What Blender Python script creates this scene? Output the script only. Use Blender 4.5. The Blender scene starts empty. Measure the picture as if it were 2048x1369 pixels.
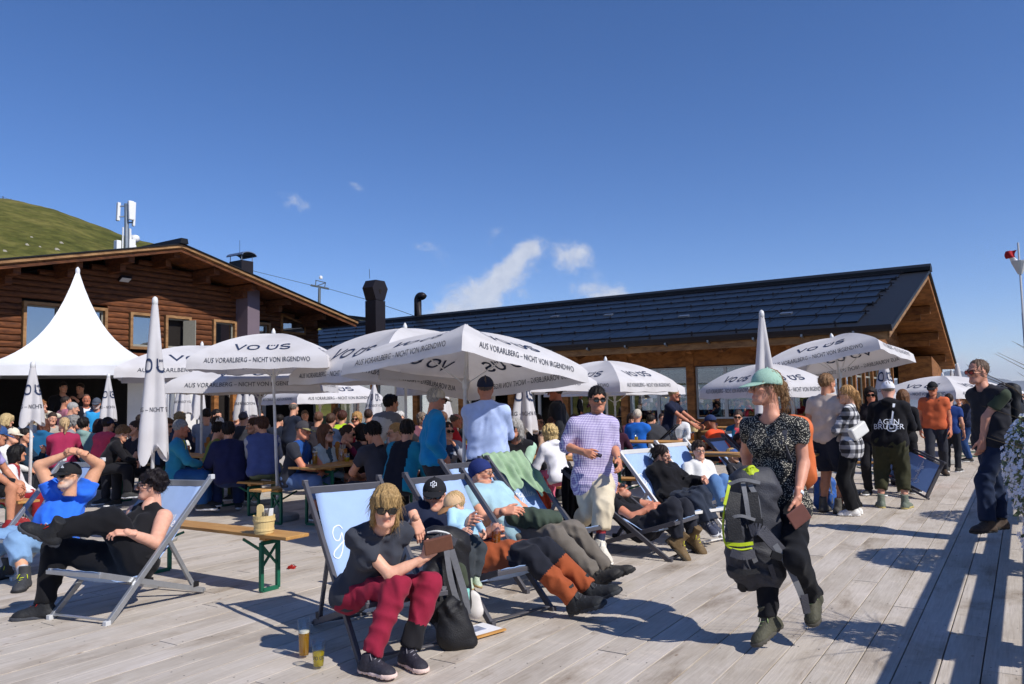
import bpy, math, random
import numpy as np
from mathutils import Vector, Matrix
random.seed(7); RNG = np.random.RandomState(11)
SC = bpy.context.scene
COL = SC.collection
V3 = lambda *a: np.array(a, float)
R_ = math.radians
# ------------------------------------------------------------------ camera
FPX, PIT, ROL, CAMH = 1569.0, R_(4.4), R_(1.2), 1.52
cf = V3(0, math.cos(PIT), math.sin(PIT)); _u0 = V3(0, -math.sin(PIT), math.cos(PIT)); _r0 = V3(1, 0, 0)
cr = math.cos(ROL)*_r0 - math.sin(ROL)*_u0; cu = math.sin(ROL)*_r0 + math.cos(ROL)*_u0
CC = V3(0, 0, CAMH)
cam = bpy.data.cameras.new('camera'); camo = bpy.data.objects.new('camera', cam); COL.objects.link(camo)
m4 = Matrix.Identity(4)
for i in range(3):
    m4[i][0] = cr[i]; m4[i][1] = cu[i]; m4[i][2] = -cf[i]; m4[i][3] = CC[i]
camo.matrix_world = m4
cam.sensor_width = 36.0; cam.lens = 36.0*FPX/2048.0; cam.clip_start = 0.05; cam.clip_end = 60000
SC.camera = camo
# ------------------------------------------------------------------ sun and sky
SUN_EL = R_(43); SUN_D = V3(0.80, -0.60, 0)
sund = V3(SUN_D[0]*math.cos(SUN_EL), SUN_D[1]*math.cos(SUN_EL), math.sin(SUN_EL))
sl = bpy.data.lights.new('sun', 'SUN'); sl.energy = 4.8; sl.angle = R_(0.53); sl.color = (1.0, 0.955, 0.89)
so = bpy.data.objects.new('sun', sl); COL.objects.link(so)
so.rotation_euler = Vector(sund).to_track_quat('Z', 'Y').to_euler()
world = bpy.data.worlds.new('World'); SC.world = world; world.use_nodes = True
def build_world():
    nt = world.node_tree; N = nt.nodes; L = nt.links; N.clear()
    out = N.new('ShaderNodeOutputWorld'); bg = N.new('ShaderNodeBackground'); bg.inputs[1].default_value = 0.125
    sky = N.new('ShaderNodeTexSky'); sky.sky_type = 'NISHITA'; sky.sun_disc = False
    sky.sun_elevation = SUN_EL; sky.sun_rotation = math.atan2(SUN_D[0], SUN_D[1]); sky.altitude = 2100
    sky.air_density = 1.0; sky.dust_density = 0.05; sky.ozone_density = 2.2
    tc = N.new('ShaderNodeTexCoord'); sep = N.new('ShaderNodeSeparateXYZ'); L.new(tc.outputs['Generated'], sep.inputs[0])
    def mth(op, a, b=None, c=None, clamp=False):
        n = N.new('ShaderNodeMath'); n.operation = op; n.use_clamp = clamp
        for i, v in enumerate((a, b, c)):
            if v is None: continue
            if isinstance(v, (int, float)): n.inputs[i].default_value = v
            else: L.new(v, n.inputs[i])
        return n.outputs[0]
    az = mth('ARCTAN2', sep.outputs[0], sep.outputs[1])
    el = mth('ARCSINE', sep.outputs[2])
    # real cumulus puffs: azimuth, elevation, half sizes (radians), weight
    puffs = [(-.046,.124,.046,.026,.78,.2),(-.016,.156,.032,.018,.66,.4),(.010,.181,.022,.014,.58,.5),(.027,.196,.014,.011,.58,0),(.064,.181,.024,.015,.46,0),(.086,.188,.018,.015,.54,0),(.108,.134,.026,.022,.60,0),(.137,.130,.016,.012,.46,0),(-.078,.110,.02,.016,.5,0),
             (-.271,.250,.020,.011,.34,-.2),(-.194,.272,.014,.006,.26,-.3),(-.109,.200,.014,.009,.27,0),(-.083,.188,.014,.014,.22,0),(-.016,.210,.018,.016,.22,0),
             (.546,.067,.014,.005,.28,.2),(.515,.030,.022,.012,.50,0),(.575,.030,.045,.014,.52,0),(.72,.03,.09,.018,.45,0)]
    tot = None
    for (a0, e0, ra, re, w, tl) in puffs:
        da = mth('MULTIPLY', mth('SUBTRACT', az, a0), 1/ra)
        de0 = mth('SUBTRACT', el, e0)
        if tl: de0 = mth('SUBTRACT', de0, mth('MULTIPLY', mth('SUBTRACT', az, a0), tl))
        de = mth('MULTIPLY', de0, 1/re)
        q = mth('ADD', mth('MULTIPLY', da, da), mth('MULTIPLY', de, de))
        g = mth('MULTIPLY', mth('EXPONENT', mth('MULTIPLY', q, -0.8)), w)
        tot = g if tot is None else mth('ADD', tot, g)
    cmb = N.new('ShaderNodeCombineXYZ'); L.new(az, cmb.inputs[0]); L.new(mth('MULTIPLY', el, 1.25), cmb.inputs[1])
    nz = N.new('ShaderNodeTexNoise'); nz.inputs['Scale'].default_value = 34; nz.inputs['Detail'].default_value = 9; nz.inputs['Roughness'].default_value = .62
    nz.inputs['Distortion'].default_value = .35; L.new(cmb.outputs[0], nz.inputs['Vector'])
    dens = mth('ADD', tot, mth('MULTIPLY', mth('SUBTRACT', nz.outputs['Fac'], .5), 1.75))
    dens = mth('MULTIPLY', dens, mth('MULTIPLY', tot, 5.0, clamp=True))
    mask = N.new('ShaderNodeMapRange'); mask.interpolation_type = 'SMOOTHSTEP'
    mask.inputs['From Min'].default_value = .08; mask.inputs['From Max'].default_value = .95; mask.inputs['To Max'].default_value = .80
    L.new(dens, mask.inputs[0])
    nz2 = N.new('ShaderNodeTexNoise'); nz2.inputs['Scale'].default_value = 60; nz2.inputs['Detail'].default_value = 5; L.new(cmb.outputs[0], nz2.inputs['Vector'])
    cr_ = N.new('ShaderNodeMix'); cr_.data_type = 'RGBA'; cr_.inputs[6].default_value = (4.2, 4.6, 5.5, 1); cr_.inputs[7].default_value = (7.0, 7.1, 7.4, 1)
    L.new(nz2.outputs['Fac'], cr_.inputs[0])
    mx = N.new('ShaderNodeMix'); mx.data_type = 'RGBA'
    hs = N.new('ShaderNodeHueSaturation'); hs.inputs['Saturation'].default_value = 1.2; tn = N.new('ShaderNodeMix'); tn.data_type = 'RGBA'; tn.blend_type = 'MULTIPLY'; tn.inputs[0].default_value = 1.; tn.inputs[7].default_value = (1.04, .98, 1.10, 1); L.new(sky.outputs[0], tn.inputs[6]); L.new(tn.outputs[2], hs.inputs['Color'])
    L.new(mask.outputs[0], mx.inputs[0]); L.new(hs.outputs[0], mx.inputs[6]); L.new(cr_.outputs[2], mx.inputs[7])
    L.new(mx.outputs[2], bg.inputs[0]); L.new(bg.outputs[0], out.inputs[0])
build_world(); world.cycles.sampling_method = "MANUAL"; world.cycles.sample_map_resolution = 256
SC.render.engine = 'CYCLES'
SC.view_settings.view_transform = 'Standard'; SC.view_settings.look = 'None'
SC.view_settings.exposure = 0.0; SC.view_settings.gamma = 1.0
SC.cycles.max_bounces = 8; SC.cycles.transparent_max_bounces = 12; SC.cycles.glossy_bounces = 4
SC.cycles.diffuse_bounces = 3; SC.cycles.caustics_reflective = False; SC.cycles.caustics_refractive = False
SC.cycles.sample_clamp_indirect = 6.0; SC.cycles.use_denoising = True
# ------------------------------------------------------------------ where a sight line meets the place
BA = R_(33); BD = V3(math.sin(BA), math.cos(BA), 0); ND = V3(math.cos(BA), -math.sin(BA), 0)   # deck board direction and its normal
def W(u, v, z=0.0): return u*ND + v*BD + V3(0, 0, z)
def ray(px, py): return cf + (px-1024)/FPX*cr - (py-684.5)/FPX*cu
def G(px, py, z=0.0):
    d = ray(px, py); return CC + d*((z-CAMH)/d[2])
def P(px, py, Y):
    d = ray(px, py); return CC + d*(Y/d[1])
def onu(px, py, u):
    d = ray(px, py); return CC + d*((u-CC@ND)/(d@ND))
def onv(px, py, v):
    d = ray(px, py); return CC + d*((v-CC@BD)/(d@BD))
def nrm(a):
    a = np.asarray(a, float); l = np.linalg.norm(a); return a/l if l > 1e-9 else a
# ------------------------------------------------------------------ materials
def lin(h):
    if isinstance(h, str):
        h = h.lstrip('#'); c = [int(h[i:i+2], 16)/255 for i in (0, 2, 4)]
    else: c = list(h)
    return tuple(x/12.92 if x <= .04045 else ((x+.055)/1.055)**2.4 for x in c)
_MC = {}
def nodes_of(m):
    m.use_nodes = True; nt = m.node_tree
    return nt, nt.nodes, nt.links, nt.nodes['Principled BSDF']
def M(name, col, rough=.7, var=.12, scale=14., bump=0., bscale=60., metal=0., spec=.4, stretch=None, detail=4., sheen=0., rnd=0., coat=0., sss=0., dirt=None, coords='Object'):
    """plain procedural surface: base colour broken up by noise, optional bump, stretch, per-object variation and dirt"""
    key = (name, str(col), rough, var, scale, bump, bscale, metal, str(stretch), rnd, str(dirt), coords)
    if key in _MC: return _MC[key]
    m = bpy.data.materials.new(name); nt, N, L, B = nodes_of(m)
    c = lin(col)
    B.inputs['Roughness'].default_value = rough; B.inputs['Metallic'].default_value = metal
    B.inputs['Specular IOR Level'].default_value = spec
    if sheen: B.inputs['Sheen Weight'].default_value = sheen
    if coat: B.inputs['Coat Weight'].default_value = coat
    if sss:
        B.inputs['Subsurface Weight'].default_value = sss; B.inputs['Subsurface Radius'].default_value = (.01, .004, .002)
    tc = N.new('ShaderNodeTexCoord'); vec = tc.outputs[coords]
    if stretch:
        mp = N.new('ShaderNodeMapping'); mp.inputs['Scale'].default_value = stretch; L.new(vec, mp.inputs[0]); vec = mp.outputs[0]
    if rnd:
        oi = N.new('ShaderNodeObjectInfo'); ad = N.new('ShaderNodeVectorMath'); ad.operation = 'MULTIPLY_ADD'
        cb = N.new('ShaderNodeCombineXYZ')
        for i in range(3): L.new(oi.outputs['Random'], cb.inputs[i])
        L.new(cb.outputs[0], ad.inputs[0]); ad.inputs[1].default_value = (37, 53, 71); L.new(vec, ad.inputs[2]); vec = ad.outputs[0]
    nz = N.new('ShaderNodeTexNoise'); nz.inputs['Scale'].default_value = scale; nz.inputs['Detail'].default_value = detail; nz.inputs['Roughness'].default_value = .6
    L.new(vec, nz.inputs['Vector'])
    mx = N.new('ShaderNodeMix'); mx.data_type = 'RGBA'; 
    mr = N.new('ShaderNodeMapRange'); mr.inputs['From Min'].default_value = .3; mr.inputs['From Max'].default_value = .7; L.new(nz.outputs['Fac'], mr.inputs[0])
    L.new(mr.outputs[0], mx.inputs[0])
    mx.inputs[6].default_value = tuple(max(0, x*(1-var)) for x in c)+(1,); mx.inputs[7].default_value = tuple(min(1, x*(1+var)) for x in c)+(1,)
    colr = mx.outputs[2]
    if rnd:
        hs = N.new('ShaderNodeHueSaturation'); mr2 = N.new('ShaderNodeMapRange'); L.new(oi.outputs['Random'], mr2.inputs[0])
        mr2.inputs['To Min'].default_value = 1-rnd; mr2.inputs['To Max'].default_value = 1+rnd
        L.new(mr2.outputs[0], hs.inputs['Value']); L.new(colr, hs.inputs['Color']); colr = hs.outputs[0]
    if dirt:
        dn = N.new('ShaderNodeTexNoise'); dn.inputs['Scale'].default_value = dirt[1]; dn.inputs['Detail'].default_value = 6; L.new(vec, dn.inputs['Vector'])
        dr = N.new('ShaderNodeMapRange'); dr.inputs['From Min'].default_value = .5; dr.inputs['From Max'].default_value = .75; dr.inputs['To Max'].default_value = dirt[2]; L.new(dn.outputs['Fac'], dr.inputs[0])
        m2 = N.new('ShaderNodeMix'); m2.data_type = 'RGBA'; L.new(dr.outputs[0], m2.inputs[0]); L.new(colr, m2.inputs[6]); m2.inputs[7].default_value = lin(dirt[0])+(1,); colr = m2.outputs[2]
    L.new(colr, B.inputs['Base Color'])
    if bump:
        bn = N.new('ShaderNodeTexNoise'); bn.inputs['Scale'].default_value = bscale; bn.inputs['Detail'].default_value = 3; L.new(vec, bn.inputs['Vector'])
        bp = N.new('ShaderNodeBump'); bp.inputs['Strength'].default_value = bump; bp.inputs['Distance'].default_value = .01; L.new(bn.outputs['Fac'], bp.inputs['Height']); L.new(bp.outputs[0], B.inputs['Normal'])
    _MC[key] = m; return m
def cloth(col, rough=.88, bump=.16, bscale=240): return M('fabric', col, rough, .13, 7., bump, bscale, sheen=.06, spec=.2)
def glass_mat(name, tint=(1, 1, 1), rough=.0, alpha=.85, ior=1.45):
    if name in _MC: return _MC[name]
    m = bpy.data.materials.new(name); nt, N, L, B = nodes_of(m); N.remove(B)
    out = N['Material Output']; tr = N.new('ShaderNodeBsdfTransparent'); tr.inputs[0].default_value = tint+(1,)
    gl = N.new('ShaderNodeBsdfGlossy'); gl.inputs['Roughness'].default_value = rough
    fr = N.new('ShaderNodeFresnel'); fr.inputs[0].default_value = ior; ge = N.new('ShaderNodeNewGeometry'); bf = N.new('ShaderNodeMath'); bf.operation = 'SUBTRACT'; bf.inputs[0].default_value = 1; L.new(ge.outputs['Backfacing'], bf.inputs[1])
    ml = N.new('ShaderNodeMath'); ml.operation = 'MULTIPLY_ADD'; L.new(fr.outputs[0], ml.inputs[0]); ml.inputs[1].default_value = 1.0; ml.inputs[2].default_value = 1-alpha; ml.use_clamp = True; mb_ = N.new('ShaderNodeMath'); mb_.operation = 'MULTIPLY'; L.new(ml.outputs[0], mb_.inputs[0]); L.new(bf.outputs[0], mb_.inputs[1]); ml = mb_
    mx = N.new('ShaderNodeMixShader'); L.new(ml.outputs[0], mx.inputs[0]); L.new(tr.outputs[0], mx.inputs[1]); L.new(gl.outputs[0], mx.inputs[2]); L.new(mx.outputs[0], out.inputs[0])
    _MC[name] = m; return m
# ------------------------------------------------------------------ mesh building
class MB:
    """collects polygons, then links them as one mesh object"""
    def __init__(s): s.v = []; s.f = []; s.m = []; s.cm = 0
    def add(s, vs, fs):
        o = len(s.v); s.v.extend([tuple(map(float, x)) for x in vs]); s.f.extend([tuple(i+o for i in q) for q in fs]); s.m.extend([s.cm]*len(fs)); return s
    def frame_box(s, c, ax, ay, az):
        c, ax, ay, az = map(np.asarray, (c, ax, ay, az))
        vs = [c+i*ax+j*ay+k*az for i in (-1, 1) for j in (-1, 1) for k in (-1, 1)]
        return s.add(vs, [(0, 1, 3, 2), (4, 6, 7, 5), (0, 4, 5, 1), (2, 3, 7, 6), (0, 2, 6, 4), (1, 5, 7, 3)])
    def box(s, c, h): return s.frame_box(c, V3(h[0], 0, 0), V3(0, h[1], 0), V3(0, 0, h[2]))
    def bar(s, a, b, w, t, up=(0, 0, 1)):
        """rectangular bar from a to b, width w (sideways) and thickness t (towards up)"""
        a = np.asarray(a, float); b = np.asarray(b, float); d = nrm(b-a); x = np.cross(d, up)
        if np.linalg.norm(x) < 1e-4: x = np.cross(d, (1, 0, 0))
        x = nrm(x); y = nrm(np.cross(x, d)); return s.frame_box((a+b)/2, (b-a)/2, x*w/2, y*t/2)
    def tube(s, pts, rads, n=8, cap=True):
        pts = [np.asarray(p, float) for p in pts]
        if not hasattr(rads, '__len__'): rads = [rads]*len(pts)
        o = len(s.v); k = len(pts); ref = None
        for i, p in enumerate(pts):
            d = nrm(pts[min(i+1, k-1)]-pts[max(i-1, 0)])
            if ref is None:
                ref = np.cross(d, (0, 0, 1)); 
                if np.linalg.norm(ref) < 1e-3: ref = np.cross(d, (1, 0, 0))
            x = nrm(ref-d*(ref@d)); y = np.cross(d, x); ref = x
            for j in range(n):
                a = 2*math.pi*j/n; s.v.append(tuple(p+rads[i]*(math.cos(a)*x+math.sin(a)*y)))
        fs = []
        for i in range(k-1):
            for j in range(n):
                fs.append((o+i*n+j, o+i*n+(j+1) % n, o+(i+1)*n+(j+1) % n, o+(i+1)*n+j))
        if cap: fs.append(tuple(o+j for j in range(n))[::-1]); fs.append(tuple(o+(k-1)*n+j for j in range(n)))
        s.f.extend(fs); s.m.extend([s.cm]*len(fs)); return s
    def lathe(s, prof, n=20, c=(0, 0, 0), cap=True):
        """profile [(r,z)] turned about z"""
        return s.tube2([(np.asarray(c, float)+V3(0, 0, z), r) for r, z in prof], n, cap)
    def tube2(s, rings, n, cap):
        o = len(s.v); k = len(rings)
        for c, r in rings:
            for j in range(n):
                a = 2*math.pi*j/n; s.v.append((c[0]+r*math.cos(a), c[1]+r*math.sin(a), c[2]))
        fs = [(o+i*n+j, o+i*n+(j+1) % n, o+(i+1)*n+(j+1) % n, o+(i+1)*n+j) for i in range(k-1) for j in range(n)]
        if cap: fs.append(tuple(o+j for j in range(n))[::-1]); fs.append(tuple(o+(k-1)*n+j for j in range(n)))
        s.f.extend(fs); s.m.extend([s.cm]*len(fs)); return s
    def prism(s, poly, ext):
        poly = [np.asarray(p, float) for p in poly]; ext = np.asarray(ext, float); n = len(poly)
        return s.add(poly+[p+ext for p in poly], [tuple(range(n))[::-1], tuple(range(n, 2*n))]+[(i, (i+1) % n, n+(i+1) % n, n+i) for i in range(n)])
    def grid(s, fn, nu, nv):
        vs = [fn(i/nu, j/nv) for j in range(nv+1) for i in range(nu+1)]
        return s.add(vs, [(j*(nu+1)+i, j*(nu+1)+i+1, (j+1)*(nu+1)+i+1, (j+1)*(nu+1)+i) for j in range(nv) for i in range(nu)])
    def build(s, name, mats, parent=None, origin=None, smooth=False, bevel=0.):
        o = np.zeros(3) if origin is None else np.asarray(origin, float)
        me = bpy.data.meshes.new(name)
        me.from_pydata([(x-o[0], y-o[1], z-o[2]) for x, y, z in s.v], [], s.f)
        if not isinstance(mats, (list, tuple)): mats = [mats]
        for m in mats: me.materials.append(m)
        if len(mats) > 1: me.polygons.foreach_set('material_index', s.m)
        fix_normals(me)
        if smooth: me.polygons.foreach_set('use_smooth', [True]*len(me.polygons))
        return link(name, me, parent, o, bevel)
import bmesh
def fix_normals(me):
    bm = bmesh.new(); bm.from_mesh(me); bmesh.ops.recalc_face_normals(bm, faces=bm.faces); bm.to_mesh(me); bm.free(); me.update()
def link(name, me, parent=None, o=None, bevel=0.):
    ob = bpy.data.objects.new(name, me); COL.objects.link(ob)
    if parent is not None: ob.parent = parent
    if o is not None:
        ob.location = Vector(o) - (Vector(world_loc(parent)) if parent is not None else Vector((0, 0, 0)))
    if bevel:
        bv = ob.modifiers.new('edge', 'BEVEL'); bv.width = bevel; bv.segments = 2; bv.limit_method = 'ANGLE'
    return ob
_WL = {}
def world_loc(ob):
    l = Vector((0, 0, 0))
    while ob is not None: l = l + ob.location; ob = ob.parent
    return l
def tag(o, label=None, cat=None, group=None, kind=None):
    if label: o['label'] = label
    if cat: o['category'] = cat
    if group: o['group'] = group
    if kind: o['kind'] = kind
    return o
def empty(name, loc, label=None, cat=None, group=None, rz=0., kind=None):
    o = bpy.data.objects.new(name, None); COL.objects.link(o); o.location = Vector(loc); o.rotation_euler[2] = rz; o.empty_display_size = .1
    return tag(o, label, cat, group, kind)
def copy_tree(o, parent=None):
    c = o.copy(); COL.objects.link(c); c.parent = parent
    for ch in o.children: copy_tree(ch, c)
    return c
def part(name, me_or_mb, mat, parent, smooth=False, bevel=0.):
    """a part in its thing's own coordinates"""
    me = me_or_mb
    if isinstance(me, MB):
        mb = me; me = bpy.data.meshes.new(name); me.from_pydata(mb.v, [], mb.f)
        for m in (mat if isinstance(mat, (list, tuple)) else [mat]): me.materials.append(m)
        if isinstance(mat, (list, tuple)): me.polygons.foreach_set('material_index', mb.m)
        fix_normals(me)
        if smooth: me.polygons.foreach_set('use_smooth', [True]*len(me.polygons))
    ob = bpy.data.objects.new(name, me); COL.objects.link(ob); ob.parent = parent
    if bevel:
        bv = ob.modifiers.new('edge', 'BEVEL'); bv.width = bevel; bv.segments = 2; bv.limit_method = 'ANGLE'
    return ob
# ================================================================== terrain, far mountains
def fbm2(x, y, seed=0, oct=5):
    """cheap smooth 2-D noise, -1..1"""
    r = np.random.RandomState(seed); s = np.zeros_like(x, dtype=float); a = 1.; tot = 0
    f = 1.
    for o in range(oct):
        for k in range(3):
            t = r.uniform(0, 6.28); ph = r.uniform(0, 6.28); q = r.uniform(.8, 1.25)
            s += a*np.sin((x*math.cos(t)+y*math.sin(t))*f*q+ph+1.7*np.sin((x*math.sin(t)-y*math.cos(t))*f*.7+ph*2))/3
        tot += a; a *= .5; f *= 2.03
    return s/tot
def terrain():
    az = np.concatenate([np.linspace(-math.pi, -.85, 40, endpoint=False), np.linspace(-.85, .85, 420), np.linspace(.85, math.pi, 42)[1:-1]])
    rr = np.concatenate([[3], np.geomspace(30, 420, 60), np.geomspace(480, 16000, 42)])
    Az, Rr = np.meshgrid(az, rr)
    a = np.tan(np.clip(Az, -1.2, 1.2))
    # hill ridge seen over the roofs: height by direction
    ka = [-3, -.66, -.585, -.545, -.50, -.46, -.42, -.335, -.277, -.2, -.1, .3]; kz = [60, 53, 49.5, 46.5, 43.5, 41.5, 39, 31.5, 27, 17, 5, -20]
    ridge = np.interp(a, ka, kz)*np.cos(np.clip(Az, -1.1, 1.1))
    t = np.clip((Rr-55)/(185-55), 0, 1); t = t*t*(3-2*t)*.35+t*.65
    back = np.clip((Rr-185)/250, 0, 1)
    z = -2.4 + (ridge+2.4)*t - back*back*(60+0*ridge)
    X = Rr*np.sin(Az); Y = Rr*np.cos(Az)
    z += t*(1-back)*(2.2*fbm2(X*.05, Y*.05, 3)+.5*fbm2(X*.25, Y*.25, 4))*np.clip((Rr-60)/40, 0, 1)
    side = np.clip((a+.12)/.25, 0, 1); side = np.where(np.abs(Az) > 1.25, .3, side)
    z = z*(1-side) + side*(-2.4-np.clip(Rr-45, 0, None)*.30)
    far = np.clip((Rr-420)/900, 0, 1)
    z = z*(1-far) + far*(-620)
    # far mountain chain
    mt = np.exp(-((Rr-10500)/2600)**2)
    prof = 560+130*fbm2(Az*26, Rr*.0004, 8, 6)+90*np.abs(fbm2(Az*60, Rr*.0012, 9, 4))
    rough = 160*fbm2(X*.0021, Y*.0021, 12, 6)
    z += mt*(prof+rough*.8+215)
    nr, na = z.shape
    vs = np.stack([X, Y, z], -1).reshape(-1, 3)
    fs = [(i*na+j, i*na+(j+1) % na, (i+1)*na+(j+1) % na, (i+1)*na+j) for i in range(nr-1) for j in range(na)]
    m = bpy.data.materials.new('alpine_ground'); nt, N, L, B = nodes_of(m); B.inputs['Roughness'].default_value = .95; B.inputs['Specular IOR Level'].default_value = .1
    g = N.new('ShaderNodeNewGeometry')
    def noise(s, d=6, ro=.6):
        n = N.new('ShaderNodeTexNoise'); n.inputs['Scale'].default_value = s; n.inputs['Detail'].default_value = d; n.inputs['Roughness'].default_value = ro; L.new(g.outputs['Position'], n.inputs['Vector']); return n.outputs['Fac']
    def ramp(f, st):
        n = N.new('ShaderNodeValToRGB'); L.new(f, n.inputs[0]); e = n.color_ramp.elements
        while len(e) < len(st): e.new(.5)
        for k, (p, c) in enumerate(st): e[k].position = p; e[k].color = tuple(c)+(1,)
        return n.outputs[0]
    gr = ramp(noise(.09, 8, .7), [(.3, (.05, .06, .014)), (.46, (.11, .11, .028)), (.6, (.185, .165, .05)), (.78, (.25, .205, .08))])
    br = ramp(noise(.6, 6), [(.35, (.55, .55, .5)), (.65, (1.1, 1.1, 1.0))])
    mm = N.new('ShaderNodeMix'); mm.data_type = 'RGBA'; mm.blend_type = 'MULTIPLY'; mm.inputs[0].default_value = .8; L.new(gr, mm.inputs[6]); L.new(br, mm.inputs[7])
    ln = N.new('ShaderNodeVectorMath'); ln.operation = 'LENGTH'; L.new(g.outputs['Position'], ln.inputs[0])
    fr = N.new('ShaderNodeMapRange'); fr.inputs['From Min'].default_value = 1500; fr.inputs['From Max'].default_value = 6000; L.new(ln.outputs['Value'], fr.inputs[0])
    rk = ramp(noise(.0016, 9, .7), [(.35, (.05, .065, .05)), (.55, (.16, .165, .165)), (.7, (.28, .28, .28))])
    m2 = N.new('ShaderNodeMix'); m2.data_type = 'RGBA'; L.new(fr.outputs[0], m2.inputs[0]); L.new(mm.outputs[2], m2.inputs[6]); L.new(rk, m2.inputs[7]); L.new(m2.outputs[2], B.inputs['Base Color'])
    bp = N.new('ShaderNodeBump'); bp.inputs['Strength'].default_value = .7; bp.inputs['Distance'].default_value = .6; L.new(noise(.9, 6), bp.inputs['Height']); L.new(bp.outputs[0], B.inputs['Normal'])
    me = bpy.data.meshes.new('terrain'); me.from_pydata(vs.tolist(), [], fs); me.materials.append(m); me.polygons.foreach_set('use_smooth', [True]*len(me.polygons)); fix_normals(me)
    o = link('terrain', me); o['kind'] = 'structure'
    # pale boulders lying in the grass of the hill
    rm = M('limestone', '#a09a8c', .9, .2, 2., .5, 6.)
    mb = MB(); rs = np.random.RandomState(5)
    zz = z; ia = [j for j in range(na) if -.60 < az[j] < -.38]; ir = [i for i in range(nr) if 75 < rr[i] < 140]
    for k in range(110):
        i = rs.choice(ir); j = rs.choice(ia); c = vs[i*na+j]; s = rs.uniform(.10, .34)*(1.8 if k % 12 == 0 else 1)
        p = [c+V3(*(rs.uniform(-1, 1, 3)*s*V3(1.4, 1.1, .8))) for q in range(7)]
        mb.add([c+V3(-s*1.3, 0, -.1), c+V3(0, -s, -.1), c+V3(s*1.4, 0, -.1), c+V3(0, s, -.1), c+V3(-s*.5, -s*.4, s*.7), c+V3(s*.5, -s*.5, s*rs.uniform(.5, .9)), c+V3(.3*s, .5*s, s*.6)],
               [(0, 1, 4), (1, 5, 4), (1, 2, 5), (2, 6, 5), (2, 3, 6), (3, 0, 6), (0, 4, 6), (4, 5, 6)])
    o = mb.build('scattered_rocks', rm); tag(o, 'pale limestone rocks scattered over the grassy hillside', kind='stuff')
terrain()
# ================================================================== deck
def wood_deck_mat():
    m = bpy.data.materials.new('weathered_deck_wood'); nt, N, L, B = nodes_of(m)
    tc = N.new('ShaderNodeTexCoord'); oi = N.new('ShaderNodeObjectInfo'); g = N.new('ShaderNodeNewGeometry')
    rsum = N.new('ShaderNodeMath'); rsum.operation = 'ADD'; L.new(oi.outputs['Random'], rsum.inputs[0]); L.new(g.outputs['Random Per Island'], rsum.inputs[1])
    fr = N.new('ShaderNodeMath'); fr.operation = 'FRACT'; L.new(rsum.outputs[0], fr.inputs[0])
    ad = N.new('ShaderNodeVectorMath'); ad.operation = 'MULTIPLY_ADD'; cb = N.new('ShaderNodeCombineXYZ')
    for i in range(3): L.new(fr.outputs[0], cb.inputs[i])
    L.new(cb.outputs[0], ad.inputs[0]); ad.inputs[1].default_value = (17, 91, 33); L.new(tc.outputs['Object'], ad.inputs[2])
    def nz(scale, st, d=5, ro=.6, dist=0.):
        mp = N.new('ShaderNodeMapping'); mp.inputs['Scale'].default_value = st; L.new(ad.outputs[0], mp.inputs[0])
        n = N.new('ShaderNodeTexNoise'); n.inputs['Scale'].default_value = scale; n.inputs['Detail'].default_value = d; n.inputs['Roughness'].default_value = ro; n.inputs['Distortion'].default_value = dist; L.new(mp.outputs[0], n.inputs['Vector']); return n.outputs['Fac']
    def ramp(f, st):
        n = N.new('ShaderNodeValToRGB'); L.new(f, n.inputs[0]); e = n.color_ramp.elements
        while len(e) < len(st): e.new(.5)
        for k, (p, c) in enumerate(st): e[k].position = p; e[k].color = tuple(c)+(1,)
        return n.outputs[0]
    def mul(a, b, f=1., bt='MULTIPLY'):
        n = N.new('ShaderNodeMix'); n.data_type = 'RGBA'; n.blend_type = bt
        if isinstance(f, float): n.inputs[0].default_value = f
        else: L.new(f, n.inputs[0])
        L.new(a, n.inputs[6])
        if isinstance(b, tuple): n.inputs[7].default_value = b
        else: L.new(b, n.inputs[7])
        return n.outputs[2]
    grain = nz(9, (9, .35, 1), 6, .65, .4)
    c = ramp(grain, [(.22, (.37, .325, .28)), (.42, (.49, .445, .395)), (.6, (.55, .505, .455)), (.8, (.60, .56, .51))])
    c = mul(c, ramp(nz(2.2, (1.2, .5, 1), 5), [(.3, (.78, .74, .70)), (.5, (1, .98, .95)), (.72, (1.10, 1.09, 1.10))]))
    c = mul(c, ramp(fr.outputs[0], [(0, (.92, .90, .87)), (.35, (.98, .97, .95)), (.7, (1.02, 1.01, 1.0)), (1, (1.06, 1.04, 1.01))]))
    sc = nz(5, (1, 2.2, 1), 8, .75)        # scuffs and dried spills
    c = mul(c, ramp(sc, [(.55, (1, 1, 1)), (.68, (1.14, 1.13, 1.12)), (.8, (1.22, 1.2, 1.18))]))
    st = nz(1.1, (2.0, .8, 1), 7, .7, .6)
    c = mul(c, ramp(st, [(.30, (.58, .53, .48)), (.40, (.88, .86, .83)), (.48, (1, 1, 1))]))
    kn = N.new('ShaderNodeTexVoronoi'); mp = N.new('ShaderNodeMapping'); mp.inputs['Scale'].default_value = (4.5, 1.9, 1); L.new(ad.outputs[0], mp.inputs[0]); L.new(mp.outputs[0], kn.inputs['Vector']); kn.inputs['Scale'].default_value = 1.4
    c = mul(c, ramp(kn.outputs['Distance'], [(.02, (.42, .34, .28)), (.055, (.85, .8, .76)), (.08, (1, 1, 1))]))
    L.new(c, B.inputs['Base Color']); B.inputs['Roughness'].default_value = .68; B.inputs['Specular IOR Level'].default_value = .3
    bp = N.new('ShaderNodeBump'); bp.inputs['Strength'].default_value = .5; bp.inputs['Distance'].default_value = .004; L.new(grain, bp.inputs['Height']); L.new(bp.outputs[0], B.inputs['Normal'])
    return m
DECKM = wood_deck_mat()
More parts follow.
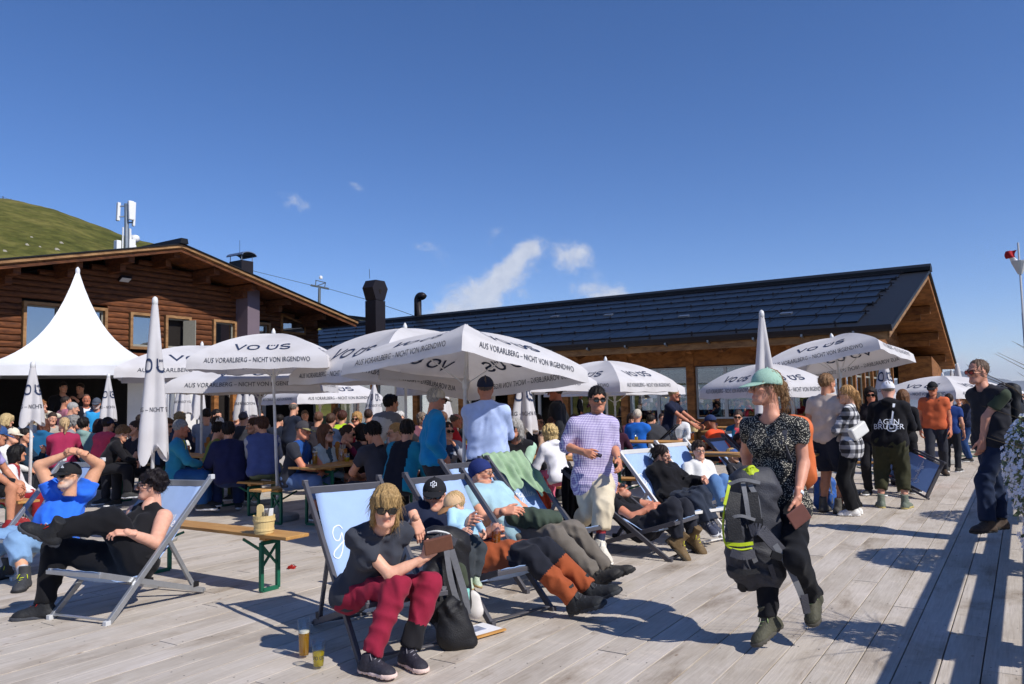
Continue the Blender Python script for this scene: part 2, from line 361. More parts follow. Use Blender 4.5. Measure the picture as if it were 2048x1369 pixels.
def deck():
    base = MB(); u0, u1, v0, v1 = -27.0, .95, -3., 46.
    base.prism([W(u0, v0, -.075), W(u1, v0, -.075), W(u1, v1, -.075), W(u0, v1, -.075)], (0, 0, -.25))
    bo = base.build('deck', M('deck_joists', '#2a2420', .9, .2)); bo['kind'] = 'structure'
    PW, LN, gap = .2, 4.0, .0075
    def pm(l):
        w = PW/2-gap/2; h = .0012; ys = (-l/2+.003, l/2-.003)
        vs = []
        for y in ys: vs += [(-w, y, -.045), (w, y, -.045), (w, y, -h), (w-h, y, 0), (-w+h, y, 0), (-w, y, -h)]
        fs = [(0, 1, 2, 3, 4, 5), (6, 11, 10, 9, 8, 7)]+[(i, 6+i, 6+(i+1) % 6, (i+1) % 6) for i in range(6)]
        v2, f2 = list(vs), list(fs)
        for y in (-1.93, -1.0, 0., 1.0, 1.93):      # pairs of screw heads on every joist
            for x in (-.06, .06):
                o_ = len(v2); v2 += [(x+.0055*math.cos(a*math.pi/3), y+.0055*math.sin(a*math.pi/3), .0006) for a in range(6)]; f2.append(tuple(range(o_, o_+6)))
        me = bpy.data.meshes.new('plank'); me.from_pydata(v2, [], f2); me.materials.append(DECKM); me.materials.append(M('screw_head', '#4a4540', .5, .1, metal=.5)); me.polygons.foreach_set('material_index', [0]*len(fs)+[1]*10); fix_normals(me); return me, vs, fs
    me, pv, pf = pm(LN); rs = np.random.RandomState(2)
    allp = []
    nrow = int((u1-u0)/PW)
    for k in range(nrow):
        u = -.685 + PW*.5 + PW*(k-nrow+9)
        if u < u0 or u > u1: continue
        off = [0., 1.9, .7, 2.8, 1.2, 3.3][k % 6] + rs.uniform(-.2, .2)
        v = v0-off
        while v < v1:
            c = W(u, v+LN/2, 0); allp.append((c, u, v)); v += LN
    def score(c):
        q = c-CC; w = q@cf
        if w < -1.5: return 1e9
        d = np.linalg.norm(q); px = abs(q@cr)/max(w, .8)
        return d + max(0, px-.9)*30
    allp.sort(key=lambda t: score(t[0]))
    rz = -BA
    for c, u, v in allp[:300]:
        ob = bpy.data.objects.new('plank', me); COL.objects.link(ob); ob.parent = bo; ob.location = (c[0], c[1], rs.uniform(-.0015, .0015)); ob.rotation_euler[2] = rz
    mb = MB(); q = Matrix.Rotation(rz, 3, 'Z'); qn = np.array(q)
    PV = np.array(pv)@qn.T
    for c, u, v in allp[300:]:
        if score(c) > 1e8: continue
        mb.add((PV+c)@np.eye(3), pf)
    # same frame as the single planks so that the grain runs along the boards
    me2 = bpy.data.meshes.new('plank_field'); me2.from_pydata((np.array(mb.v)@qn).tolist(), [], mb.f); me2.materials.append(DECKM)
    ob = bpy.data.objects.new('plank_field', me2); COL.objects.link(ob); ob.parent = bo; ob.rotation_euler[2] = rz; ob['kind'] = 'stuff'
    return bo
DECK = deck()
# ================================================================== timber for the buildings
def timber(name, dark, light, rough=.75, st=(1, 1, 1), sc=6., rnd=.25, bump=.5):
    m = bpy.data.materials.new(name); nt, N, L, B = nodes_of(m)
    tc = N.new('ShaderNodeTexCoord'); oi = N.new('ShaderNodeObjectInfo'); ad = N.new('ShaderNodeVectorMath'); ad.operation = 'MULTIPLY_ADD'; cb = N.new('ShaderNodeCombineXYZ')
    for i in range(3): L.new(oi.outputs['Random'], cb.inputs[i])
    L.new(cb.outputs[0], ad.inputs[0]); ad.inputs[1].default_value = (31, 57, 13); L.new(tc.outputs['Object'], ad.inputs[2])
    mp = N.new('ShaderNodeMapping'); mp.inputs['Scale'].default_value = st; L.new(ad.outputs[0], mp.inputs[0])
    n = N.new('ShaderNodeTexNoise'); n.inputs['Scale'].default_value = sc; n.inputs['Detail'].default_value = 7; n.inputs['Roughness'].default_value = .65; n.inputs['Distortion'].default_value = .5; L.new(mp.outputs[0], n.inputs['Vector'])
    r = N.new('ShaderNodeValToRGB'); L.new(n.outputs['Fac'], r.inputs[0]); e = r.color_ramp.elements; e[0].position = .3; e[0].color = lin(dark)+(1,); e[1].position = .72; e[1].color = lin(light)+(1,)
    hs = N.new('ShaderNodeHueSaturation'); mr = N.new('ShaderNodeMapRange'); L.new(oi.outputs['Random'], mr.inputs[0]); mr.inputs['To Min'].default_value = 1-rnd; mr.inputs['To Max'].default_value = 1+rnd
    L.new(mr.outputs[0], hs.inputs['Value']); L.new(r.outputs[0], hs.inputs['Color']); L.new(hs.outputs[0], B.inputs['Base Color']); B.inputs['Roughness'].default_value = rough; B.inputs['Specular IOR Level'].default_value = .3
    bp = N.new('ShaderNodeBump'); bp.inputs['Strength'].default_value = bump; bp.inputs['Distance'].default_value = .01; L.new(n.outputs['Fac'], bp.inputs['Height']); L.new(bp.outputs[0], B.inputs['Normal'])
    return m
LOGM = timber('old_larch_log', '#33190d', '#7c4927', st=(1, .25, 3), sc=5)
BEAMM = timber('larch_beam', '#5a3519', '#a6703c', st=(.4, .4, 1), sc=7)
BEAMS = timber('weathered_larch', '#6b4a30', '#ab8459', st=(.3, .3, 1), sc=8)
ROOFD = M('dark_sheet_metal', '#17181b', .55, .15, 3., .1, 20., metal=.1, spec=.3)
DARKM = M('dark_brown_metal', '#251f21', .5, .12, 4., .1, 30., metal=.3)
PLAST = M('white_plaster', '#d5d2cc', .9, .06, 3., .3, 40.)
WGLASS = glass_mat('window_glass', (.75, .8, .82), 0., .72)
DGLASS = glass_mat('window_glass_dark', (.35, .4, .45), 0., .55)
FRAMEG = M('grey_window_frame', '#8d8b80', .5, .08)
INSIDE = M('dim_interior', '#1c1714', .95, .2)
def left_building():
    U0, UW, UE = -25.5, -27.2, -46.
    VR, ZR, VL, VRt, sl = 17.25, 7.58, 6.8, 26.3, .236
    o = W(UW, VR); B = empty('timber_chalet', o, 'dark log chalet with white ground floor behind the pagoda tent', 'building')
    def bb(mb, name, mat, par=B, **k): return mb.build(name, mat, par, o, **k)
    # ground floor, core behind the logs
    m = MB(); m.prism([W(UW-.12, 7.4, -2), W(UW-.12, 25.4, -2), W(UW-.12, 25.4, 2.75), W(UW-.12, 7.4, 2.75)], -ND*14); bb(m, 'ground_floor_wall', PLAST)
    zr = lambda v: ZR-.35-abs(v-VR)*sl
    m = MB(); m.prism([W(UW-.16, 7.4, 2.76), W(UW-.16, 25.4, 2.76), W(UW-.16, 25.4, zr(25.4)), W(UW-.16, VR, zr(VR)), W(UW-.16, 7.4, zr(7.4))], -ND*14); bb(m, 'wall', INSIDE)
    wins = [(12.7, 13.75, 3.6, 5.05), (16.35, 17.3, 3.85, 5.0), (17.75, 18.65, 3.85, 5.0), (19.85, 20.75, 3.95, 5.0), (21.6, 22.5, 4.0, 5.05), (14.55, 15.3, 3.7, 5.05)]
    # logs
    rs = np.random.RandomState(3); z = 2.80; hh = .205
    while z < 7.3:
        zc = z+hh/2
        vr = (ZR-.42-zc)/sl
        a, b = max(7.4, VR-vr), min(25.4, VR+vr)
        if b-a < .3: break
        cuts = sorted([(w[0]-.13, w[1]+.13) for w in wins if w[2]-.14 < zc < w[3]+.14]); segs = []; s = a
        for c0, c1 in cuts:
            if c0 > s: segs.append((s, min(c0, b)))
            s = max(s, c1)
        if s < b: segs.append((s, b))
        for (s0, s1) in segs:
            if s1-s0 < .05: continue
            dep = rs.uniform(.0, .03); prof = [(-.14, -hh/2+.004), (.01+dep, -hh/2+.004), (.035+dep, -hh/2+.03), (.048+dep, -.02), (.048+dep, .03), (.03+dep, hh/2-.03), (.0+dep, hh/2-.004), (-.14, hh/2-.004)]
            mb = MB(); mb.prism([W(UW+du, s0, zc+dz) for du, dz in prof], BD*(s1-s0)); bb(mb, 'log', LOGM)
        z += hh
    # windows
    for i, (a, b, z0, z1) in enumerate(wins):
        f = MB(); t = .10
        for (va, vb, za, zb) in ((a-t, a, z0-t, z1+t), (b, b+t, z0-t, z1+t), (a, b, z1, z1+t), (a, b, z0-t, z0)):
            f.prism([W(UW-.15, va, za), W(UW-.15, vb, za), W(UW-.15, vb, zb), W(UW-.15, va, zb)], ND*.29)
        w = bb(f, 'window', BEAMS)
        s = MB(); t2 = .055
        for (va, vb, za, zb) in ((a, a+t2, z0, z1), (b-t2, b, z0, z1), (a+t2, b-t2, z1-t2, z1), (a+t2, b-t2, z0, z0+t2*1.6)):
            s.prism([W(UW-.1, va+.002, za+.002), W(UW-.1, vb-.002, za+.002), W(UW-.1, vb-.002, zb-.002), W(UW-.1, va+.002, zb-.002)], ND*.09)
        bb(s, 'sash', FRAMEG, w)
        if i != 2:
            s = MB(); s.prism([W(UW-.06, a+t2, z0+t2*1.6), W(UW-.06, b-t2, z0+t2*1.6), W(UW-.06, b-t2, z1-t2), W(UW-.06, a+t2, z1-t2)], ND*.012); bb(s, 'pane', DGLASS, w)
        else:   # this casement stands open
            s = MB(); q = nrm(ND*.9+BD*.35)
            s.frame_box(W(UW+.28, b-.09, (z0+z1)/2), q*.26, nrm(np.cross(q, V3(0, 0, 1)))*.025, V3(0, 0, (z1-z0)/2-.06)); bb(s, 'open_casement', FRAMEG, w)
        s = MB(); s.box((0, 0, 0), (1, 1, 1)); 
    # trapezoid gable window on the far side
    f = MB(); f.prism([W(UW-.02, 23.2, 4.75), W(UW-.02, 24.6, 4.75), W(UW-.02, 24.6, 5.25), W(UW-.02, 23.2, 5.62)], ND*.12); w = bb(f, 'window', BEAMM)
    f = MB(); f.prism([W(UW+.1, 23.3, 4.85), W(UW+.1, 24.5, 4.85), W(UW+.1, 24.5, 5.18), W(UW+.1, 23.3, 5.5)], ND*.014); bb(f, 'pane', DGLASS, w)
    # roof slabs, fascia, purlins
    for sgn, ve in ((1, VRt), (-1, VL)):
        ze = ZR-abs(ve-VR)*sl
        m = MB(); m.prism([W(U0-.06, VR, ZR-.06), W(U0-.06, ve, ze-.06), W(U0-.06, ve, ze-.2), W(U0-.06, VR, ZR-.2)], -ND*18); r = bb(m, 'roof', BEAMM)
        m = MB(); m.prism([W(U0+.05, VR, ZR), W(U0+.05, ve+sgn*.1, ze-.02), W(U0+.05, ve+sgn*.1, ze-.055), W(U0+.05, VR, ZR-.04)], -ND*18.2); bb(m, 'roof_sheet', ROOFD, r)
        m = MB(); m.prism([W(U0, VR, ZR-.045), W(U0, ve, ze-.06), W(U0, ve, ze-.16), W(U0, VR, ZR-.15)], -ND*.055); bb(m, 'fascia_board', BEAMS, r)
        m = MB(); m.prism([W(U0-.08, VR, ZR-.205), W(U0-.08, ve-sgn*.05, ze-.22), W(U0-.08, ve-sgn*.05, ze-.32), W(U0-.08, VR, ZR-.305)], -ND*.05); bb(m, 'fascia_board', LOGM, r)
        for k in range(24):      # soffit boards run along the ridge
            v0 = VR+sgn*(.3+k*.36); v1 = v0+sgn*.35
            if abs(v1-VR) > abs(ve-VR): break
            m = MB(); m.prism([W(U0-.12, v0, ZR-abs(v0-VR)*sl-.205), W(U0-.12, v1, ZR-abs(v1-VR)*sl-.205), W(U0-.12, v1, ZR-abs(v1-VR)*sl-.228), W(U0-.12, v0, ZR-abs(v0-VR)*sl-.228)], -ND*1.65); bb(m, 'soffit_board', LOGM, r)
    for v in (7.6, 9.6, 11.8, 13.7, 15.5, VR, 18.95, 20.7, 22.5, 24.5):
        zt = ZR-abs(v-VR)*sl-.235-.11*sl
        m = MB(); m.prism([W(UW-.1, v-.11, zt), W(UW-.1, v+.11, zt), W(UW-.1, v+.11, zt-.24), W(UW-.1, v-.11, zt-.24)], ND*1.48); pu = bb(m, 'purlin', LOGM)
        m = MB(); m.prism([W(UW-.1, v-.1, zt-.25), W(UW-.1, v+.1, zt-.25), W(UW-.1, v+.1, zt-.5), W(UW-.1, v-.1, zt-.5)], ND*.95); bb(m, 'bracket', LOGM, pu)
    m = MB(); m.prism([W(U0+.12, VR-.17, ZR-.02), W(U0+.12, VR+.17, ZR-.02), W(U0+.12, VR+.13, ZR+.17), W(U0+.12, VR-.13, ZR+.17)], -ND*17); bb(m, 'ridge_cap', ROOFD)
    # concrete flue shaft against the wall and the chimney that it ends in
    CON = M('grey_violet_render', '#6d5f68', .85, .06, 2.)
    m = MB(); m.prism([W(UW+.06, 20.85, 0), W(UW+.06, 21.45, 0), W(UW+.06, 21.45, 6.38), W(UW+.06, 20.85, 6.5)], ND*.75); bb(m, 'flue_shaft', CON)
    c = onu(484, 545, UW-.3); vc = c@BD
    m = MB(); m.prism([W(UW-.75, vc-.3, 6.0), W(UW-.75, vc+.3, 6.0), W(UW-.75, vc+.3, 7.72), W(UW-.75, vc-.3, 7.72)], ND*.8); ch = bb(m, 'chimney', DARKM)
    m = MB()
    for a in (-.27, .27):
        for b_ in (-.72, .02): m.tube([W(UW+b_, vc+a, 7.7), W(UW+b_, vc+a, 7.93)], .018, 6)
    bb(m, 'cowl_bracket', M('steel_grey', '#8b8f94', .4, .1, metal=.8), ch)
    m = MB(); n = 9
    for rr_ in (.36, .33):
        pass
    arc = [(math.cos(math.pi*i/n)*.38, math.sin(math.pi*i/n)*.17) for i in range(n+1)]
    m.prism([W(UW-.85, vc+a, 7.93+z_) for a, z_ in arc]+[W(UW-.85, vc+a*.94, 7.91+z_*.9) for a, z_ in arc[::-1]], ND*1.05); bb(m, 'chimney_cowl', M('galvanised_sheet', '#a7aab0', .35, .15, 6., metal=.9), ch)
    m = MB(); m.tube([W(UW-.2, vc-.2, 7.9), W(UW-.2, vc-.2, 8.6)], .008, 5); bb(m, 'lightning_rod', DARKM, ch)
    # flood light under the eaves
    c = onu(250, 558, UW+.3); m = MB(); m.frame_box(c, BD*.2, nrm(ND*.5-V3(0, 0, .9))*.05, nrm(ND*.9+V3(0, 0, .5))*.13); fl = bb(m, 'flood_light', DARKM)
    m = MB(); m.frame_box(c+nrm(ND*.5-V3(0, 0, .9))*.055, BD*.17, nrm(ND*.5-V3(0, 0, .9))*.006, nrm(ND*.9+V3(0, 0, .5))*.11); bb(m, 'lamp_glass', M('frosted_glass', '#c9ccd0', .3, .05), fl)
    # ground floor openings: posts, round arch, doors
    AM = M('stone_arch', '#8f8a80', .9, .25, 20.)
    ca = onu(430, 860, UW+.0); va = ca@BD; n = 12; m = MB()
    for i in range(n):
        a0, a1 = math.pi*i/n, math.pi*(i+1)/n
        m.prism([W(UW-.1, va+math.cos(a)*r_, 1.25+math.sin(a)*r_) for a, r_ in ((a0, 1.0), (a1, 1.0), (a1, 1.22), (a0, 1.22))], ND*.06)
    ar = bb(m, 'arch', AM)
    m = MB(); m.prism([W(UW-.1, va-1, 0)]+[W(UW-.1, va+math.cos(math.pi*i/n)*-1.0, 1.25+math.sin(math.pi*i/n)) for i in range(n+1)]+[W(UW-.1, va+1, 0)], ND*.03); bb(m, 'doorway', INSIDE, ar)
    for px in (378, 433, 470, 520):
        c = onu(px, 800, UW+.5); v = c@BD; m = MB(); m.prism([W(UW+.3, v-.1, 0), W(UW+.3, v+.1, 0), W(UW+.3, v+.1, 2.7), W(UW+.3, v-.1, 2.7)], ND*.2); bb(m, 'post', BEAMM)
    for px0, px1 in ((535, 640),):
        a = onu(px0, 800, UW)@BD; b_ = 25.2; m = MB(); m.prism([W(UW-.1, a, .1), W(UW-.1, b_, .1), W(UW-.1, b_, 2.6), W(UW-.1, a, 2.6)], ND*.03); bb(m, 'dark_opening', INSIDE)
    return B
left_building()
def right_building():
    UR, UL, VE, ZE, VR, ZR, VF, ZF = -2.68, -34., 21.29, 3.22, 32.3, 6.05, 43.2, 2.95
    VW, UG = 22.95, -4.5          # front wall, gable wall
    o = W(-12, VW); B = empty('restaurant_hall', o, 'long low restaurant hall with a roof of dark solar panels', 'building')
    def bb(mb, name, mat, par=B, **k): return mb.build(name, mat, par, o, **k)
    s1 = (ZR-ZE)/(VR-VE); s2 = (ZR-ZF)/(VF-VR)
    zf = lambda v: ZE+(v-VE)*s1; zb = lambda v: ZR-(v-VR)*s2
    m = MB(); m.prism([W(UR-.08, VE, ZE-.05), W(UR-.08, VR, ZR-.05), W(UR-.08, VR, ZR-.3), W(UR-.08, VE+.05, ZE-.28)], ND*(UL-UR)); rf = bb(m, 'roof', BEAMM)
    m = MB(); m.prism([W(UR-.08, VF, ZF-.05), W(UR-.08, VR+.001, ZR-.05), W(UR-.08, VR+.001, ZR-.3), W(UR-.08, VF-.05, ZF-.28)], ND*(UL-UR)); rb = bb(m, 'roof', BEAMM)
    m = MB(); m.prism([W(UR, VE-.02, ZE-.01), W(UR, VR, ZR-.005), W(UR, VR, ZR-.045), W(UR, VE-.02, ZE-.045)], ND*(UL-UR)); bb(m, 'roof_sheet', ROOFD, rf)
    m = MB(); m.prism([W(UR, VF, ZF-.0), W(UR, VR+.002, ZR-.005), W(UR, VR+.002, ZR-.045), W(UR, VF, ZF-.04)], ND*(UL-UR)); bb(m, 'roof_sheet', ROOFD, rb)
    # ridge hood
    m = MB(); m.prism([W(UR+.1, VR-.42, ZR-.06), W(UR+.1, VR-.42, ZR+.08), W(UR+.1, VR-.1, ZR+.22), W(UR+.1, VR+.3, ZR+.12), W(UR+.1, VR+.3, ZR-.05)], ND*(UL-UR)); bb(m, 'ridge_hood', ROOFD)
    # solar panels
    pmat = M('solar_panel_glass', '#0d1016', .38, .25, 30., 0, 1, spec=.3, rnd=.25, stretch=(1, 1, 1))
    edge = M('panel_edge', '#3a3a40', .45, .1, metal=.6)
    rows, pw = 7, .62; L0 = .75; LS = (VR-VE-L0-.55)/rows; sln = math.hypot(1, s1)
    axu, axv = ND, nrm(BD+V3(0, 0, s1)); nn = nrm(np.cross(axu, axv)); nn = nn if nn[2] > 0 else -nn
    mb = MB(); mb.frame_box((0, 0, .012), (pw/2-.012, 0, 0), (0, LS*sln/2-.02, 0), (0, 0, .012)); me = bpy.data.meshes.new('solar_panel'); me.from_pydata(mb.v, [], mb.f); me.materials.append(pmat); fix_normals(me)
    Rm = Matrix(((axu[0], axv[0], nn[0]), (axu[1], axv[1], nn[1]), (axu[2], axv[2], nn[2]))).to_euler()
    cnt = 0; rest = MB()
    for r_ in range(rows):
        for k in range(50):
            u = UR-.85-pw*(k+.5)-(.14 if r_ % 2 else 0)
            if u < UL+.5: break
            v = VE+L0+LS*(r_+.5); c = W(u, v, zf(v))+nn*.012
            if k < 42:
                ob = bpy.data.objects.new('solar_panel', me); COL.objects.link(ob); ob.parent = rf; ob.location = Vector(c-o); ob.rotation_euler = Rm; cnt += 1
            else: rest.frame_box(c+nn*.012, axu*(pw/2-.012), axv*(LS*sln/2-.02), nn*.012)
    ro = rest.build('solar_panel_field', pmat, rf, o); ro['kind'] = 'stuff'
    # snow guards
    for r_ in range(rows+1):
        v = VE+L0-.06+LS*r_-(.25 if r_ == 0 else 0); m = MB(); h = .07
        u1 = UR-.75-(0 if r_ else .5)
        m.tube([W(u1, v, zf(v)+h), W(UL+2, v, zf(v)+h)], .02, 5)
        u = u1-.1
        while u > UL+2:
            m.frame_box(W(u, v, zf(v)+h/2+.015), ND*.02, BD*.03, V3(0, 0, h/2+.03)); u -= 1.3
        bb(m, 'snow_guard', DARKM, rf)
    for px, py in ((1217, 633), (1368, 636), (1573, 631), (1110, 636)):
        d = ray(px, py); t = (zf(0)-CC[2] - s1*(CC@BD))/(d[2]-s1*(d@BD)) if False else None
        # point of the roof plane on that sight line
        nn_ = nn; p0 = W(0, VE, ZE); t = ((p0-CC)@nn_)/(d@nn_); c = CC+d*t
        m = MB(); m.frame_box(c+nn*.05, axu*.17, axv*.10, nn*.03); bb(m, 'roof_vent', M('galvanised_sheet', '#a7aab0', .35, .15, 6., metal=.9), rf)
    # gutter, fascia, barge boards
    m = MB(); n = 6; pr = [(-.16-.075*math.cos(math.pi*i/n)+.0, -.12-.085*math.sin(math.pi*i/n)) for i in range(n+1)]
    m.prism([W(UR+.06, VE+a+.05, ZE+z_+.06) for a, z_ in pr]+[W(UR+.06, VE-.03, ZE+.02), W(UR+.06, VE-.2, ZE+.02)], ND*(UL-UR)); gu = bb(m, 'gutter', DARKM)
    u = UR-.8
    while u > UL+6:
        m = MB(); m.prism([W(u, VE-.02, ZE-.02), W(u, VE-.2, ZE-.1), W(u, VE-.2, ZE-.16), W(u, VE-.02, ZE-.2)], ND*-.05); bb(m, 'gutter_hook', M('steel_grey', '#8b8f94', .4, .1, metal=.8), gu); u -= 1.25
    m = MB(); m.prism([W(UR-.04, VE+.0, ZE-.06), W(UR-.04, VE+.045, ZE-.06), W(UR-.04, VE+.045, ZE-.33), W(UR-.04, VE+.0, ZE-.33)], ND*(UL-UR)); bb(m, 'eaves_board', BEAMS)
    for (va, za, vb, zb_) in ((VE, ZE, VR, ZR), (VF, ZF, VR, ZR)):
        m = MB(); m.prism([W(UR-.02, va, za-.045), W(UR-.02, vb, zb_-.045), W(UR-.02, vb, zb_-.33), W(UR-.02, va, za-.3)], -ND*.055); bb(m, 'barge_board', BEAMS if va == VE else BEAMM)
        m = MB(); m.prism([W(UR+.06, va, za+.0), W(UR+.06, vb, zb_+.01), W(UR+.06, vb, zb_-.09), W(UR+.06, va, za-.09)], -ND*.05); bb(m, 'verge_flashing', ROOFD)
    # rafters under the eaves
    u = UR-.6
    while u > -24:
        m = MB(); m.prism([W(u, VE+.12, zf(VE+.12)-.285), W(u, VW+.2, zf(VW+.2)-.285), W(u, VW+.2, zf(VW+.2)-.50), W(u, VE+.3, zf(VE+.3)-.50), W(u, VE+.12, zf(VE+.12)-.40)], -ND*.13); bb(m, 'rafter', BEAMM); u -= .92
    # gable purlins and boarding
    for v in (23.4, 26.2, 29.0, 31.9, 35.0, 38.0, 41.0):
        zt = (zf(v) if v < VR else zb(v))-.31
        m = MB(); m.prism([W(UR-.25, v-.13, zt), W(UR-.25, v+.13, zt), W(UR-.25, v+.13, zt-.3), W(UR-.25, v-.13, zt-.3)], -ND*1.75); bb(m, 'purlin', BEAMM)
        m = MB(); m.prism([W(UR-.6, v-.11, zt-.31), W(UR-.6, v+.11, zt-.31), W(UR-.6, v+.11, zt-.55), W(UR-.6, v-.11, zt-.55)], -ND*1.4); bb(m, 'purlin', BEAMM)
    z = 2.85
    while z < 5.6:
        a = max(VW-.05, VE+(z+.55-ZE)/s1); b_ = min(VF-1.6, VR+(ZR-z-.55)/s2)
        m = MB(); m.prism([W(UG, a, z), W(UG, b_, z), W(UG, b_, z+.19), W(UG, a, z+.19)], ND*.05); bb(m, 'plank', BEAMM); z += .2
    # cladding along the back eave: lower dark block seen under the gable
    m = MB(); m.prism([W(UG+1.3, 37.5, 1.9), W(UG+1.3, 42.6, 1.9), W(UG+1.3, 42.6, 2.65), W(UG+1.3, 37.5, 3.1)], -ND*1.3); bb(m, 'back_bay', BEAMM)
    # front: head beam, posts, glazed bays
    m = MB(); m.prism([W(UG, VW-.14, 2.5), W(UG, VW+.14, 2.5), W(UG, VW+.14, 3.02), W(UG, VW-.14, 3.02)], ND*(-24-UG)); bb(m, 'head_beam', BEAMM)
    m = MB(); m.prism([W(UG, VW-.05, 3.02), W(UG, VW+.1, 3.02), W(UG, VW+.1, zf(VW)-.2), W(UG, VW-.05, zf(VW)-.25)], ND*(-24-UG)); bb(m, 'upper_boarding', BEAMM)
    posts = [UG-.12, -6.35, -8.42, -10.6, -12.75, -14.9, -17.05, -19.2, -21.35, -23.5]
    for u in posts:
        m = MB(); m.prism([W(u-.12, VW-.17, -.02), W(u+.12, VW-.17, -.02), W(u+.12, VW-.17, 3.0), W(u-.12, VW-.17, 3.0)], BD*.28); bb(m, 'post', BEAMM)
    alu = M('pale_aluminium', '#b8b8b4', .4, .06, metal=.5)
    for a, b_ in zip(posts[1:], posts[:-1]):
        a += .13; b_ -= .13; z0, z1 = .06, 2.47; mid = (a+b_)/2; t = .05; sill = .9 if a > -8.4 else .06
        if sill > .1:
            m = MB(); m.prism([W(a, VW-.06, 0), W(b_, VW-.06, 0), W(b_, VW-.06, sill), W(a, VW-.06, sill)], BD*.12); bb(m, 'parapet', BEAMM); z0 = sill+.01
        for (x0, x1) in ((a, mid), (mid, b_)):
            f = MB()
            for (ua, ub, za, zb_) in ((x0, x0+t, z0, z1), (x1-t, x1, z0, z1), (x0+t, x1-t, z1-t, z1), (x0+t, x1-t, z0, z0+t)):
                f.prism([W(ua+.003, VW-.04, za), W(ub-.003, VW-.04, za), W(ub-.003, VW-.04, zb_), W(ua+.003, VW-.04, zb_)], BD*.07)
            w = bb(f, 'window', alu)
            f = MB(); f.prism([W(x0+t, VW-.006, z0+t), W(x1-t, VW-.006, z0+t), W(x1-t, VW-.006, z1-t), W(x0+t, VW-.006, z1-t)], BD*.012); bb(f, 'pane', WGLASS, w)
    # gable: glazed bays between timber posts
    gp = [VW+.1+i*1.7 for i in range(8)]
    for v in gp:
        m = MB(); m.prism([W(UG-.1, v-.1, -.02), W(UG-.1, v+.1, -.02), W(UG-.1, v+.1, 2.82), W(UG-.1, v-.1, 2.82)], ND*.22); bb(m, 'post', BEAMM)
    for a, b_ in zip(gp[:-1], gp[1:]):
        a += .1; b_ -= .1; f = MB(); t = .05
        for (ua, ub, za, zb_) in ((a, a+t, .05, 2.8), (b_-t, b_, .05, 2.8), (a+t, b_-t, 2.75, 2.8), (a+t, b_-t, .05, .12), (a+t, b_-t, 2.1, 2.16)):
            f.prism([W(UG-.03, ua+.003, za), W(UG-.03, ub-.003, za), W(UG-.03, ub-.003, zb_), W(UG-.03, ua+.003, zb_)], ND*.06)
        w = bb(f, 'window', FRAMEG)
        f = MB(); f.prism([W(UG-.004, a+t, .12), W(UG-.004, b_-t, .12), W(UG-.004, b_-t, 2.75), W(UG-.004, a+t, 2.75)], ND*.01); bb(f, 'pane', DGLASS, w)
    # inside: floor, rear wall with window band, ceiling is the roof
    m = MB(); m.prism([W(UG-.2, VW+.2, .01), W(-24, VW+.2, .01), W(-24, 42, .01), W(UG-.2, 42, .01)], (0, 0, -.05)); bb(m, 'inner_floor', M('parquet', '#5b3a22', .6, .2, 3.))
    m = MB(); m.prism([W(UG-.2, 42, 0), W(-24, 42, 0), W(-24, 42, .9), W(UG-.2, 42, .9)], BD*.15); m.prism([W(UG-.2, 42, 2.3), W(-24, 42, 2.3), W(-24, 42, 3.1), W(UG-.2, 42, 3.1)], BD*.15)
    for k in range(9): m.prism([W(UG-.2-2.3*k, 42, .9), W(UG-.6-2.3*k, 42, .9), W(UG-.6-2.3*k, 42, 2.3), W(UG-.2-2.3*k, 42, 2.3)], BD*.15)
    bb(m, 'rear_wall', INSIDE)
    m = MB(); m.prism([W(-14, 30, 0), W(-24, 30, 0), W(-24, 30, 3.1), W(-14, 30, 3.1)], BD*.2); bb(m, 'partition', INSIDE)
    lm = M('black_enamel', '#0c0b0b', .35, .1); bl = bpy.data.materials.new('warm_bulb'); nt, N, L, Bq = nodes_of(bl); Bq.inputs['Emission Color'].default_value = (1, .62, .2, 1); Bq.inputs['Emission Strength'].default_value = 2.5
    for k, (px, py, v) in enumerate(((1440, 785, 24.6), (1478, 785, 25.4), (1332, 795, 25), (1380, 793, 25.4), (1240, 800, 25.2), (1500, 788, 27.5), (1205, 798, 27.4), (1292, 797, 27.2))):
        c = onv(px, py, v); m = MB(); m.lathe([(.02, .2), (.03, .14), (.09, .1), (.2, .0), (.19, -.005), (.02, .09)], 14, c, False); m.tube([c+V3(0, 0, .15), V3(c[0], c[1], 2.6)], .008, 5)
        l = m.build('pendant_lamp', lm, None, c, smooth=True); l['label'] = ['black pendant lamp in the window beside the folded glass door', 'black pendant lamp further right in the same window', 'black pendant lamp behind the man in the navy polo', 'black pendant lamp close to the thick timber post', 'black pendant lamp behind the pane with the dark reflections', 'black pendant lamp seen by the green cap', 'black pendant lamp furthest inside the hall', 'black pendant lamp over the pram'][k]; l['category'] = 'lamp'; l['group'] = 'pendant lamps inside the restaurant'
        m = MB(); m.lathe([(.001, .06), (.035, .03), (.04, .0), (.02, -.02), (.001, -.025)], 10, c, False); m.build('bulb', bl, l, c, smooth=True)
    return B
right_building()
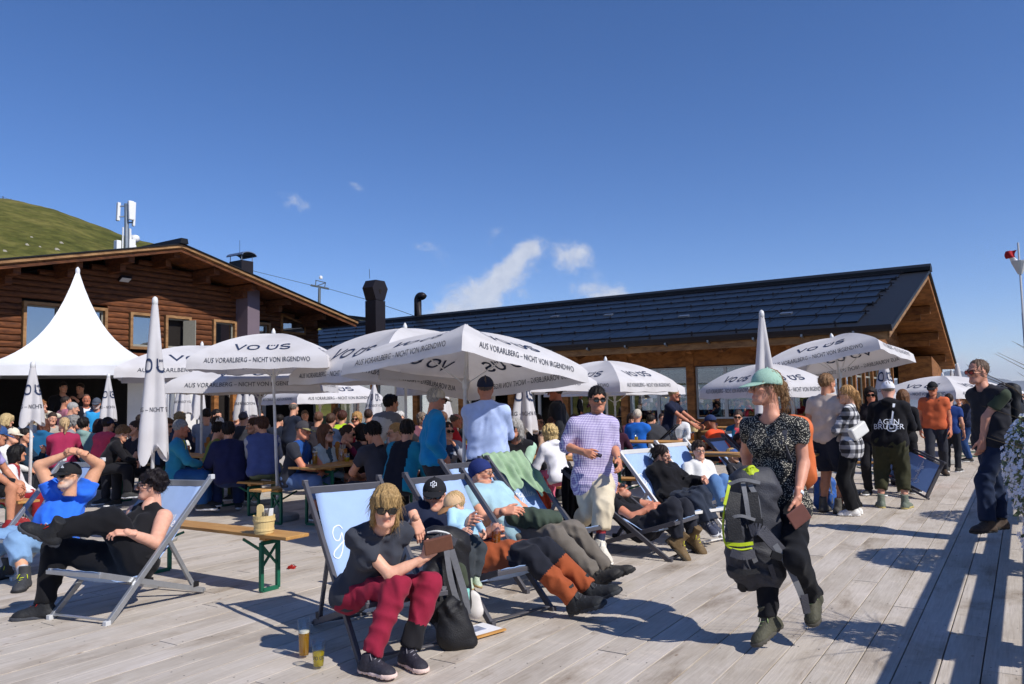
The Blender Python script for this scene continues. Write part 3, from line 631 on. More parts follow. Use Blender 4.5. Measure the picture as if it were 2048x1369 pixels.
def roof_things():
    # hexagonal black chimney on the hall roof
    o = W(-22.3, 24.0, 3.9); t = empty('hexagonal_chimney', o, 'black metal chimney with hexagonal head on the hall roof', 'chimney')
    m = MB(); h = .29; m.prism([W(-22.3-h, 24-h, 3.4), W(-22.3+h, 24-h, 3.4), W(-22.3+h, 24+h, 3.4), W(-22.3-h, 24+h, 3.4)], (0, 0, 2.42)); m.build('shaft', DARKM, t, o)
    k = [(-.26, 5.84), (.26, 5.84), (.46, 6.34), (.27, 6.66), (-.27, 6.66), (-.46, 6.34)]
    m = MB(); m.prism([W(-22.3+h*.98, 24+a, z) for a, z in k], -ND*(2*h*.98)); hd = m.build('head', DARKM, t, o)
    m = MB(); m.prism([W(-22.3+h*.985, 24+a*.8, 6.2+z*.8) for a, z in ((-.06, .12), (.06, .12), (.1, .04), (.04, -.02), (.03, -.12), (-.03, -.12), (-.04, -.02), (-.1, .04))], ND*.01); m.build('vent_slot', INSIDE, hd, o)
    m = MB(); m.tube([W(-22.6, 24, 6.8), W(-22.62, 24, 7.2)], .01, 5); m.build('lightning_rod', DARKM, t, o)
    # curved flue pipe on the ridge
    c = onv(836, 640, 32.2); o = c.copy(); m = MB()
    pts = [c+V3(0, 0, -.6), c+V3(0, 0, 1.05)]+[c+V3(0, 0, 1.05)+ND*(.22-.22*math.cos(a))+V3(0, 0, .22*math.sin(a)) for a in np.linspace(.2, 2.6, 7)]
    m.tube(pts, .2, 12); p = m.build('flue_pipe', DARKM, None, o, smooth=True); tag(p, 'dark flue pipe with a bent top on the hall ridge', 'flue')
    # white rendered block behind
    a, b_ = onv(700, 632, 46), onv(812, 650, 46); o = (a+b_)/2; o[2] = 0
    t = empty('white_annex', o, 'white flat-roofed block peeping out behind the black chimney', 'building')
    m = MB(); m.prism([V3(a[0], a[1], 0), V3(b_[0], b_[1], 0), V3(b_[0], b_[1], b_[2]-.15), V3(a[0], a[1], a[2]-.15)], BD*6); m.build('wall', PLAST, t, o)
    m = MB(); m.prism([V3(a[0], a[1], a[2]-.14)-ND*.3-BD*.3, V3(b_[0], b_[1], b_[2]-.14)+ND*.3-BD*.3, V3(b_[0], b_[1], b_[2]+.08)+ND*.3-BD*.3, V3(a[0], a[1], a[2]+.08)-ND*.3-BD*.3], BD*6.6); m.build('roof', ROOFD, t, o)
    # telecom mast on the chalet
    st = M('galvanised_steel', '#8f969c', .45, .12, 8., metal=.7); wh = M('white_radome', '#e6e6e4', .5, .04)
    def q(px, py): return onu(px, py, -31.)
    o = q(254, 500); t = empty('telecom_mast', o, 'steel telecom mast with white panel antennas above the chalet roof', 'mast')
    def bb(mb, n, mat, par=t, **k): return mb.build(n, mat, par, o, **k)
    m = MB(); m.tube([q(254, 520)-V3(0, 0, 1.), q(253, 408)], .09, 8); bb(m, 'pole', st)
    m = MB(); m.tube([q(245, 505), q(246, 455)], .03, 6); m.tube([q(261, 500), q(260, 458)], .05, 6); bb(m, 'cable_run', wh)
    for (x0, y0, x1, y1, w, dd) in ((241, 441, 243, 404, .13, -.2), (257, 442, 256, 404, .24, .2), (264, 454, 266, 406, .10, .1)):
        m = MB(); m.bar(q(x0, y0)+ND*dd, q(x1, y1)+ND*dd, w, .14, up=ND); an = bb(m, 'panel_antenna', wh, bevel=.03)
        m = MB(); m.tube([q(254, y0-8), q(x0, y0-8)+ND*dd*.8], .03, 5); m.tube([q(254, y1+8), q(x1, y1+8)+ND*dd*.8], .03, 5); bb(m, 'bracket', st, an)
    d = q(272, 478); m = MB(); ax = nrm(ND+BD*.2-V3(0, 0, .1))
    m.tube([d-ax*.32, d-ax*.25, d, d+ax*.06, d+ax*.1], [.05, .16, .165, .15, .02], 14); bb(m, 'microwave_dish', wh, smooth=True)
    m = MB(); m.tube([q(256, 480), d-ax*.2], .03, 5); bb(m, 'dish_arm', st)
    for (px, py, w, h) in ((235, 495, .2, .28), (262, 494, .28, .3), (268, 499, .07, .16)):
        m = MB(); m.frame_box(q(px, py), BD*w/2, ND*.12, V3(0, 0, h)); bb(m, 'equipment_box', wh, bevel=.02)
    # ski lift pylon and cable
    Y = 150.; pm = M('pylon_grey', '#6d7377', .6, .1, metal=.5)
    o = P(640, 604, Y); t = empty('lift_pylon', o, 'grey ski lift pylon on the skyline beside the chimney', 'pylon')
    m = MB(); m.tube([P(638, 640, Y), P(639, 577, Y)], [.32, .26], 8); m.build('mast', pm, t, o)
    m = MB(); m.bar(P(622, 571, Y), P(657, 578, Y), .35, .35); m.build('crossarm', pm, t, o)
    m = MB()
    for a, b_ in (((631, 573), (632, 561)), ((649, 576), (651, 566)), ((631, 561), (652, 566)), ((632, 573), (651, 566))): m.bar(P(*a, Y), P(*b_, Y), .14, .14)
    m.build('service_frame', pm, t, o)
    for x0 in (623, 648):
        m = MB()
        for k in range(5): m.lathe([(.22, -.06), (.25, 0), (.22, .06)], 10, P(x0+k*2.2, 571.5+(x0-622)*.2+k*.5, Y))
        m.build('sheave_train', pm, t, o)
    m = MB(); m.lathe([(.05, -.3), (.32, -.2), (.35, .2), (.1, .4)], 8, P(641.5, 556, Y)); m.build('warning_ball', M('white_ball', '#efeef0', .5, .02), t, o)
    m = MB(); pts = [P(80, 424, 190), P(230, 472, 175), P(420, 521, 163), P(625, 571.5, 150)]; m.tube(pts, .05, 5); m.tube([P(655, 577.5, 150), P(735, 600, 140), P(800, 622, 130), P(850, 640, 122)], .05, 5)
    c = m.build('lift_cable', pm, None, P(625, 571, 150)); tag(c, 'thin lift cable strung down the hill past the mast', 'cable')
    # snow fence on the ridge
    o = P(40, 410, 190); t = empty('ridge_fence', o, 'low wire fence along the crest of the grassy hill', 'fence'); fm = M('fence_wood', '#4a463f', .9, .2)
    pts = [(-10, 391, 402), (6, 393, 405), (22, 398, 410), (37, 402, 414), (48, 405, 419), (58, 408, 422), (68, 412, 425), (87, 417, 431)]
    for x, y0, y1 in pts: m = MB(); m.tube([P(x, y1+4, 183), P(x, y0, 183)], .09, 5); m.build('post', fm, t, o)
    for dy in (.15, .5, .85):
        m = MB(); m.tube([P(x, y0+(y1-y0)*dy, 183) for x, y0, y1 in pts], .03, 4); m.build('wire', fm, t, o)
roof_things()
def pagoda_tent():
    TW = M('white_pvc', '#dadadc', .55, .05, 2.5, .25, 4.); AL = M('pale_aluminium', '#b8b8b4', .4, .06, metal=.5)
    c = P(152, 700, 21.6); c[2] = 0; ey = nrm(V3(c[0], c[1], 0)); ex = V3(ey[1], -ey[0], 0); hw = 2.3
    t = empty('pagoda_tent', c, 'white pagoda tent with a sharp peak in front of the chalet', 'tent')
    ze, zp = 2.66, (CC+ray(148, 541)*((c[1])/ray(148, 541)[1]))[2]
    n, k = 14, 16
    def pt(side, s, tt):   # side 0..3, s along the eave -1..1, tt eave->peak
        e = tt**1.0; sh = (1-e)
        cx = [(s, -1), (1, s), (-s, 1), (-1, -s)][side]
        h = ze+(zp-ze)*(e**1.9*.62+e**5*.38)
        r_ = sh*hw*(1.03)+.02
        sag = -.10*(1-s*s)*math.sin(math.pi*min(1, e*1.2))*(1-e)
        rip = .012*math.sin(s*22+e*9)*(1-e)*min(1, e*6)
        return c+ex*cx[0]*r_+ey*cx[1]*r_+V3(0, 0, h+sag+rip)
    m = MB()
    for sd in range(4): m.grid(lambda i, j: pt(sd, 2*i-1, j), n, k)
    m.build('roof', TW, t, c, smooth=True)
    m = MB()
    for sd in range(4):
        m.grid(lambda i, j: pt(sd, 2*i-1, 0)+V3(0, 0, -.24*j)+(ex*[0, 1, 0, -1][sd]+ey*[-1, 0, 1, 0][sd])*(.01+.015*math.sin(i*25)*j), n*2, 3)
    m.build('valance', TW, t, c, smooth=True)
    m = MB(); m.lathe([(.05, -.2), (.06, 0), (.045, .05), (.01, .09)], 10, c+V3(0, 0, zp)); m.build('finial', TW, t, c, smooth=True)
    for sx in (-1, 1):
        for sy in (-1, 1):
            m = MB(); q = c+ex*sx*hw*.985+ey*sy*hw*.985; m.bar(q, q+V3(0, 0, ze-.02), .07, .07); m.build('post', AL, t, c)
    m = MB(); q = c-ex*hw*.985-ey*hw*.985
    for s in (1, -1): m.tube([q+V3(0, 0, 1.75), q+V3(0, 0, 2.4)+(ex if s > 0 else ey)*.7], .018, 6)
    m.build('corner_brace', AL, t, c)
    def curtain(p, d, nrm_, w, nm='gathered_curtain'):
        m = MB(); m.grid(lambda i, j: p+d*w*(i-.5)*(1-.55*math.sin(math.pi*j)**.7*(1 if j < .55 else .75))+nrm_*(.05*math.sin(i*19)+.02*math.sin(i*41))+V3(0, 0, 2.3-2.28*j), 30, 14); m.build(nm, TW, t, c, smooth=True)
    curtain(c-ex*hw*.95-ey*hw*.97+ey*.12, ex, ey, .5); curtain(c+ex*hw*.93-ey*hw*.94, ex, ey, .4)
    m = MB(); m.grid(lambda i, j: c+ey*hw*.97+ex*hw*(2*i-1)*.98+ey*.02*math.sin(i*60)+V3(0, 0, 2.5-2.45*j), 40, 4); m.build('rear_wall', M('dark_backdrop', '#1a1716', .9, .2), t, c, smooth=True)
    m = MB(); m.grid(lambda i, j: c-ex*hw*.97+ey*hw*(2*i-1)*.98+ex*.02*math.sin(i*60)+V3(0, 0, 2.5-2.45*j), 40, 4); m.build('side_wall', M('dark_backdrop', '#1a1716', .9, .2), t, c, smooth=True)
    # white screen wall standing right of the tent
    a = P(255, 800, 21.5); b_ = P(392, 800, 22.5); o = (a+b_)/2; o[2] = 0; m = MB(); m.bar(V3(a[0], a[1], 1.15), V3(b_[0], b_[1], 1.15), .08, 2.3); w = m.build('screen_wall', PLAST, None, o); tag(w, 'plain white screen wall between tent and chalet posts', 'wall')
pagoda_tent()
# ================================================================== lettering
def stroke(mb, pts, w, closed=False):
    pts = [np.asarray(p, float) for p in pts]; n = len(pts); L_ = []; R2 = []
    for i in range(n):
        a = pts[(i-1) % n] if (closed or i > 0) else pts[i]; b = pts[(i+1) % n] if (closed or i < n-1) else pts[i]
        d = b-a; d = d/max(1e-9, np.linalg.norm(d)); q = np.array([-d[1], d[0]])
        k = 1.
        if 0 < i < n-1 or closed:
            d0 = pts[i]-a; d0 = d0/max(1e-9, np.linalg.norm(d0)); k = 1/max(.5, abs(d0@d))
        L_.append(pts[i]+q*w/2*k); R2.append(pts[i]-q*w/2*k)
    o = len(mb.v); mb.v.extend([(p[0], p[1], 0) for p in L_]+[(p[0], p[1], 0) for p in R2])
    for i in range(n if closed else n-1): j = (i+1) % n; mb.f.append((o+i, o+j, o+n+j, o+n+i)); mb.m.append(0)
def catmull(pts, k=5):
    p = [np.asarray(x, float) for x in pts]; p = [2*p[0]-p[1]]+p+[2*p[-1]-p[-2]]; out = []
    for i in range(1, len(p)-2):
        for j in range(k):
            t = j/k; out.append(.5*((2*p[i])+(-p[i-1]+p[i+1])*t+(2*p[i-1]-5*p[i]+4*p[i+1]-p[i+2])*t*t+(-p[i-1]+3*p[i]-3*p[i+1]+p[i+2])*t**3))
    out.append(p[-2]); return out
def rrect(x0, y0, x1, y1, r, k=5):
    o = []
    for cx, cy, a0 in ((x1-r, y1-r, 0), (x0+r, y1-r, 90), (x0+r, y0+r, 180), (x1-r, y0+r, 270)):
        o += [(cx+r*math.cos(R_(a0+90*i/k)), cy+r*math.sin(R_(a0+90*i/k))) for i in range(k+1)]
    return o
def logo2d():
    """V O  U-with-dots-inside  S; height 1"""
    m = MB(); w = .17
    stroke(m, [(0, 1), (.42, .02), (.84, 1)], w)
    stroke(m, rrect(1.08, .08, 1.92, .92, .36), w, True)
    stroke(m, [(2.65, 1), (2.65, .42)]+[(3.02+.37*math.cos(a), .42+.36*math.sin(a)) for a in np.linspace(math.pi, 2*math.pi, 9)]+[(3.39, 1)], w)
    for x in (2.91, 3.13): stroke(m, [(x, .93), (x, .76)], .14)
    stroke(m, catmull([(4.40, .80), (4.2, .92), (3.95, .92), (3.76, .82), (3.74, .64), (3.95, .53), (4.22, .46), (4.42, .34), (4.38, .14), (4.15, .07), (3.92, .08), (3.70, .22)], 4), w)
    v = np.array(m.v); v[:, 0] -= 2.2; v[:, 1] -= .5; return v[:, :2], m.f
def text2d(s, h, xs=1.):
    c = bpy.data.curves.new('t', 'FONT'); c.body = s; c.align_x = 'CENTER'; c.align_y = 'CENTER'; c.size = h*1.4; c.resolution_u = 2
    o = bpy.data.objects.new('t', c); COL.objects.link(o); bpy.context.view_layer.update()
    me = bpy.data.meshes.new_from_object(o.evaluated_get(bpy.context.evaluated_depsgraph_get()))
    v = np.array([x.co[:] for x in me.vertices])[:, :2]; f = [tuple(p.vertices) for p in me.polygons]
    bpy.data.objects.remove(o); bpy.data.curves.remove(c); bpy.data.meshes.remove(me); v[:, 0] *= xs; return v, f
LOGO = logo2d(); SLOGAN = text2d('AUS VORARLBERG \u2013 NICHT VON IRGENDWO', .1, .82)
def script2d():
    m = MB(); w = .085
    e = [(2.6, .45), (2.8, .58), (2.72, .76), (2.58, .5), (2.7, .25), (2.92, .4)]
    l = [(2.92, .4), (3.12, .9), (3.14, 1.28), (3.0, 1.15), (2.98, .5), (3.08, .25), (3.24, .4)]
    for s in ([(1.0, 1.15), (.75, 1.42), (.3, 1.3), (.05, .85), (.15, .42), (.5, .38), (.85, .85), (.8, .3), (.5, -.45), (.05, -.95), (-.35, -.85), (-.2, -.45), (.5, .05), (1.05, .35)],
              [(1.4, .68), (1.15, .66), (1.02, .38), (1.18, .2), (1.4, .45), (1.46, .7), (1.42, .35), (1.62, .28)], [(1.62, .28), (1.72, .72), (1.92, .64), (1.88, .35), (2.02, .25)],
              [(2.34, .68), (2.12, .66), (2.05, .4), (2.2, .25), (2.38, .5), (2.42, .7), (2.36, -.1), (2.15, -.45), (2.0, -.25), (2.3, .1), (2.6, .45)], e, l, [(x+.32, y) for x, y in l], [(x+.98, y) for x, y in e],
              [(3.9, .4), (4.0, .66), (4.0, .25), (4.05, .5), (4.2, .68), (4.28, .5), (4.27, .28), (4.5, .42)]): stroke(m, catmull(s, 5), w)
    for k in range(8): stroke(m, [(2.5+k*.16, -.42), (2.6+k*.16, -.42)], .07)
    v = np.array(m.v); v[:, 0] -= 2.1; return v[:, :2], m.f
SCRIPT = script2d()
NAVY = M('navy_print', '#22304f', .8, .05, 30.); GREYP = M('dark_grey_print', '#3d3f48', .8, .05, 30.); WHITEP = M('white_print', '#e8ebf2', .8, .03, 30.)
# ================================================================== parasols
def parasol_fabric():
    m = bpy.data.materials.new('parasol_fabric'); nt, N, L, B = nodes_of(m); out = N['Material Output']
    c = (.78, .755, .77, 1); B.inputs['Base Color'].default_value = c; B.inputs['Roughness'].default_value = .8; B.inputs['Specular IOR Level'].default_value = .2
    tc = N.new('ShaderNodeTexCoord'); nz = N.new('ShaderNodeTexNoise'); nz.inputs['Scale'].default_value = 3.5; nz.inputs['Detail'].default_value = 5; L.new(tc.outputs['Object'], nz.inputs['Vector'])
    r = N.new('ShaderNodeValToRGB'); L.new(nz.outputs['Fac'], r.inputs[0]); e = r.color_ramp.elements; e[0].position = .3; e[0].color = (.70, .675, .67, 1); e[1].position = .6; e[1].color = (.80, .78, .79, 1); L.new(r.outputs[0], B.inputs['Base Color'])
    bp = N.new('ShaderNodeBump'); bp.inputs['Strength'].default_value = .25; bp.inputs['Distance'].default_value = .02; L.new(nz.outputs['Fac'], bp.inputs['Height']); L.new(bp.outputs[0], B.inputs['Normal'])
    tr = N.new('ShaderNodeBsdfTranslucent'); tr.inputs[0].default_value = (.62, .55, .50, 1)
    mx = N.new('ShaderNodeMixShader'); mx.inputs[0].default_value = .30; L.new(B.outputs[0], mx.inputs[1]); L.new(tr.outputs[0], mx.inputs[2]); L.new(mx.outputs[0], out.inputs[0]); return m
PFAB = parasol_fabric(); PPOLE = M('white_steel_pole', '#d9d8d6', .4, .05, 6., dirt=('#8a8178', 5., .5)); PBASE = M('concrete_base', '#9c9a95', .85, .12, 8.)
def frame_mat(rz, tilt_dir, tilt):
    ax = np.cross((0, 0, 1), tilt_dir) if tilt else V3(1, 0, 0)
    return np.array(Matrix.Rotation(tilt, 3, Vector(ax)) @ Matrix.Rotation(rz, 3, 'Z'))
def parasol(apex, rz, label, side=2.05, rise=.40, val=.16, tilt=0., tdir=(1, 0, 0), base=None, group='open parasols', base_plate=True, text=True, lw=.115, detail=12):
    """square open parasol; apex in world, pole runs down the canopy axis to the base"""
    apex = np.asarray(apex, float); Rt = frame_mat(rz, np.asarray(tdir, float), tilt); hs = side/2
    if base is None: base = V3(apex[0], apex[1], 0)
    base = np.asarray(base, float); o = base
    t = empty('parasol', o, label, 'parasol', group)
    def surf(sd, s, tt, off=0.):
        e = min(tt, 1.); z = -rise*(e**1.9); hr = hs*e
        cx = [(s, -1), (1, s), (-s, 1), (-1, -s)][sd]
        bow = -.05*(1-s*s)*math.sin(math.pi*min(1, e))*1.0
        rad = hr*(1-.035*(1-s*s)*e)          # edges pulled in between the ribs
        if tt > 1: z -= (tt-1)*val/.2*(1+.05*math.sin(s*9)); rad += (tt-1)*.12*(1 if abs(s) < .97 else .5)
        p = V3(cx[0]*rad, cx[1]*rad, z+bow)
        sl = rise*1.9*max(e, .05)**.9/hs; nn = nrm(V3([0, 1, 0, -1][sd]*sl, [-1, 0, 1, 0][sd]*sl, 1.)) if tt <= 1 else V3([0, 1, 0, -1][sd], [-1, 0, 1, 0][sd], .1)
        return apex+Rt@(p+nn*off)
    m = MB()
    for sd in range(4): m.grid(lambda i, j: surf(sd, 2*i-1, 1.2*j), detail, detail+2)
    m.build('canopy', PFAB, t, o, smooth=True)
    if text:
        for sd in range(4):
            for (v, f), mat, nm, sc, t0 in ((LOGO, NAVY, 'logo', .19*side/2.05, .73), (SLOGAN, GREYP, 'slogan', .66*side/2.05, 1.06)):
                mb = MB()
                for off in (.006, -.006):
                    P_ = []
                    for x, y in v:
                        tt = t0-y*sc/hs*(.93 if t0 < 1 else 1.25); s = x*sc/(hs*max(min(tt, 1.), .1)); P_.append(surf(sd, max(-.98, min(.98, s)), tt, off))
                    mb.add(P_, f)
                mb.build(nm, mat, t, o)
    # ribs and struts under the cloth
    axis = Rt@V3(0, 0, 1); hub = apex-axis*.62
    for k in range(4):
        m = MB(); a = R_(45+90*k); d = V3(math.cos(a), math.sin(a), 0)*math.sqrt(2)
        pts = [apex+Rt@(d*hs*e*.985+V3(0, 0, -rise*e**1.9-.018)) for e in np.linspace(0.03, 1, 7)]; m.tube(pts, .008, 5); m.tube([hub, pts[3]], .007, 5); m.build('rib', PPOLE, t, o)
    m = MB(); m.tube([base+V3(0, 0, .02), base+(hub-base)*.45, hub, apex+axis*.02], [.021, .021, .018, .016], 10); m.build('pole', PPOLE, t, o, smooth=True)
    m = MB(); m.tube([apex-axis*.02, apex+axis*.03, apex+axis*.055, apex+axis*.075], [.03, .028, .018, .006], 8); m.build('finial', PPOLE, t, o, smooth=True)
    m = MB(); m.tube([hub+axis*.05, hub-axis*.05], .03, 8); m.build('hub', PPOLE, t, o)
    if base_plate:
        m = MB(); m.lathe([(.27, 0), (.28, .03), (.26, .07), (.06, .10), (.035, .3)], 20, base); m.build('base', PBASE, t, o, smooth=False)
    return t
def apx(px, py, Y): return P(px, py, Y)
def rz_of(d): return math.atan2(d[1], d[0])
BOARD = rz_of(ND)
def gb(px, Y):
    p = P(px, 1000, Y); return V3(p[0], p[1], 0)
b = G(557, 1040); parasol(P(547, 668, b[1]), .07, 'open parasol with its whole front panel and logo facing the deck, left of centre', base=b, side=1.74, rise=.36)
parasol(P(934, 662, 8.8), .82, 'large tilted parasol over the man in the pale blue shirt', side=1.92, rise=.40, tilt=R_(10), tdir=(.25, 1, 0), base=gb(924, 8.55))
parasol(P(404, 692, 13.2), .42, 'open parasol behind the big furled one, wide and low', side=2.5, rise=.42)
parasol(P(810, 657, 10.6), .74, 'parasol with a bunched white peak just behind the tilted one', side=2.25, rise=.58)
parasol(P(520, 722, 12.6), .1, 'parasol mostly hidden beneath the front logo parasol', side=2.2, rise=.36)
parasol(P(640, 758, 17.5), .7, 'small distant parasol low between the front ones', side=2.0, rise=.4)
parasol(P(1211, 722, 13.6), .84, 'parasol with two logo panels above the man in the checked shirt', side=1.75, rise=.40)
parasol(P(1228, 748, 16.6), .8, 'lower parasol tucked under the two-logo parasol', side=2.1, rise=.30)
parasol(P(1664, 676, 12.6), .86, 'large parasol over the group by the hall corner', side=1.82, rise=.36, tilt=R_(11), tdir=(-.45, 1, 0), base=gb(1684, 12.3))
parasol(P(1528, 728, 12.0), .35, 'parasol half hidden behind the woman with the green cap', side=1.4, rise=.36)
parasol(P(1885, 752, 17.0), .45, 'parasol behind the hiker in the orange shirt', side=1.85, rise=.34)
parasol(P(985, 715, 12.2), .5, 'parasol whose lower edge shows below the tilted one', side=2.3, rise=.4)
def furled(top, bottom_z, label, r=.15, rz=0., base=None, seed=0, group='furled parasols', text=True, tip_skirt=.8):
    """closed parasol: cloth hanging in folds about the pole"""
    top = np.asarray(top, float); rs = np.random.RandomState(seed); base = V3(top[0], top[1], 0) if base is None else np.asarray(base, float)
    ax = nrm(top-base); o = base; L_ = (top[2]-bottom_z)/ax[2]; t = empty('furled_parasol', o, label, 'parasol', group)
    x = nrm(np.cross(ax, (0, 1, 0))); y = np.cross(ax, x); nf = 8; ph = rs.uniform(0, 6.28)
    def surf(a, j, off=0.):
        k = j**.8; rr_ = r*(.16+.84*k)*(1-.10*max(0, j-.8)/.2); fold = (.22+.3*j)*math.sin(nf*a/2+ph+.8*j)+.13*math.sin(5*a+ph*2)
        q = rr_*(1+fold*min(1, j*2)*.7)+off
        drop = L_*j*(1+ (.07*math.sin(4*a+ph)-.03 if j > .97 else 0)+(.03*math.sin(3*a+ph) if j > .8 else 0))
        return top-ax*drop+(x*math.cos(a)+y*math.sin(a))*q
    m = MB(); na, nj = 56, 22
    m.grid(lambda i, j: surf(2*math.pi*i+rz, j), na, nj); m.build('canopy', PFAB, t, o, smooth=True)
    if text:
        for v, f, mat, nm, sc, j0 in ((*LOGO, NAVY, 'logo', r*1.0, .42), (*SLOGAN, GREYP, 'slogan', .55, .70)):
            mb = MB(); P_ = [surf(rz_of(-V3(top[0], top[1], 0))-math.atan2((-V3(top[0], top[1], 0))@y, (-V3(top[0], top[1], 0))@x)*0 - rz_of(-V3(top[0], top[1], 0)) + math.atan2((-V3(top[0], top[1], 0))@y, (-V3(top[0], top[1], 0))@x) + (xx*sc/(r*1.15))*(1 if np.cross(x, y)[2] > 0 else -1), j0-yy*sc/L_, .007) for xx, yy in v]; mb.add(P_, f); mb.build(nm, mat, t, o)
    m = MB(); m.tube([base+V3(0, 0, .02), top+ax*.02], .021, 10); m.build('pole', PPOLE, t, o, smooth=True)
    m = MB(); m.tube([top-ax*.07, top-ax*.0, top+ax*.03, top+ax*.05], [.034, .036, .03, .01], 8); m.build('finial', PPOLE, t, o, smooth=True)
    m = MB(); m.lathe([(.27, 0), (.28, .03), (.26, .07), (.06, .10), (.035, .3)], 20, base); m.build('base', PBASE, t, o)
    return t
def fz(px, py, Y): return P(px, py, Y)[2]
furled(P(310, 602, 9.2), fz(310, 915, 9.2), 'tall furled parasol standing closest, beside the blue-shirted man', r=.165, seed=1)
furled(P(66, 730, 10.5), fz(66, 850, 10.5), 'furled parasol behind the boy in the red jacket', r=.14, seed=2)
furled(P(217, 752, 16.5), fz(217, 842, 16.5), 'furled parasol in the tent opening', r=.15, seed=3)
furled(P(367, 745, 17.), fz(367, 830, 17.), 'furled parasol before the white screen wall', r=.16, seed=4)
furled(P(398, 735, 18.), fz(398, 835, 18.), 'furled parasol by the dark post of the chalet', r=.15, seed=5, text=False)
furled(P(492, 745, 15.5), fz(492, 835, 15.5), 'furled parasol beside the chalet arch', r=.19, seed=6)
furled(P(748, 770, 16.), fz(748, 830, 16.), 'furled parasol behind the man in the white sweater', r=.15, seed=7)
furled(P(1046, 735, 10.8), fz(1046, 868, 10.8), 'furled parasol behind the grey-haired woman', r=.17, seed=8)
furled(P(886, 760, 15.), fz(886, 840, 15.), 'furled parasol between the two standing men', r=.16, seed=9, text=False)
furled(P(1523, 628, 10.2), fz(1523, 830, 10.2), 'furled parasol rising behind the green cap', r=.15, seed=10, text=False)
furled(P(1767, 712, 14.), fz(1767, 812, 14.), 'furled parasol behind the white-capped man', r=.17, seed=11)
furled(P(1914, 730, 22.), fz(1914, 800, 22.), 'far furled parasol by the valley edge', r=.2, seed=12, text=False)
furled(P(1903, 742, 25.), fz(1903, 800, 25.), 'farthest furled parasol, thin and low', r=.16, seed=13, text=False)
# ================================================================== deck chairs
CANV = M('pale_blue_canvas', '#9fb8e0', .8, .06, 5., .3, 350., spec=.2)
ALU = M('brushed_aluminium', '#aeb0b3', .38, .08, 20., metal=.65); GRAPH = M('graphite_frame', '#55545a', .5, .08, 12., metal=.25); WHF = M('white_frame', '#dcdad6', .45, .04, 10.)
def chair_axes(back):
    back = nrm(V3(back[0], back[1], 0)); return back, V3(back[1], -back[0], 0)
CHAIRS = {}
def deckchair(key, foot_left, back, label, fm, run=1.0, ht=.95, text=True, width=.56, group='deckchairs facing the sun'):
    back, lat = chair_axes(back); o = np.asarray(foot_left, float)+lat*width/2; o[2] = 0
    t = empty('deckchair', o, label, 'deckchair', group, rz=math.atan2(-back[0], back[1])); hw = width/2
    CHAIRS[key] = (o, back, lat, run, ht)
    LR = lambda s: ht*s/run
    for sx in (-1, 1):
        m = MB(); m.bar((sx*hw, -.02, .0), (sx*hw, run, ht), .028, .045, up=(0, -ht, run)); part('long_rail', m, fm, t, bevel=.004)
        m = MB(); m.bar((sx*(hw-.035), .96, .025), (sx*(hw-.035), -.07, .36), .026, .042); part('seat_rail', m, fm, t, bevel=.004)
        m = MB(); m.bar((sx*(hw-.0), .54*run, LR(.54*run)-.01), (sx*(hw-.035), .84, .09), .024, .035); part('strut', m, fm, t, bevel=.004)
        m = MB(); m.box((sx*(hw-.036), .86, .095), (.016, .03, .02)); part('notch_block', m, M('black_plastic', '#18181a', .5, .1), t)
        for (y, z) in ((-.02, .012), (run, ht)): m = MB(); m.box((sx*hw, y, z), (.018, .022, .02)); part('end_cap', m, M('grey_plastic', '#c9cacb', .5, .05) if fm is not GRAPH else GRAPH, t, bevel=.004)
    for (y, z, w, h) in ((run-.05, ht-.05, .022, .05), (-.0, .03, .03, .012), (.95, .03, .022, .02), (-.065, .352, .022, .03)):
        m = MB(); m.bar((-hw+.012, y, z), (hw-.012, y, z), w, h); part('cross_bar', m, fm, t, bevel=.003)
    k = catmull([(run-.03, ht-.035), (.82*run, ht*.735), (.63*run, ht*.50), (.45, .325), (.27, .25), (.10, .275), (-.06, .375)], 6); fw = .225
    K = [np.array(q) for q in k]; nk = len(K)
    def surf(x, j, off=0.):
        f = j*(nk-1); i = min(int(f), nk-2); q = K[i]*(1-(f-i))+K[i+1]*(f-i); d = K[i+1]-K[i]; d = d/np.linalg.norm(d); nn = np.array([-d[1], d[0]]); nn = nn if nn[1] > 0 else -nn
        sag = -.018*(1-(x/fw)**2)*math.sin(math.pi*j)+.003*math.sin(x*60+j*5)
        q = q+nn*(off+sag); return V3(x, q[0], q[1])
    m = MB(); m.grid(lambda i, j: surf(fw*(2*i-1), j), 8, nk); c = part('canvas', m, CANV, t, smooth=True); so_ = c.modifiers.new('thick', 'SOLIDIFY'); so_.thickness = .002
    if text:
        mb = MB(); v, f = SCRIPT; sc = .08
        mb.add([surf(x*sc-.0, .27-y*sc*.72, .006) for x, y in v], f); part('script_lettering', mb, WHITEP, c)
    return t
deckchair('D1', G(30, 1160)-.56*V3(.93, -.365, 0), (.365, .93), 'silver deckchair of the man with his arms behind his head', ALU, .92, 1.02, text=False)
deckchair('D2', G(218, 1250)-.56*V3(.93, -.365, 0), (.365, .93), 'silver deckchair of the woman all in black', ALU, 1.0, .95)
deckchair('D3', G(720, 1330), (-.53, .85), 'graphite deckchair with white script behind the woman in wine-red trousers', GRAPH, 1.06, .98)
deckchair('D4', G(981, 1251), (-.64, .77), 'graphite deckchair of the man holding a beer', GRAPH, 1.08, .96)
deckchair('D5', G(1050, 1186), (-.68, .73), 'graphite deckchair of the man in the navy bandana', GRAPH, 1.08, 1.0)
deckchair('D6', G(1112, 1150), (-.66, .75), 'graphite deckchair with a green jacket thrown over it', GRAPH, 1.04, .98)
deckchair('D7', G(1337, 1124), (-.80, .60), 'graphite deckchair of the man dozing in black', GRAPH, 1.15, .80)
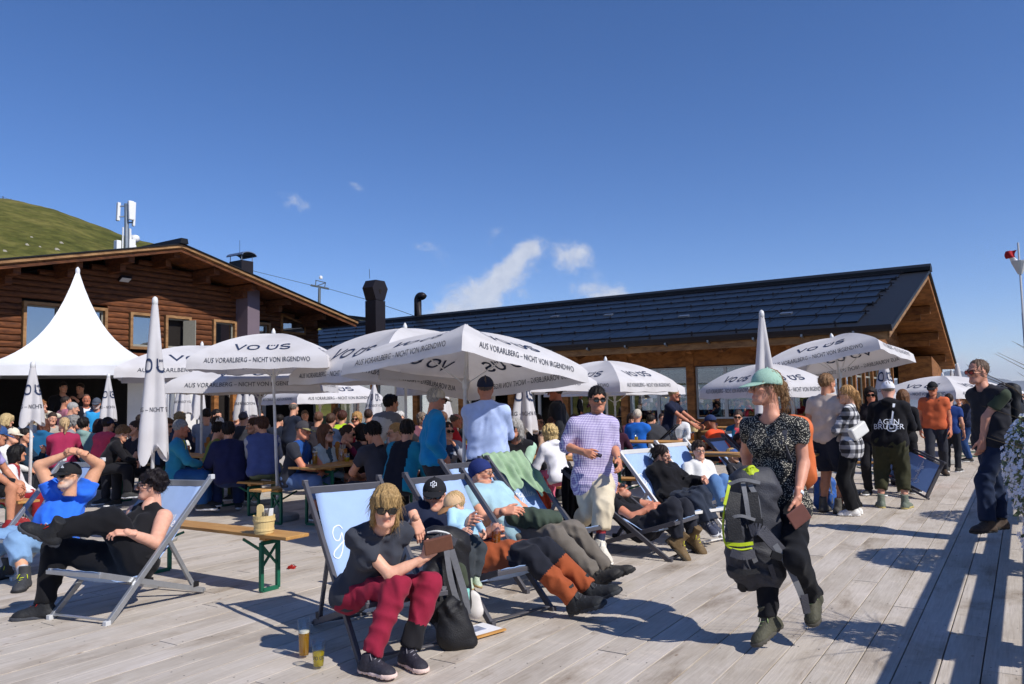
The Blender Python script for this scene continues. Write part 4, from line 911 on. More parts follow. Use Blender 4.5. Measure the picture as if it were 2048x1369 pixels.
deckchair('D8', G(1376, 1096), (-.60, .80), 'white deckchair of the woman in the black fleece', WHF, 1.0, .98)
deckchair('D9', G(1445, 1058), (-.60, .80), 'white deckchair of the woman in the white top', WHF, 1.0, .98)
deckchair('D10', G(1540, 1015), (-.72, .70), 'dark deckchair under the child with the two-tone cap', GRAPH, 1.0, .95, text=False)
deckchair('D12', G(1555, 975), (-.72, .70), 'dark deckchair of the bearded man behind the child', GRAPH, 1.0, .95, text=False)
# folded chair tipped on its side behind the hoodie man
def tipped_chair():
    A = G(1857, 998, .02); d = nrm(ray(1762, 946)); q = CC-A; b_ = q@d; C_ = CC+d*(-b_+math.sqrt(max(0, b_*b_-(q@q-1.32**2)))); d = nrm(ray(1890, 925)); b_ = q@d; B_ = CC+d*(-b_); B_ = A+nrm(B_-A)*.56; D_ = C_+(B_-A); ex = nrm(C_-A); ey = nrm(B_-A-ex*((B_-A)@ex)); n_ = np.cross(ex, ey); o = V3(A[0], A[1], 0)
    t = empty('deckchair', o, 'dark folded deckchair with see-through blue canvas tipped on its side', 'deckchair', 'deckchairs facing the sun'); at = lambda x, y, z=0.: A+ex*x+ey*y+n_*z
    for y in (0, .56): m = MB(); m.bar(at(0, y), at(1.32, y), .03, .045, up=n_); m.build('long_rail', GRAPH, t, o, bevel=.004)
    for x in (.05, 1.27): m = MB(); m.bar(at(x, .015), at(x, .545), .03, .05, up=n_); m.build('cross_bar', GRAPH, t, o, bevel=.004)
    for y in (.04, .52): m = MB(); m.bar(at(.3, y, .05), at(1.3, y, .07), .026, .04, up=n_); m.build('seat_rail', GRAPH, t, o)
    cm = bpy.data.materials.new('backlit_canvas'); nt, N, L, B = nodes_of(cm); B.inputs['Base Color'].default_value = lin('#6d8cc4')+(1,); B.inputs['Roughness'].default_value = .85; tr = N.new('ShaderNodeBsdfTranslucent'); tr.inputs[0].default_value = lin('#6d8cc4')+(1,); mx = N.new('ShaderNodeMixShader'); mx.inputs[0].default_value = .4; L.new(B.outputs[0], mx.inputs[1]); L.new(tr.outputs[0], mx.inputs[2]); L.new(mx.outputs[0], N['Material Output'].inputs['Surface'])
    m = MB(); m.grid(lambda i, j: at(.07+1.18*i, .06+.44*j, -.03*math.sin(math.pi*i)), 14, 6); c = m.build('canvas', cm, t, o, smooth=True)
    v, f = SCRIPT; mb = MB(); mb.add([at(.45-y*.08, .28+x*.08, -.036) for x, y in v], f); mb.add([at(.45-y*.08, .28+x*.08, -.02) for x, y in v], f); mb.build('script_lettering', WHITEP, c, o)
tipped_chair()
# ================================================================== beer tables and benches
TOPM = timber('varnished_pine', '#a8743a', '#d2a465', .5, st=(.4, 3, 3), sc=5, rnd=.12, bump=.15); GREEN = M('green_steel', '#1f6b52', .45, .1, 10., metal=.2, dirt=('#123f31', 4., .5))
def trestle(t, x, zt, w, inner):
    m = MB(); b_ = .032
    for sy in (-1, 1): m.bar((x, sy*(w-.02), 0.012), (x, sy*(w-.02), zt-.02), b_, b_, up=(1, 0, 0))
    m.bar((x, -w+.02, .016), (x, w-.02, .016), b_, b_); m.bar((x, -w+.02, zt-.025), (x, w-.02, zt-.025), b_, b_); part('leg', m, GREEN, t, bevel=.003)
    m = MB(); m.bar((x+.003, -w+.03, zt-.05), (x+.003, w-.03, zt-.22), .015, .02, up=(1, 0, 0)); m.bar((x-.003, w-.03, zt-.05), (x-.003, -w+.03, zt-.22), .015, .02, up=(1, 0, 0))
    m.bar((x, 0, zt-.14), (x+inner*.34, 0, zt-.03), .02, .015, up=(0, 1, 0)); part('leg_brace', m, GREEN, t)
PLANK_MESH = {}
def beer_table(u, v, along, label, L_=2.2, w=.5, kind='table', rot=None):
    c = W(u, v); rz = (BOARD if along == 'u' else BOARD+math.pi/2) if rot is None else rot
    h = .77 if kind == 'table' else .48; w = w if kind == 'table' else .25
    t = empty('beer_table' if kind == 'table' else 'beer_bench', c, label, 'table' if kind == 'table' else 'bench', 'folding beer tables' if kind == 'table' else 'folding beer benches', rz=rz)
    n = 2 if kind == 'table' else 1
    for k in range(n):
        y0 = -w/2+w/n*k; m = MB(); m.box((0, y0+w/n/2, h-.014), (L_/2, w/n/2-.003, .014)); part('plank', m, TOPM, t, bevel=.004)
    for s in (-1, 1):
        m = MB(); m.box((s*(L_/2-.32), 0, h-.042), (.035, w/2-.03, .013)); part('batten', m, TOPM, t); trestle(t, s*(L_/2-.34), h-.055, w*.42, -s)
    return t
beer_table(-6.12, 4.47, 'u', 'low pine bench with green legs carrying the cutlery bucket, beside the woman in black', kind='bench')
beer_table(-7.62, 7.9, 'v', 'pine beer table between the man in the grey cap and the man in charcoal', w=.6)
beer_table(-8.25, 7.75, 'v', 'bench under the man in the grey and olive cap', kind='bench'); beer_table(-6.95, 7.75, 'v', 'bench under the man in the charcoal shirt', kind='bench')
beer_table(-11.3, 8.1, 'u', 'pine beer table before the man in the teal jacket', w=.6); beer_table(-10.0, 7.42, 'u', 'bench under the navy jacket and the blue vest seen from behind', kind='bench'); beer_table(-11.2, 8.85, 'u', 'bench on the far side of the teal jacket table', kind='bench')
beer_table(-14.6, 8.3, 'u', 'pine beer table by the boy in the black hoodie', w=.6); beer_table(-13.5, 7.62, 'u', 'bench under the boy in the black hoodie', kind='bench'); beer_table(-14.9, 9.05, 'u', 'bench behind the black hoodie table', kind='bench')
beer_table(-17.4, 8.4, 'u', 'pine beer table behind the blond ponytail', w=.6); beer_table(-17.2, 7.7, 'u', 'bench under the teal jacket with the hood', kind='bench')
beer_table(-11.05, 4.75, 'u', 'pine bench at the edge with a white menu on it', kind='bench')
beer_table(-5.3, 9.3, 'u', 'pine beer table behind the man in the pale blue shirt', w=.6); beer_table(-5.2, 8.55, 'u', 'bench under the black and turquoise jacket', kind='bench')
beer_table(-3.4, 10.6, 'u', 'pine beer table behind the child in white', w=.6); beer_table(-3.9, 9.75, 'u', 'bench under the child in the white jacket', kind='bench')
beer_table(-9.0, 11.6, 'u', 'pine beer table in the shaded middle row', w=.6); beer_table(-12.5, 12.2, 'u', 'pine beer table in the shaded row nearer the chalet', w=.6)
beer_table(-16.0, 12.5, 'u', 'pine beer table near the tent opening', w=.6); beer_table(-5.6, 13.4, 'u', 'pine beer table behind the walking man', w=.6); beer_table(-5.4, 12.7, 'u', 'bench between the walking man and the pram', kind='bench')
beer_table(-5.2, 17.9, 'u', 'pine beer table with glasses by the man in the navy polo', w=.6); beer_table(-3.6, 15.2, 'u', 'pine beer table behind the white deckchairs', w=.6); beer_table(-2.7, 13.4, 'u', 'bench beside the dark deckchairs', kind='bench')
beer_table(-7.2, 20.3, 'u', 'pine beer table up against the hall windows', w=.6)
beer_table(-1.2, 22.5, 'v', 'far pine beer table along the deck edge', w=.6); beer_table(-1.3, 26.5, 'v', 'farthest pine beer table along the deck edge', w=.6)
# ================================================================== small things on the deck and tables
GLASSC = glass_mat('drinking_glass', (.97, .98, .97), 0., .93, 1.5)
def liquid(name, col):
    m = bpy.data.materials.new(name); nt, N, L, B = nodes_of(m); B.inputs['Base Color'].default_value = lin(col)+(1,); B.inputs['Roughness'].default_value = .08; out = N['Material Output']
    tr = N.new('ShaderNodeBsdfTransparent'); tr.inputs[0].default_value = tuple(min(1, x**.6) for x in lin(col))+(1,); tl = N.new('ShaderNodeBsdfTranslucent'); tl.inputs[0].default_value = lin(col)+(1,)
    a = N.new('ShaderNodeMixShader'); a.inputs[0].default_value = .5; L.new(B.outputs[0], a.inputs[1]); L.new(tl.outputs[0], a.inputs[2]); b = N.new('ShaderNodeMixShader'); b.inputs[0].default_value = .35; L.new(a.outputs[0], b.inputs[1]); L.new(tr.outputs[0], b.inputs[2]); L.new(b.outputs[0], out.inputs[0]); return m
BEER = liquid('pale_beer', '#d9a50e'); SPRITZ = liquid('yellow_spritzer', '#e2cf1a'); DBEER = liquid('amber_beer', '#c77a08'); FOAM = M('beer_foam', '#efe8d6', .9, .05, 60., .4, 80.)
def beer_glass(c, h, r0, r1, fill, liq, label, foam=True, logo=False, up=None):
    c = np.asarray(c, float); t = empty('beer_glass' if h > .14 else 'tumbler', c, label, 'glass', None)
    m = MB(); w = .0022; z = lambda k: r0+(r1-r0)*k
    m.lathe([(r0*.98, 0), (r0, .004), (z(.5), h*.5), (r1, h), (r1-w, h), (z(.5)-w, h*.5), (r0-w, .018), (.001, .014)], 20, (0, 0, 0), False); part('vessel', m, GLASSC, t, smooth=True)
    if fill:
        m = MB(); zf_ = .019+(h-.02)*fill; m.lathe([(r0-w*1.3, .019), (z(fill)-w*1.3, zf_)], 20); part('drink', m, liq, t, smooth=False)
        if foam: m = MB(); m.lathe([(z(fill)-w*1.3, zf_+.001), (z(fill)-w*1.2, zf_+.012), (.001, zf_+.014)], 20); part('foam', m, FOAM, t)
    if logo:
        v, f = LOGO; mb = MB(); a0 = math.atan2(-c[1], -c[0]); mb.add([((z(.45)+.002)*math.cos(a0+x*.014/r0), (z(.45)+.002)*math.sin(a0+x*.014/r0), h*.42+y*.02) for x, y in v], f); part('logo', mb, NAVY, t)
    return t
beer_glass(G(608, 1316), .235, .030, .037, .60, BEER, 'tall beer glass two-thirds full standing on the deck')
beer_glass(G(637, 1338), .165, .030, .040, .52, SPRITZ, 'small yellow drink glass with dark logo on the deck', foam=False, logo=True)
BUCK = M('cream_wood_bucket', '#d8bf86', .55, .08, 12., stretch=(8, 8, 1)); BUCKB = M('brown_wood_bucket', '#b5762f', .55, .1, 12., stretch=(8, 8, 1)); STEEL = M('cutlery_steel', '#c4c6c8', .25, .08, metal=.95)
def cutlery_bucket(c, mat, label, s=1., seed=0):
    c = np.asarray(c, float); rs = np.random.RandomState(seed); t = empty('cutlery_bucket', c, label, 'bucket', 'cutlery buckets on the tables'); t.scale = (s, s, s)
    m = MB(); m.lathe([(.066, 0), (.072, .01), (.085, .145), (.08, .145), (.066, .012), (.001, .012)], 24, (0, 0, 0), False); part('tub', m, mat, t)
    for z, r in ((.035, .075), (.11, .083)): m = MB(); m.lathe([(r, -.008), (r+.004, -.007), (r+.004, .007), (r+.001, .008)], 24, (0, 0, z), False); part('hoop', m, mat, t)
    m = MB(); pts = rrect(-.028, .0, .028, .17, .026, 5); m.prism([(x-.03, .0-.006, y+.06) for x, y in pts], (0, .012, 0)); part('handle', m, mat, t, bevel=.003)
    m = MB(); m.prism([(-.06, .02, .05), (.05, .03, .05), (.055, .045, .19), (-.05, .035, .185)], (.0, .02, 0)); part('napkins', m, M('paper_napkin', '#eceae6', .9, .04), t)
    for k in range(5): m = MB(); x, y = rs.uniform(.0, .055), rs.uniform(-.04, .03); m.bar((x*.5, y*.5, .03), (x*1.4, y*1.3, .185+rs.uniform(0, .02)), .012, .003); part('cutlery', m, STEEL, t)
    return t
c = G(528, 1068, .48); cutlery_bucket((c[0], c[1], .48), BUCK, 'cream wooden cutlery bucket on the low bench', 1.05, 1)
for k, (px, py, z, mat, lb) in enumerate(((680, 922, .77, BUCKB, 'brown cutlery bucket before the woman in maroon'), (420, 905, .77, BUCKB, 'brown cutlery bucket on the table of the man in teal'), (160, 893, .77, BUCKB, 'light brown cutlery bucket behind the arms of the man in blue'), (886, 905, .77, BUCKB, 'brown cutlery bucket beside the pole of the tilted parasol'), (1388, 864, .77, BUCK, 'pale cutlery bucket near the orange shirt'))):
    c = G(px, py, z); cutlery_bucket(c, mat, lb, 1.15, k+3)
for k, (px, py, lb) in enumerate(((640, 915, 'clear tumbler before the man in the grey cap'), (714, 915, 'clear tumbler beside the brown bucket'), (648, 921, 'second tumbler close to the hand of the man in the grey cap'))):
    beer_glass(G(px, py, .77), .135, .032, .038, .35 if k else 0, GLASSC, lb, False)
for k, (px, py) in enumerate(((1356, 873), (1366, 876), (1374, 872), (1345, 876))):
    beer_glass(G(px, py, .77), .15, .034, .04, 0, BEER, ['empty glass closest to the hands of the man in the navy polo', 'empty glass in the middle of the cluster by the navy polo', 'empty glass nearest the pale bucket', 'empty glass at the outer end of the cluster by the navy polo'][k], False)
# crumpled red scrap on the boards
def crumple(c, r, seed, n=26):
    rs = np.random.RandomState(seed); m = MB()
    for k in range(n):
        a = rs.uniform(0, 6.28); q = c+V3(math.cos(a), math.sin(a), 0)*rs.uniform(0, r)+V3(0, 0, .004+rs.uniform(0, r*.5)); d1 = nrm(rs.uniform(-1, 1, 3))*r*.55; d2 = nrm(np.cross(d1, rs.uniform(-1, 1, 3)))*r*.28
        m.add([q-d1, q+d2, q+d1, q-d2], [(0, 1, 2, 3)])
    return m
c = G(583, 1138); tag(crumple(c, .045, 3).build('red_scrap', M('red_paper', '#9c1a14', .7, .3, 40.), None, c), 'crumpled red scrap lying on the deck boards', 'scrap')
def menu_card(c, a, w, h, tilt, label):
    c = np.asarray(c, float); t = empty('menu_card', c, label, 'menu', None, rz=a)
    m = MB(); m.box((0, 0, .006), (w/2, h/2, .004)); b_ = part('card', m, M('white_card', '#f0eef0', .5, .03), t, bevel=.002)
    m = MB(); m.box((-.02, .03, .0115), (w*.28, h*.22, .0008)); part('printed_picture', m, M('landscape_print', '#8c93a8', .5, .45, 25.), b_)
    m = MB(); m.box((0, -h/2+.01, .006), (w/2+.002, .012, .006)); part('wooden_edge', m, TOPM, b_); t.rotation_euler[0] = tilt
    return t
menu_card(G(955, 1268)+V3(0, 0, .012), .75, .3, .23, 0., 'white menu card lying on the deck by the bags')
menu_card(G(15, 998, .485), .25, .3, .21, 0., 'white menu card on the bench at the edge')
menu_card(G(212, 904, .775), .5, .3, .21, 0., 'pale menu card on the table of the boy in black')
# ================================================================== smooth bodies: distance fields meshed into one skin
_E12 = [((0,0,0),(1,0,0)),((0,1,0),(1,1,0)),((0,0,1),(1,0,1)),((0,1,1),(1,1,1)),((0,0,0),(0,1,0)),((1,0,0),(1,1,0)),((0,0,1),(0,1,1)),((1,0,1),(1,1,1)),((0,0,0),(0,0,1)),((1,0,0),(1,0,1)),((0,1,0),(0,1,1)),((1,1,0),(1,1,1))]
def nets(F, lo, h):
    s = F < 0; n = F.shape
    c = s[:-1,:-1,:-1].astype(np.int8)
    for d in ((1,0,0),(0,1,0),(0,0,1),(1,1,0),(1,0,1),(0,1,1),(1,1,1)):
        c = c + s[d[0]:n[0]-1+d[0], d[1]:n[1]-1+d[1], d[2]:n[2]-1+d[2]]
    I, J, K = np.nonzero((c > 0) & (c < 8))
    if len(I) == 0: return np.zeros((0, 3)), np.zeros((0, 4), int)
    idx = np.full(c.shape, -1, int); idx[I, J, K] = np.arange(len(I))
    acc = np.zeros((len(I), 3)); cnt = np.zeros(len(I))
    for a, b in _E12:
        fa = F[I+a[0], J+a[1], K+a[2]]; fb = F[I+b[0], J+b[1], K+b[2]]; x = (fa < 0) != (fb < 0)
        t = np.where(x, fa/np.where(x, fa-fb, 1), 0)
        p = np.array(a)[None]+t[:, None]*(np.array(b)-np.array(a))[None]; acc += p*x[:, None]; cnt += x
    V = np.stack([I, J, K], 1)+acc/cnt[:, None]; V = V*h+lo
    Q = []
    for ax in range(3):
        o = [0, 0, 0]; o[ax] = 1; sl = [slice(None)]*3; sh = [slice(None)]*3; sl[ax] = slice(0, -1); sh[ax] = slice(1, None)
        A = s[tuple(sl)]; B_ = s[tuple(sh)]; i, j, k = np.nonzero(A != B_); fl = A[i, j, k]
        g = np.stack([i, j, k], 1); b1, b2 = [(1, 2), (2, 0), (0, 1)][ax]
        ok = (g[:, b1] > 0) & (g[:, b2] > 0) & (g[:, b1] < idx.shape[b1]) & (g[:, b2] < idx.shape[b2]); g = g[ok]; fl = fl[ok]
        def at(d1, d2):
            q = g.copy(); q[:, b1] += d1; q[:, b2] += d2; return idx[q[:, 0], q[:, 1], q[:, 2]]
        q = np.stack([at(-1, -1), at(0, -1), at(0, 0), at(-1, 0)], 1); q = np.where(fl[:, None], q, q[:, ::-1]); Q.append(q)
    Q = np.concatenate(Q); Q = Q[(Q >= 0).all(1)]
    return V, Q
class Field:
    def __init__(s, lo, hi, h):
        s.h = h; s.lo = np.asarray(lo, float)-3*h; s.n = np.ceil((np.asarray(hi, float)+3*h-s.lo)/h).astype(int)+1
        s.F = np.full(tuple(s.n), 1.0); s.ax = [s.lo[i]+h*np.arange(s.n[i]) for i in range(3)]
    def sub(s, mn, mx):
        a = np.clip(np.floor((np.asarray(mn)-s.lo)/s.h).astype(int), 0, s.n); b = np.clip(np.ceil((np.asarray(mx)-s.lo)/s.h).astype(int)+1, 0, s.n)
        if (b <= a).any(): return None
        S = tuple(slice(a[i], b[i]) for i in range(3)); return S, s.ax[0][S[0]][:, None, None], s.ax[1][S[1]][None, :, None], s.ax[2][S[2]][None, None, :]
    def put(s, S, d, k, op):
        F = s.F[S]
        if op == 'add':
            if k > 0: hh = np.maximum(k-np.abs(F-d), 0)/k; s.F[S] = np.minimum(F, d)-hh*hh*k*.25
            else: s.F[S] = np.minimum(F, d)
        else:
            d = -d
            if k > 0: hh = np.maximum(k-np.abs(F-d), 0)/k; s.F[S] = np.maximum(F, d)+hh*hh*k*.25
            else: s.F[S] = np.maximum(F, d)
    def cone(s, a, b, ra, rb, k=.02, op='add', cut=None, flat=1., side=None):
        a = np.asarray(a, float); b = np.asarray(b, float); m = max(ra, rb)/min(1, flat) if flat > 1 else max(ra, rb); e = m+k+2*s.h
        R = s.sub(np.minimum(a, b)-e, np.maximum(a, b)+e)
        if R is None: return s
        S, X, Y, Z = R; ba = b-a; L2 = max(1e-9, ba@ba)
        x, y, z = X-a[0], Y-a[1], Z-a[2]; t = np.clip((x*ba[0]+y*ba[1]+z*ba[2])/L2, 0, 1)
        qx, qy, qz = x-t*ba[0], y-t*ba[1], z-t*ba[2]; q2 = qx*qx+qy*qy+qz*qz
        if side is not None:      # thinner across 'side' normal: flat<1 squeezes along that direction
            n_ = nrm(side); qn = qx*n_[0]+qy*n_[1]+qz*n_[2]; q2 = q2+qn*qn*(1/flat**2-1)
        d = np.sqrt(q2)-(ra+(rb-ra)*t)
        if side is not None: d = d*(.5+.5*flat)
        if cut is not None:
            for p, nn in cut: d = np.maximum(d, (X-p[0])*nn[0]+(Y-p[1])*nn[1]+(Z-p[2])*nn[2])
        s.put(S, d, k, op); return s
    def ell(s, c, r, k=.02, op='add', R=None):
        c = np.asarray(c, float); r = np.asarray(r, float); e = r.max()+k+2*s.h; Q = s.sub(c-e, c+e)
        if Q is None: return s
        S, X, Y, Z = Q; x, y, z = X-c[0], Y-c[1], Z-c[2]
        if R is not None: R = np.asarray(R); x, y, z = (R[0, 0]*x+R[1, 0]*y+R[2, 0]*z, R[0, 1]*x+R[1, 1]*y+R[2, 1]*z, R[0, 2]*x+R[1, 2]*y+R[2, 2]*z)
        k0 = np.sqrt((x/r[0])**2+(y/r[1])**2+(z/r[2])**2); k1 = np.sqrt((x/r[0]**2)**2+(y/r[1]**2)**2+(z/r[2]**2)**2)+1e-9
        s.put(S, k0*(k0-1)/k1, k, op); return s
    def clip(s, p, n):
        n = nrm(n); d = (s.ax[0]-p[0])[:, None, None]*n[0]+(s.ax[1]-p[1])[None, :, None]*n[1]+(s.ax[2]-p[2])[None, None, :]*n[2]; s.F = np.maximum(s.F, d); return s
    def ripple(s, amp, seed=0, f=(55, 90), n=3, stretch=(1, 1, 1)):
        rs = np.random.RandomState(seed); B_ = np.abs(s.F) < 3*s.h+amp*3
        I = np.nonzero(B_)
        x, y, z = s.ax[0][I[0]]*stretch[0], s.ax[1][I[1]]*stretch[1], s.ax[2][I[2]]*stretch[2]; w = np.zeros(len(x))
        for i in range(n):
            d = nrm(rs.uniform(-1, 1, 3)); e = nrm(rs.uniform(-1, 1, 3)); fr = rs.uniform(*f); ph = rs.uniform(0, 6.28)
            m_ = .5+.5*np.sin((x*e[1]+y*e[2]+z*e[0])*fr*.23+ph*3)
            q = .5+.5*np.cos((x*d[0]+y*d[1]+z*d[2])*fr+1.9*np.sin((x*e[0]+y*e[1]+z*e[2])*fr*.33+ph)+ph)
            w += m_*m_*(q**2-.3)*.8
        s.F[I] -= amp*w*1.25; return s
    def mesh(s): return nets(s.F, s.lo, s.h)
# ---------------------------------------------------------------- head, hair, hat, hand and shoe shapes, each in its own frame
def head_shape(h, female):
    f = Field((-.1, -.13, -.17), (.1, .14, .14), h); w = .93 if female else 1.
    f.ell((0, -.014, .032), (.076*w, .096, .088)); f.ell((0, .020, -.040), (.056*w, .066, .077), .03); f.cone((-.020*w, .060, -.094), (.020*w, .060, -.094), .021, .021, .03)
    f.ell((0, .078, -.096), (.022*w, .020, .019), .02)
    for s in (-1, 1):
        f.ell((s*.041*w, .062, -.016), (.019, .022, .020), .02); f.cone((s*.012, .090, .024), (s*.046*w, .074, .028), .010, .009, .015)
        f.ell((s*.076*w, -.004, -.006), (.009, .019, .031), .008); f.cone((s*.053*w, .0, -.045), (s*.034*w, .048, -.090), .017, .015, .03)
        f.ell((s*.031, .103, .004), (.017, .017, .013), .012, 'sub'); f.ell((s*.031, .0815, .004), (.0145, .0145, .0125), .003)
    f.cone((0, .088, .012), (0, .112, -.026), .0085, .0125, .010)
    for s in (-1, 1): f.ell((s*.012, .100, -.030), (.0095, .010, .008), .006)
    f.cone((-.017, .083, -.058), (.017, .083, -.058), .0070, .0070, .008); f.cone((-.015, .0825, -.069), (.015, .0825, -.069), .0078, .0078, .008)
    f.cone((-.022, .0935, -.0635), (.022, .0935, -.0635), .0026, .0026, .003, 'sub')
    f.cone((0, -.03, -.04), (0, -.045, -.17), .052*(.9 if female else 1.05), .054*(.9 if female else 1.08), .03)
    V, Q = f.mesh(); x, y, z = V.T
    lips = np.clip(1.3-np.sqrt((x/.024)**2+((z+.0635)/.0105)**2), 0, 1)*(y > .075)
    brow = np.clip(1.5-np.sqrt(((np.abs(x)-.031)/.019)**2+((z-.028-.002*np.cos(x*60))/.0055)**2), 0, 1)*(y > .06)
    eye = np.clip(1.6-np.sqrt(((np.abs(x)-.031)/.0125)**2+((z-.004)/.0065)**2), 0, 1)*(y > .08); iris = np.clip(2.2-np.sqrt(((np.abs(x)-.031)/.0058)**2+((z-.004)/.0058)**2)*1.3, 0, 1)*(y > .08)
    beard = np.clip((-.022-z)/.02, 0, 1)*np.clip((y+.01)/.03, 0, 1)*np.clip((z+.125)/.02, 0, 1)*(1-np.clip(1.7-np.sqrt((x/.03)**2+((z+.0635)/.014)**2), 0, 1)); beard = np.maximum(beard, np.clip(1.5-np.sqrt((x/.032)**2+((z+.046)/.008)**2), 0, 1)*(y > .07))
    blush = np.clip(1-np.sqrt(((np.abs(x)-.045)/.03)**2+((z+.025)/.03)**2), 0, 1)*(y > .03)+np.clip(1-np.sqrt((x/.016)**2+((z+.026)/.016)**2), 0, 1)*(y > .095)
    return V, Q, dict(lips=lips, brow=brow, eye=eye, iris=iris, beard=beard, blush=blush)
def hand_shape(h, pose):
    """wrist at origin, fingers along +y, back of the hand +z, thumb towards +x"""
    curl = dict(relaxed=(22, 30, 20), grip=(52, 62, 35), flat=(6, 8, 5), fist=(78, 92, 55), point=(12, 20, 15))[pose]
    f = Field((-.09, -.06, -.12), (.11, .22, .08), h); r0 = max(.0085, h*1.25)
    base = [(.027, .088), (.009, .092), (-.010, .088), (-.027, .078)]; ln = [(.042, .026, .021), (.046, .030, .022), (.042, .027, .021), (.033, .021, .018)]
    f.cone((.010, -.05, 0), (.008, .01, 0), .026, .025, .02, side=(0, 0, 1), flat=.75); f.cone((-.010, -.05, 0), (-.008, .01, 0), .024, .023, .02, side=(0, 0, 1), flat=.75)
    for i, (bx, by) in enumerate(base):
        f.cone((bx*.65, .015, 0), (bx, by, .002), .017, .0125, .012)
        p = V3(bx, by, .001); a = 0.; spread = (bx*1.6)
        for k in range(3):
            a -= R_(curl[k]+(i*3 if pose in ('grip', 'relaxed') else 0)-(25 if (pose == 'point' and i == 0 and k == 0) else 0)); q = p+ln[i][k]*V3(math.sin(spread)*math.cos(a), math.cos(a), math.sin(a)); f.cone(p, q, r0*(1.06-.06*k)*(.9 if i == 3 else 1), r0*(1.-.08*k)*(.9 if i == 3 else 1), .004); p = q
    th = dict(relaxed=(.35, -.25), grip=(.3, -.75), flat=(.7, -.1), fist=(.1, -.8), point=(.4, -.4))[pose]
    p = V3(.022, .02, -.006); d = nrm(V3(.75, .8, th[1]*.6)); q = p+d*.042; f.cone(p, q, .0165, .012, .012); d = nrm(V3(th[0], .9, th[1])); p = q; q = p+d*.032; f.cone(p, q, .011, .0098, .006); d = nrm(V3(th[0]*.4, .9, th[1]*1.1)); f.cone(q, q+d*.024, .0098, .0085, .004)
    return f.mesh()
def shoe_shape(h, kind):
    f = Field((-.07, -.1, -.1), (.07, .23, .14), h); up = .10 if kind == 'boot' else .035
    f.cone((0, -.01, up), (0, -.02, -.05), .043 if kind == 'boot' else .040, .046, .03, cut=[((0, 0, up), (0, -.15, 1))])
    f.cone((0, -.03, -.055), (0, .13, -.062), .045, .041, .03, side=(0, 0, 1), flat=.8); f.cone((0, .0, .0), (0, .12, -.05), .038, .036, .03); f.ell((0, .145, -.058), (.046, .055, .034), .025); f.ell((0, -.055, -.05), (.037, .032, .045), .02)
    f.clip((0, 0, -.068), (0, 0, -1))
    U = f.mesh()
    g = Field((-.07, -.11, -.11), (.07, .23, -.03), h); g.cone((0, -.048, -.076), (0, .03, -.076), .043, .040, .02); g.cone((0, .07, -.076), (0, .145, -.074), .047, .052, .03); g.cone((0, .15, -.072), (0, .168, -.068), .05, .042, .02)
    g.clip((0, 0, -.058), (0, 0, 1)); g.clip((0, 0, -.088), (0, 0, -1)); I = g.ax
    z0 = (np.sin(g.ax[1]*165) > .35)[None, :, None] & (g.ax[2] < -.080)[None, None, :]
    g.F = np.where(z0, g.F+.004, g.F)
    S = g.mesh()
    l = MB()
    for k in range(5 if kind != 'boot' else 7):
        y = .105-.026*k if k < 5 else .0-.008*(k-5); z = -.012+.0135*k if k < 5 else .052+.022*(k-5)
        l.tube([(-.026, y-.012, z-.016), (-.008, y, z+.002), (.012, y+.008, z+.001), (.027, y-.004, z-.016)], .0032, 5)
    l.tube([(0, .005, .05+.0), (.03, .03, .035), (.038, .05, .008)], .003, 5); l.tube([(0, .005, .05), (-.03, .03, .03), (-.036, .045, .005)], .003, 5)
    return U, S, l
def skull_shell(h, grow=.0):
    f = Field((-.16, -.24, -.42), (.16, .18, .17), h); return f
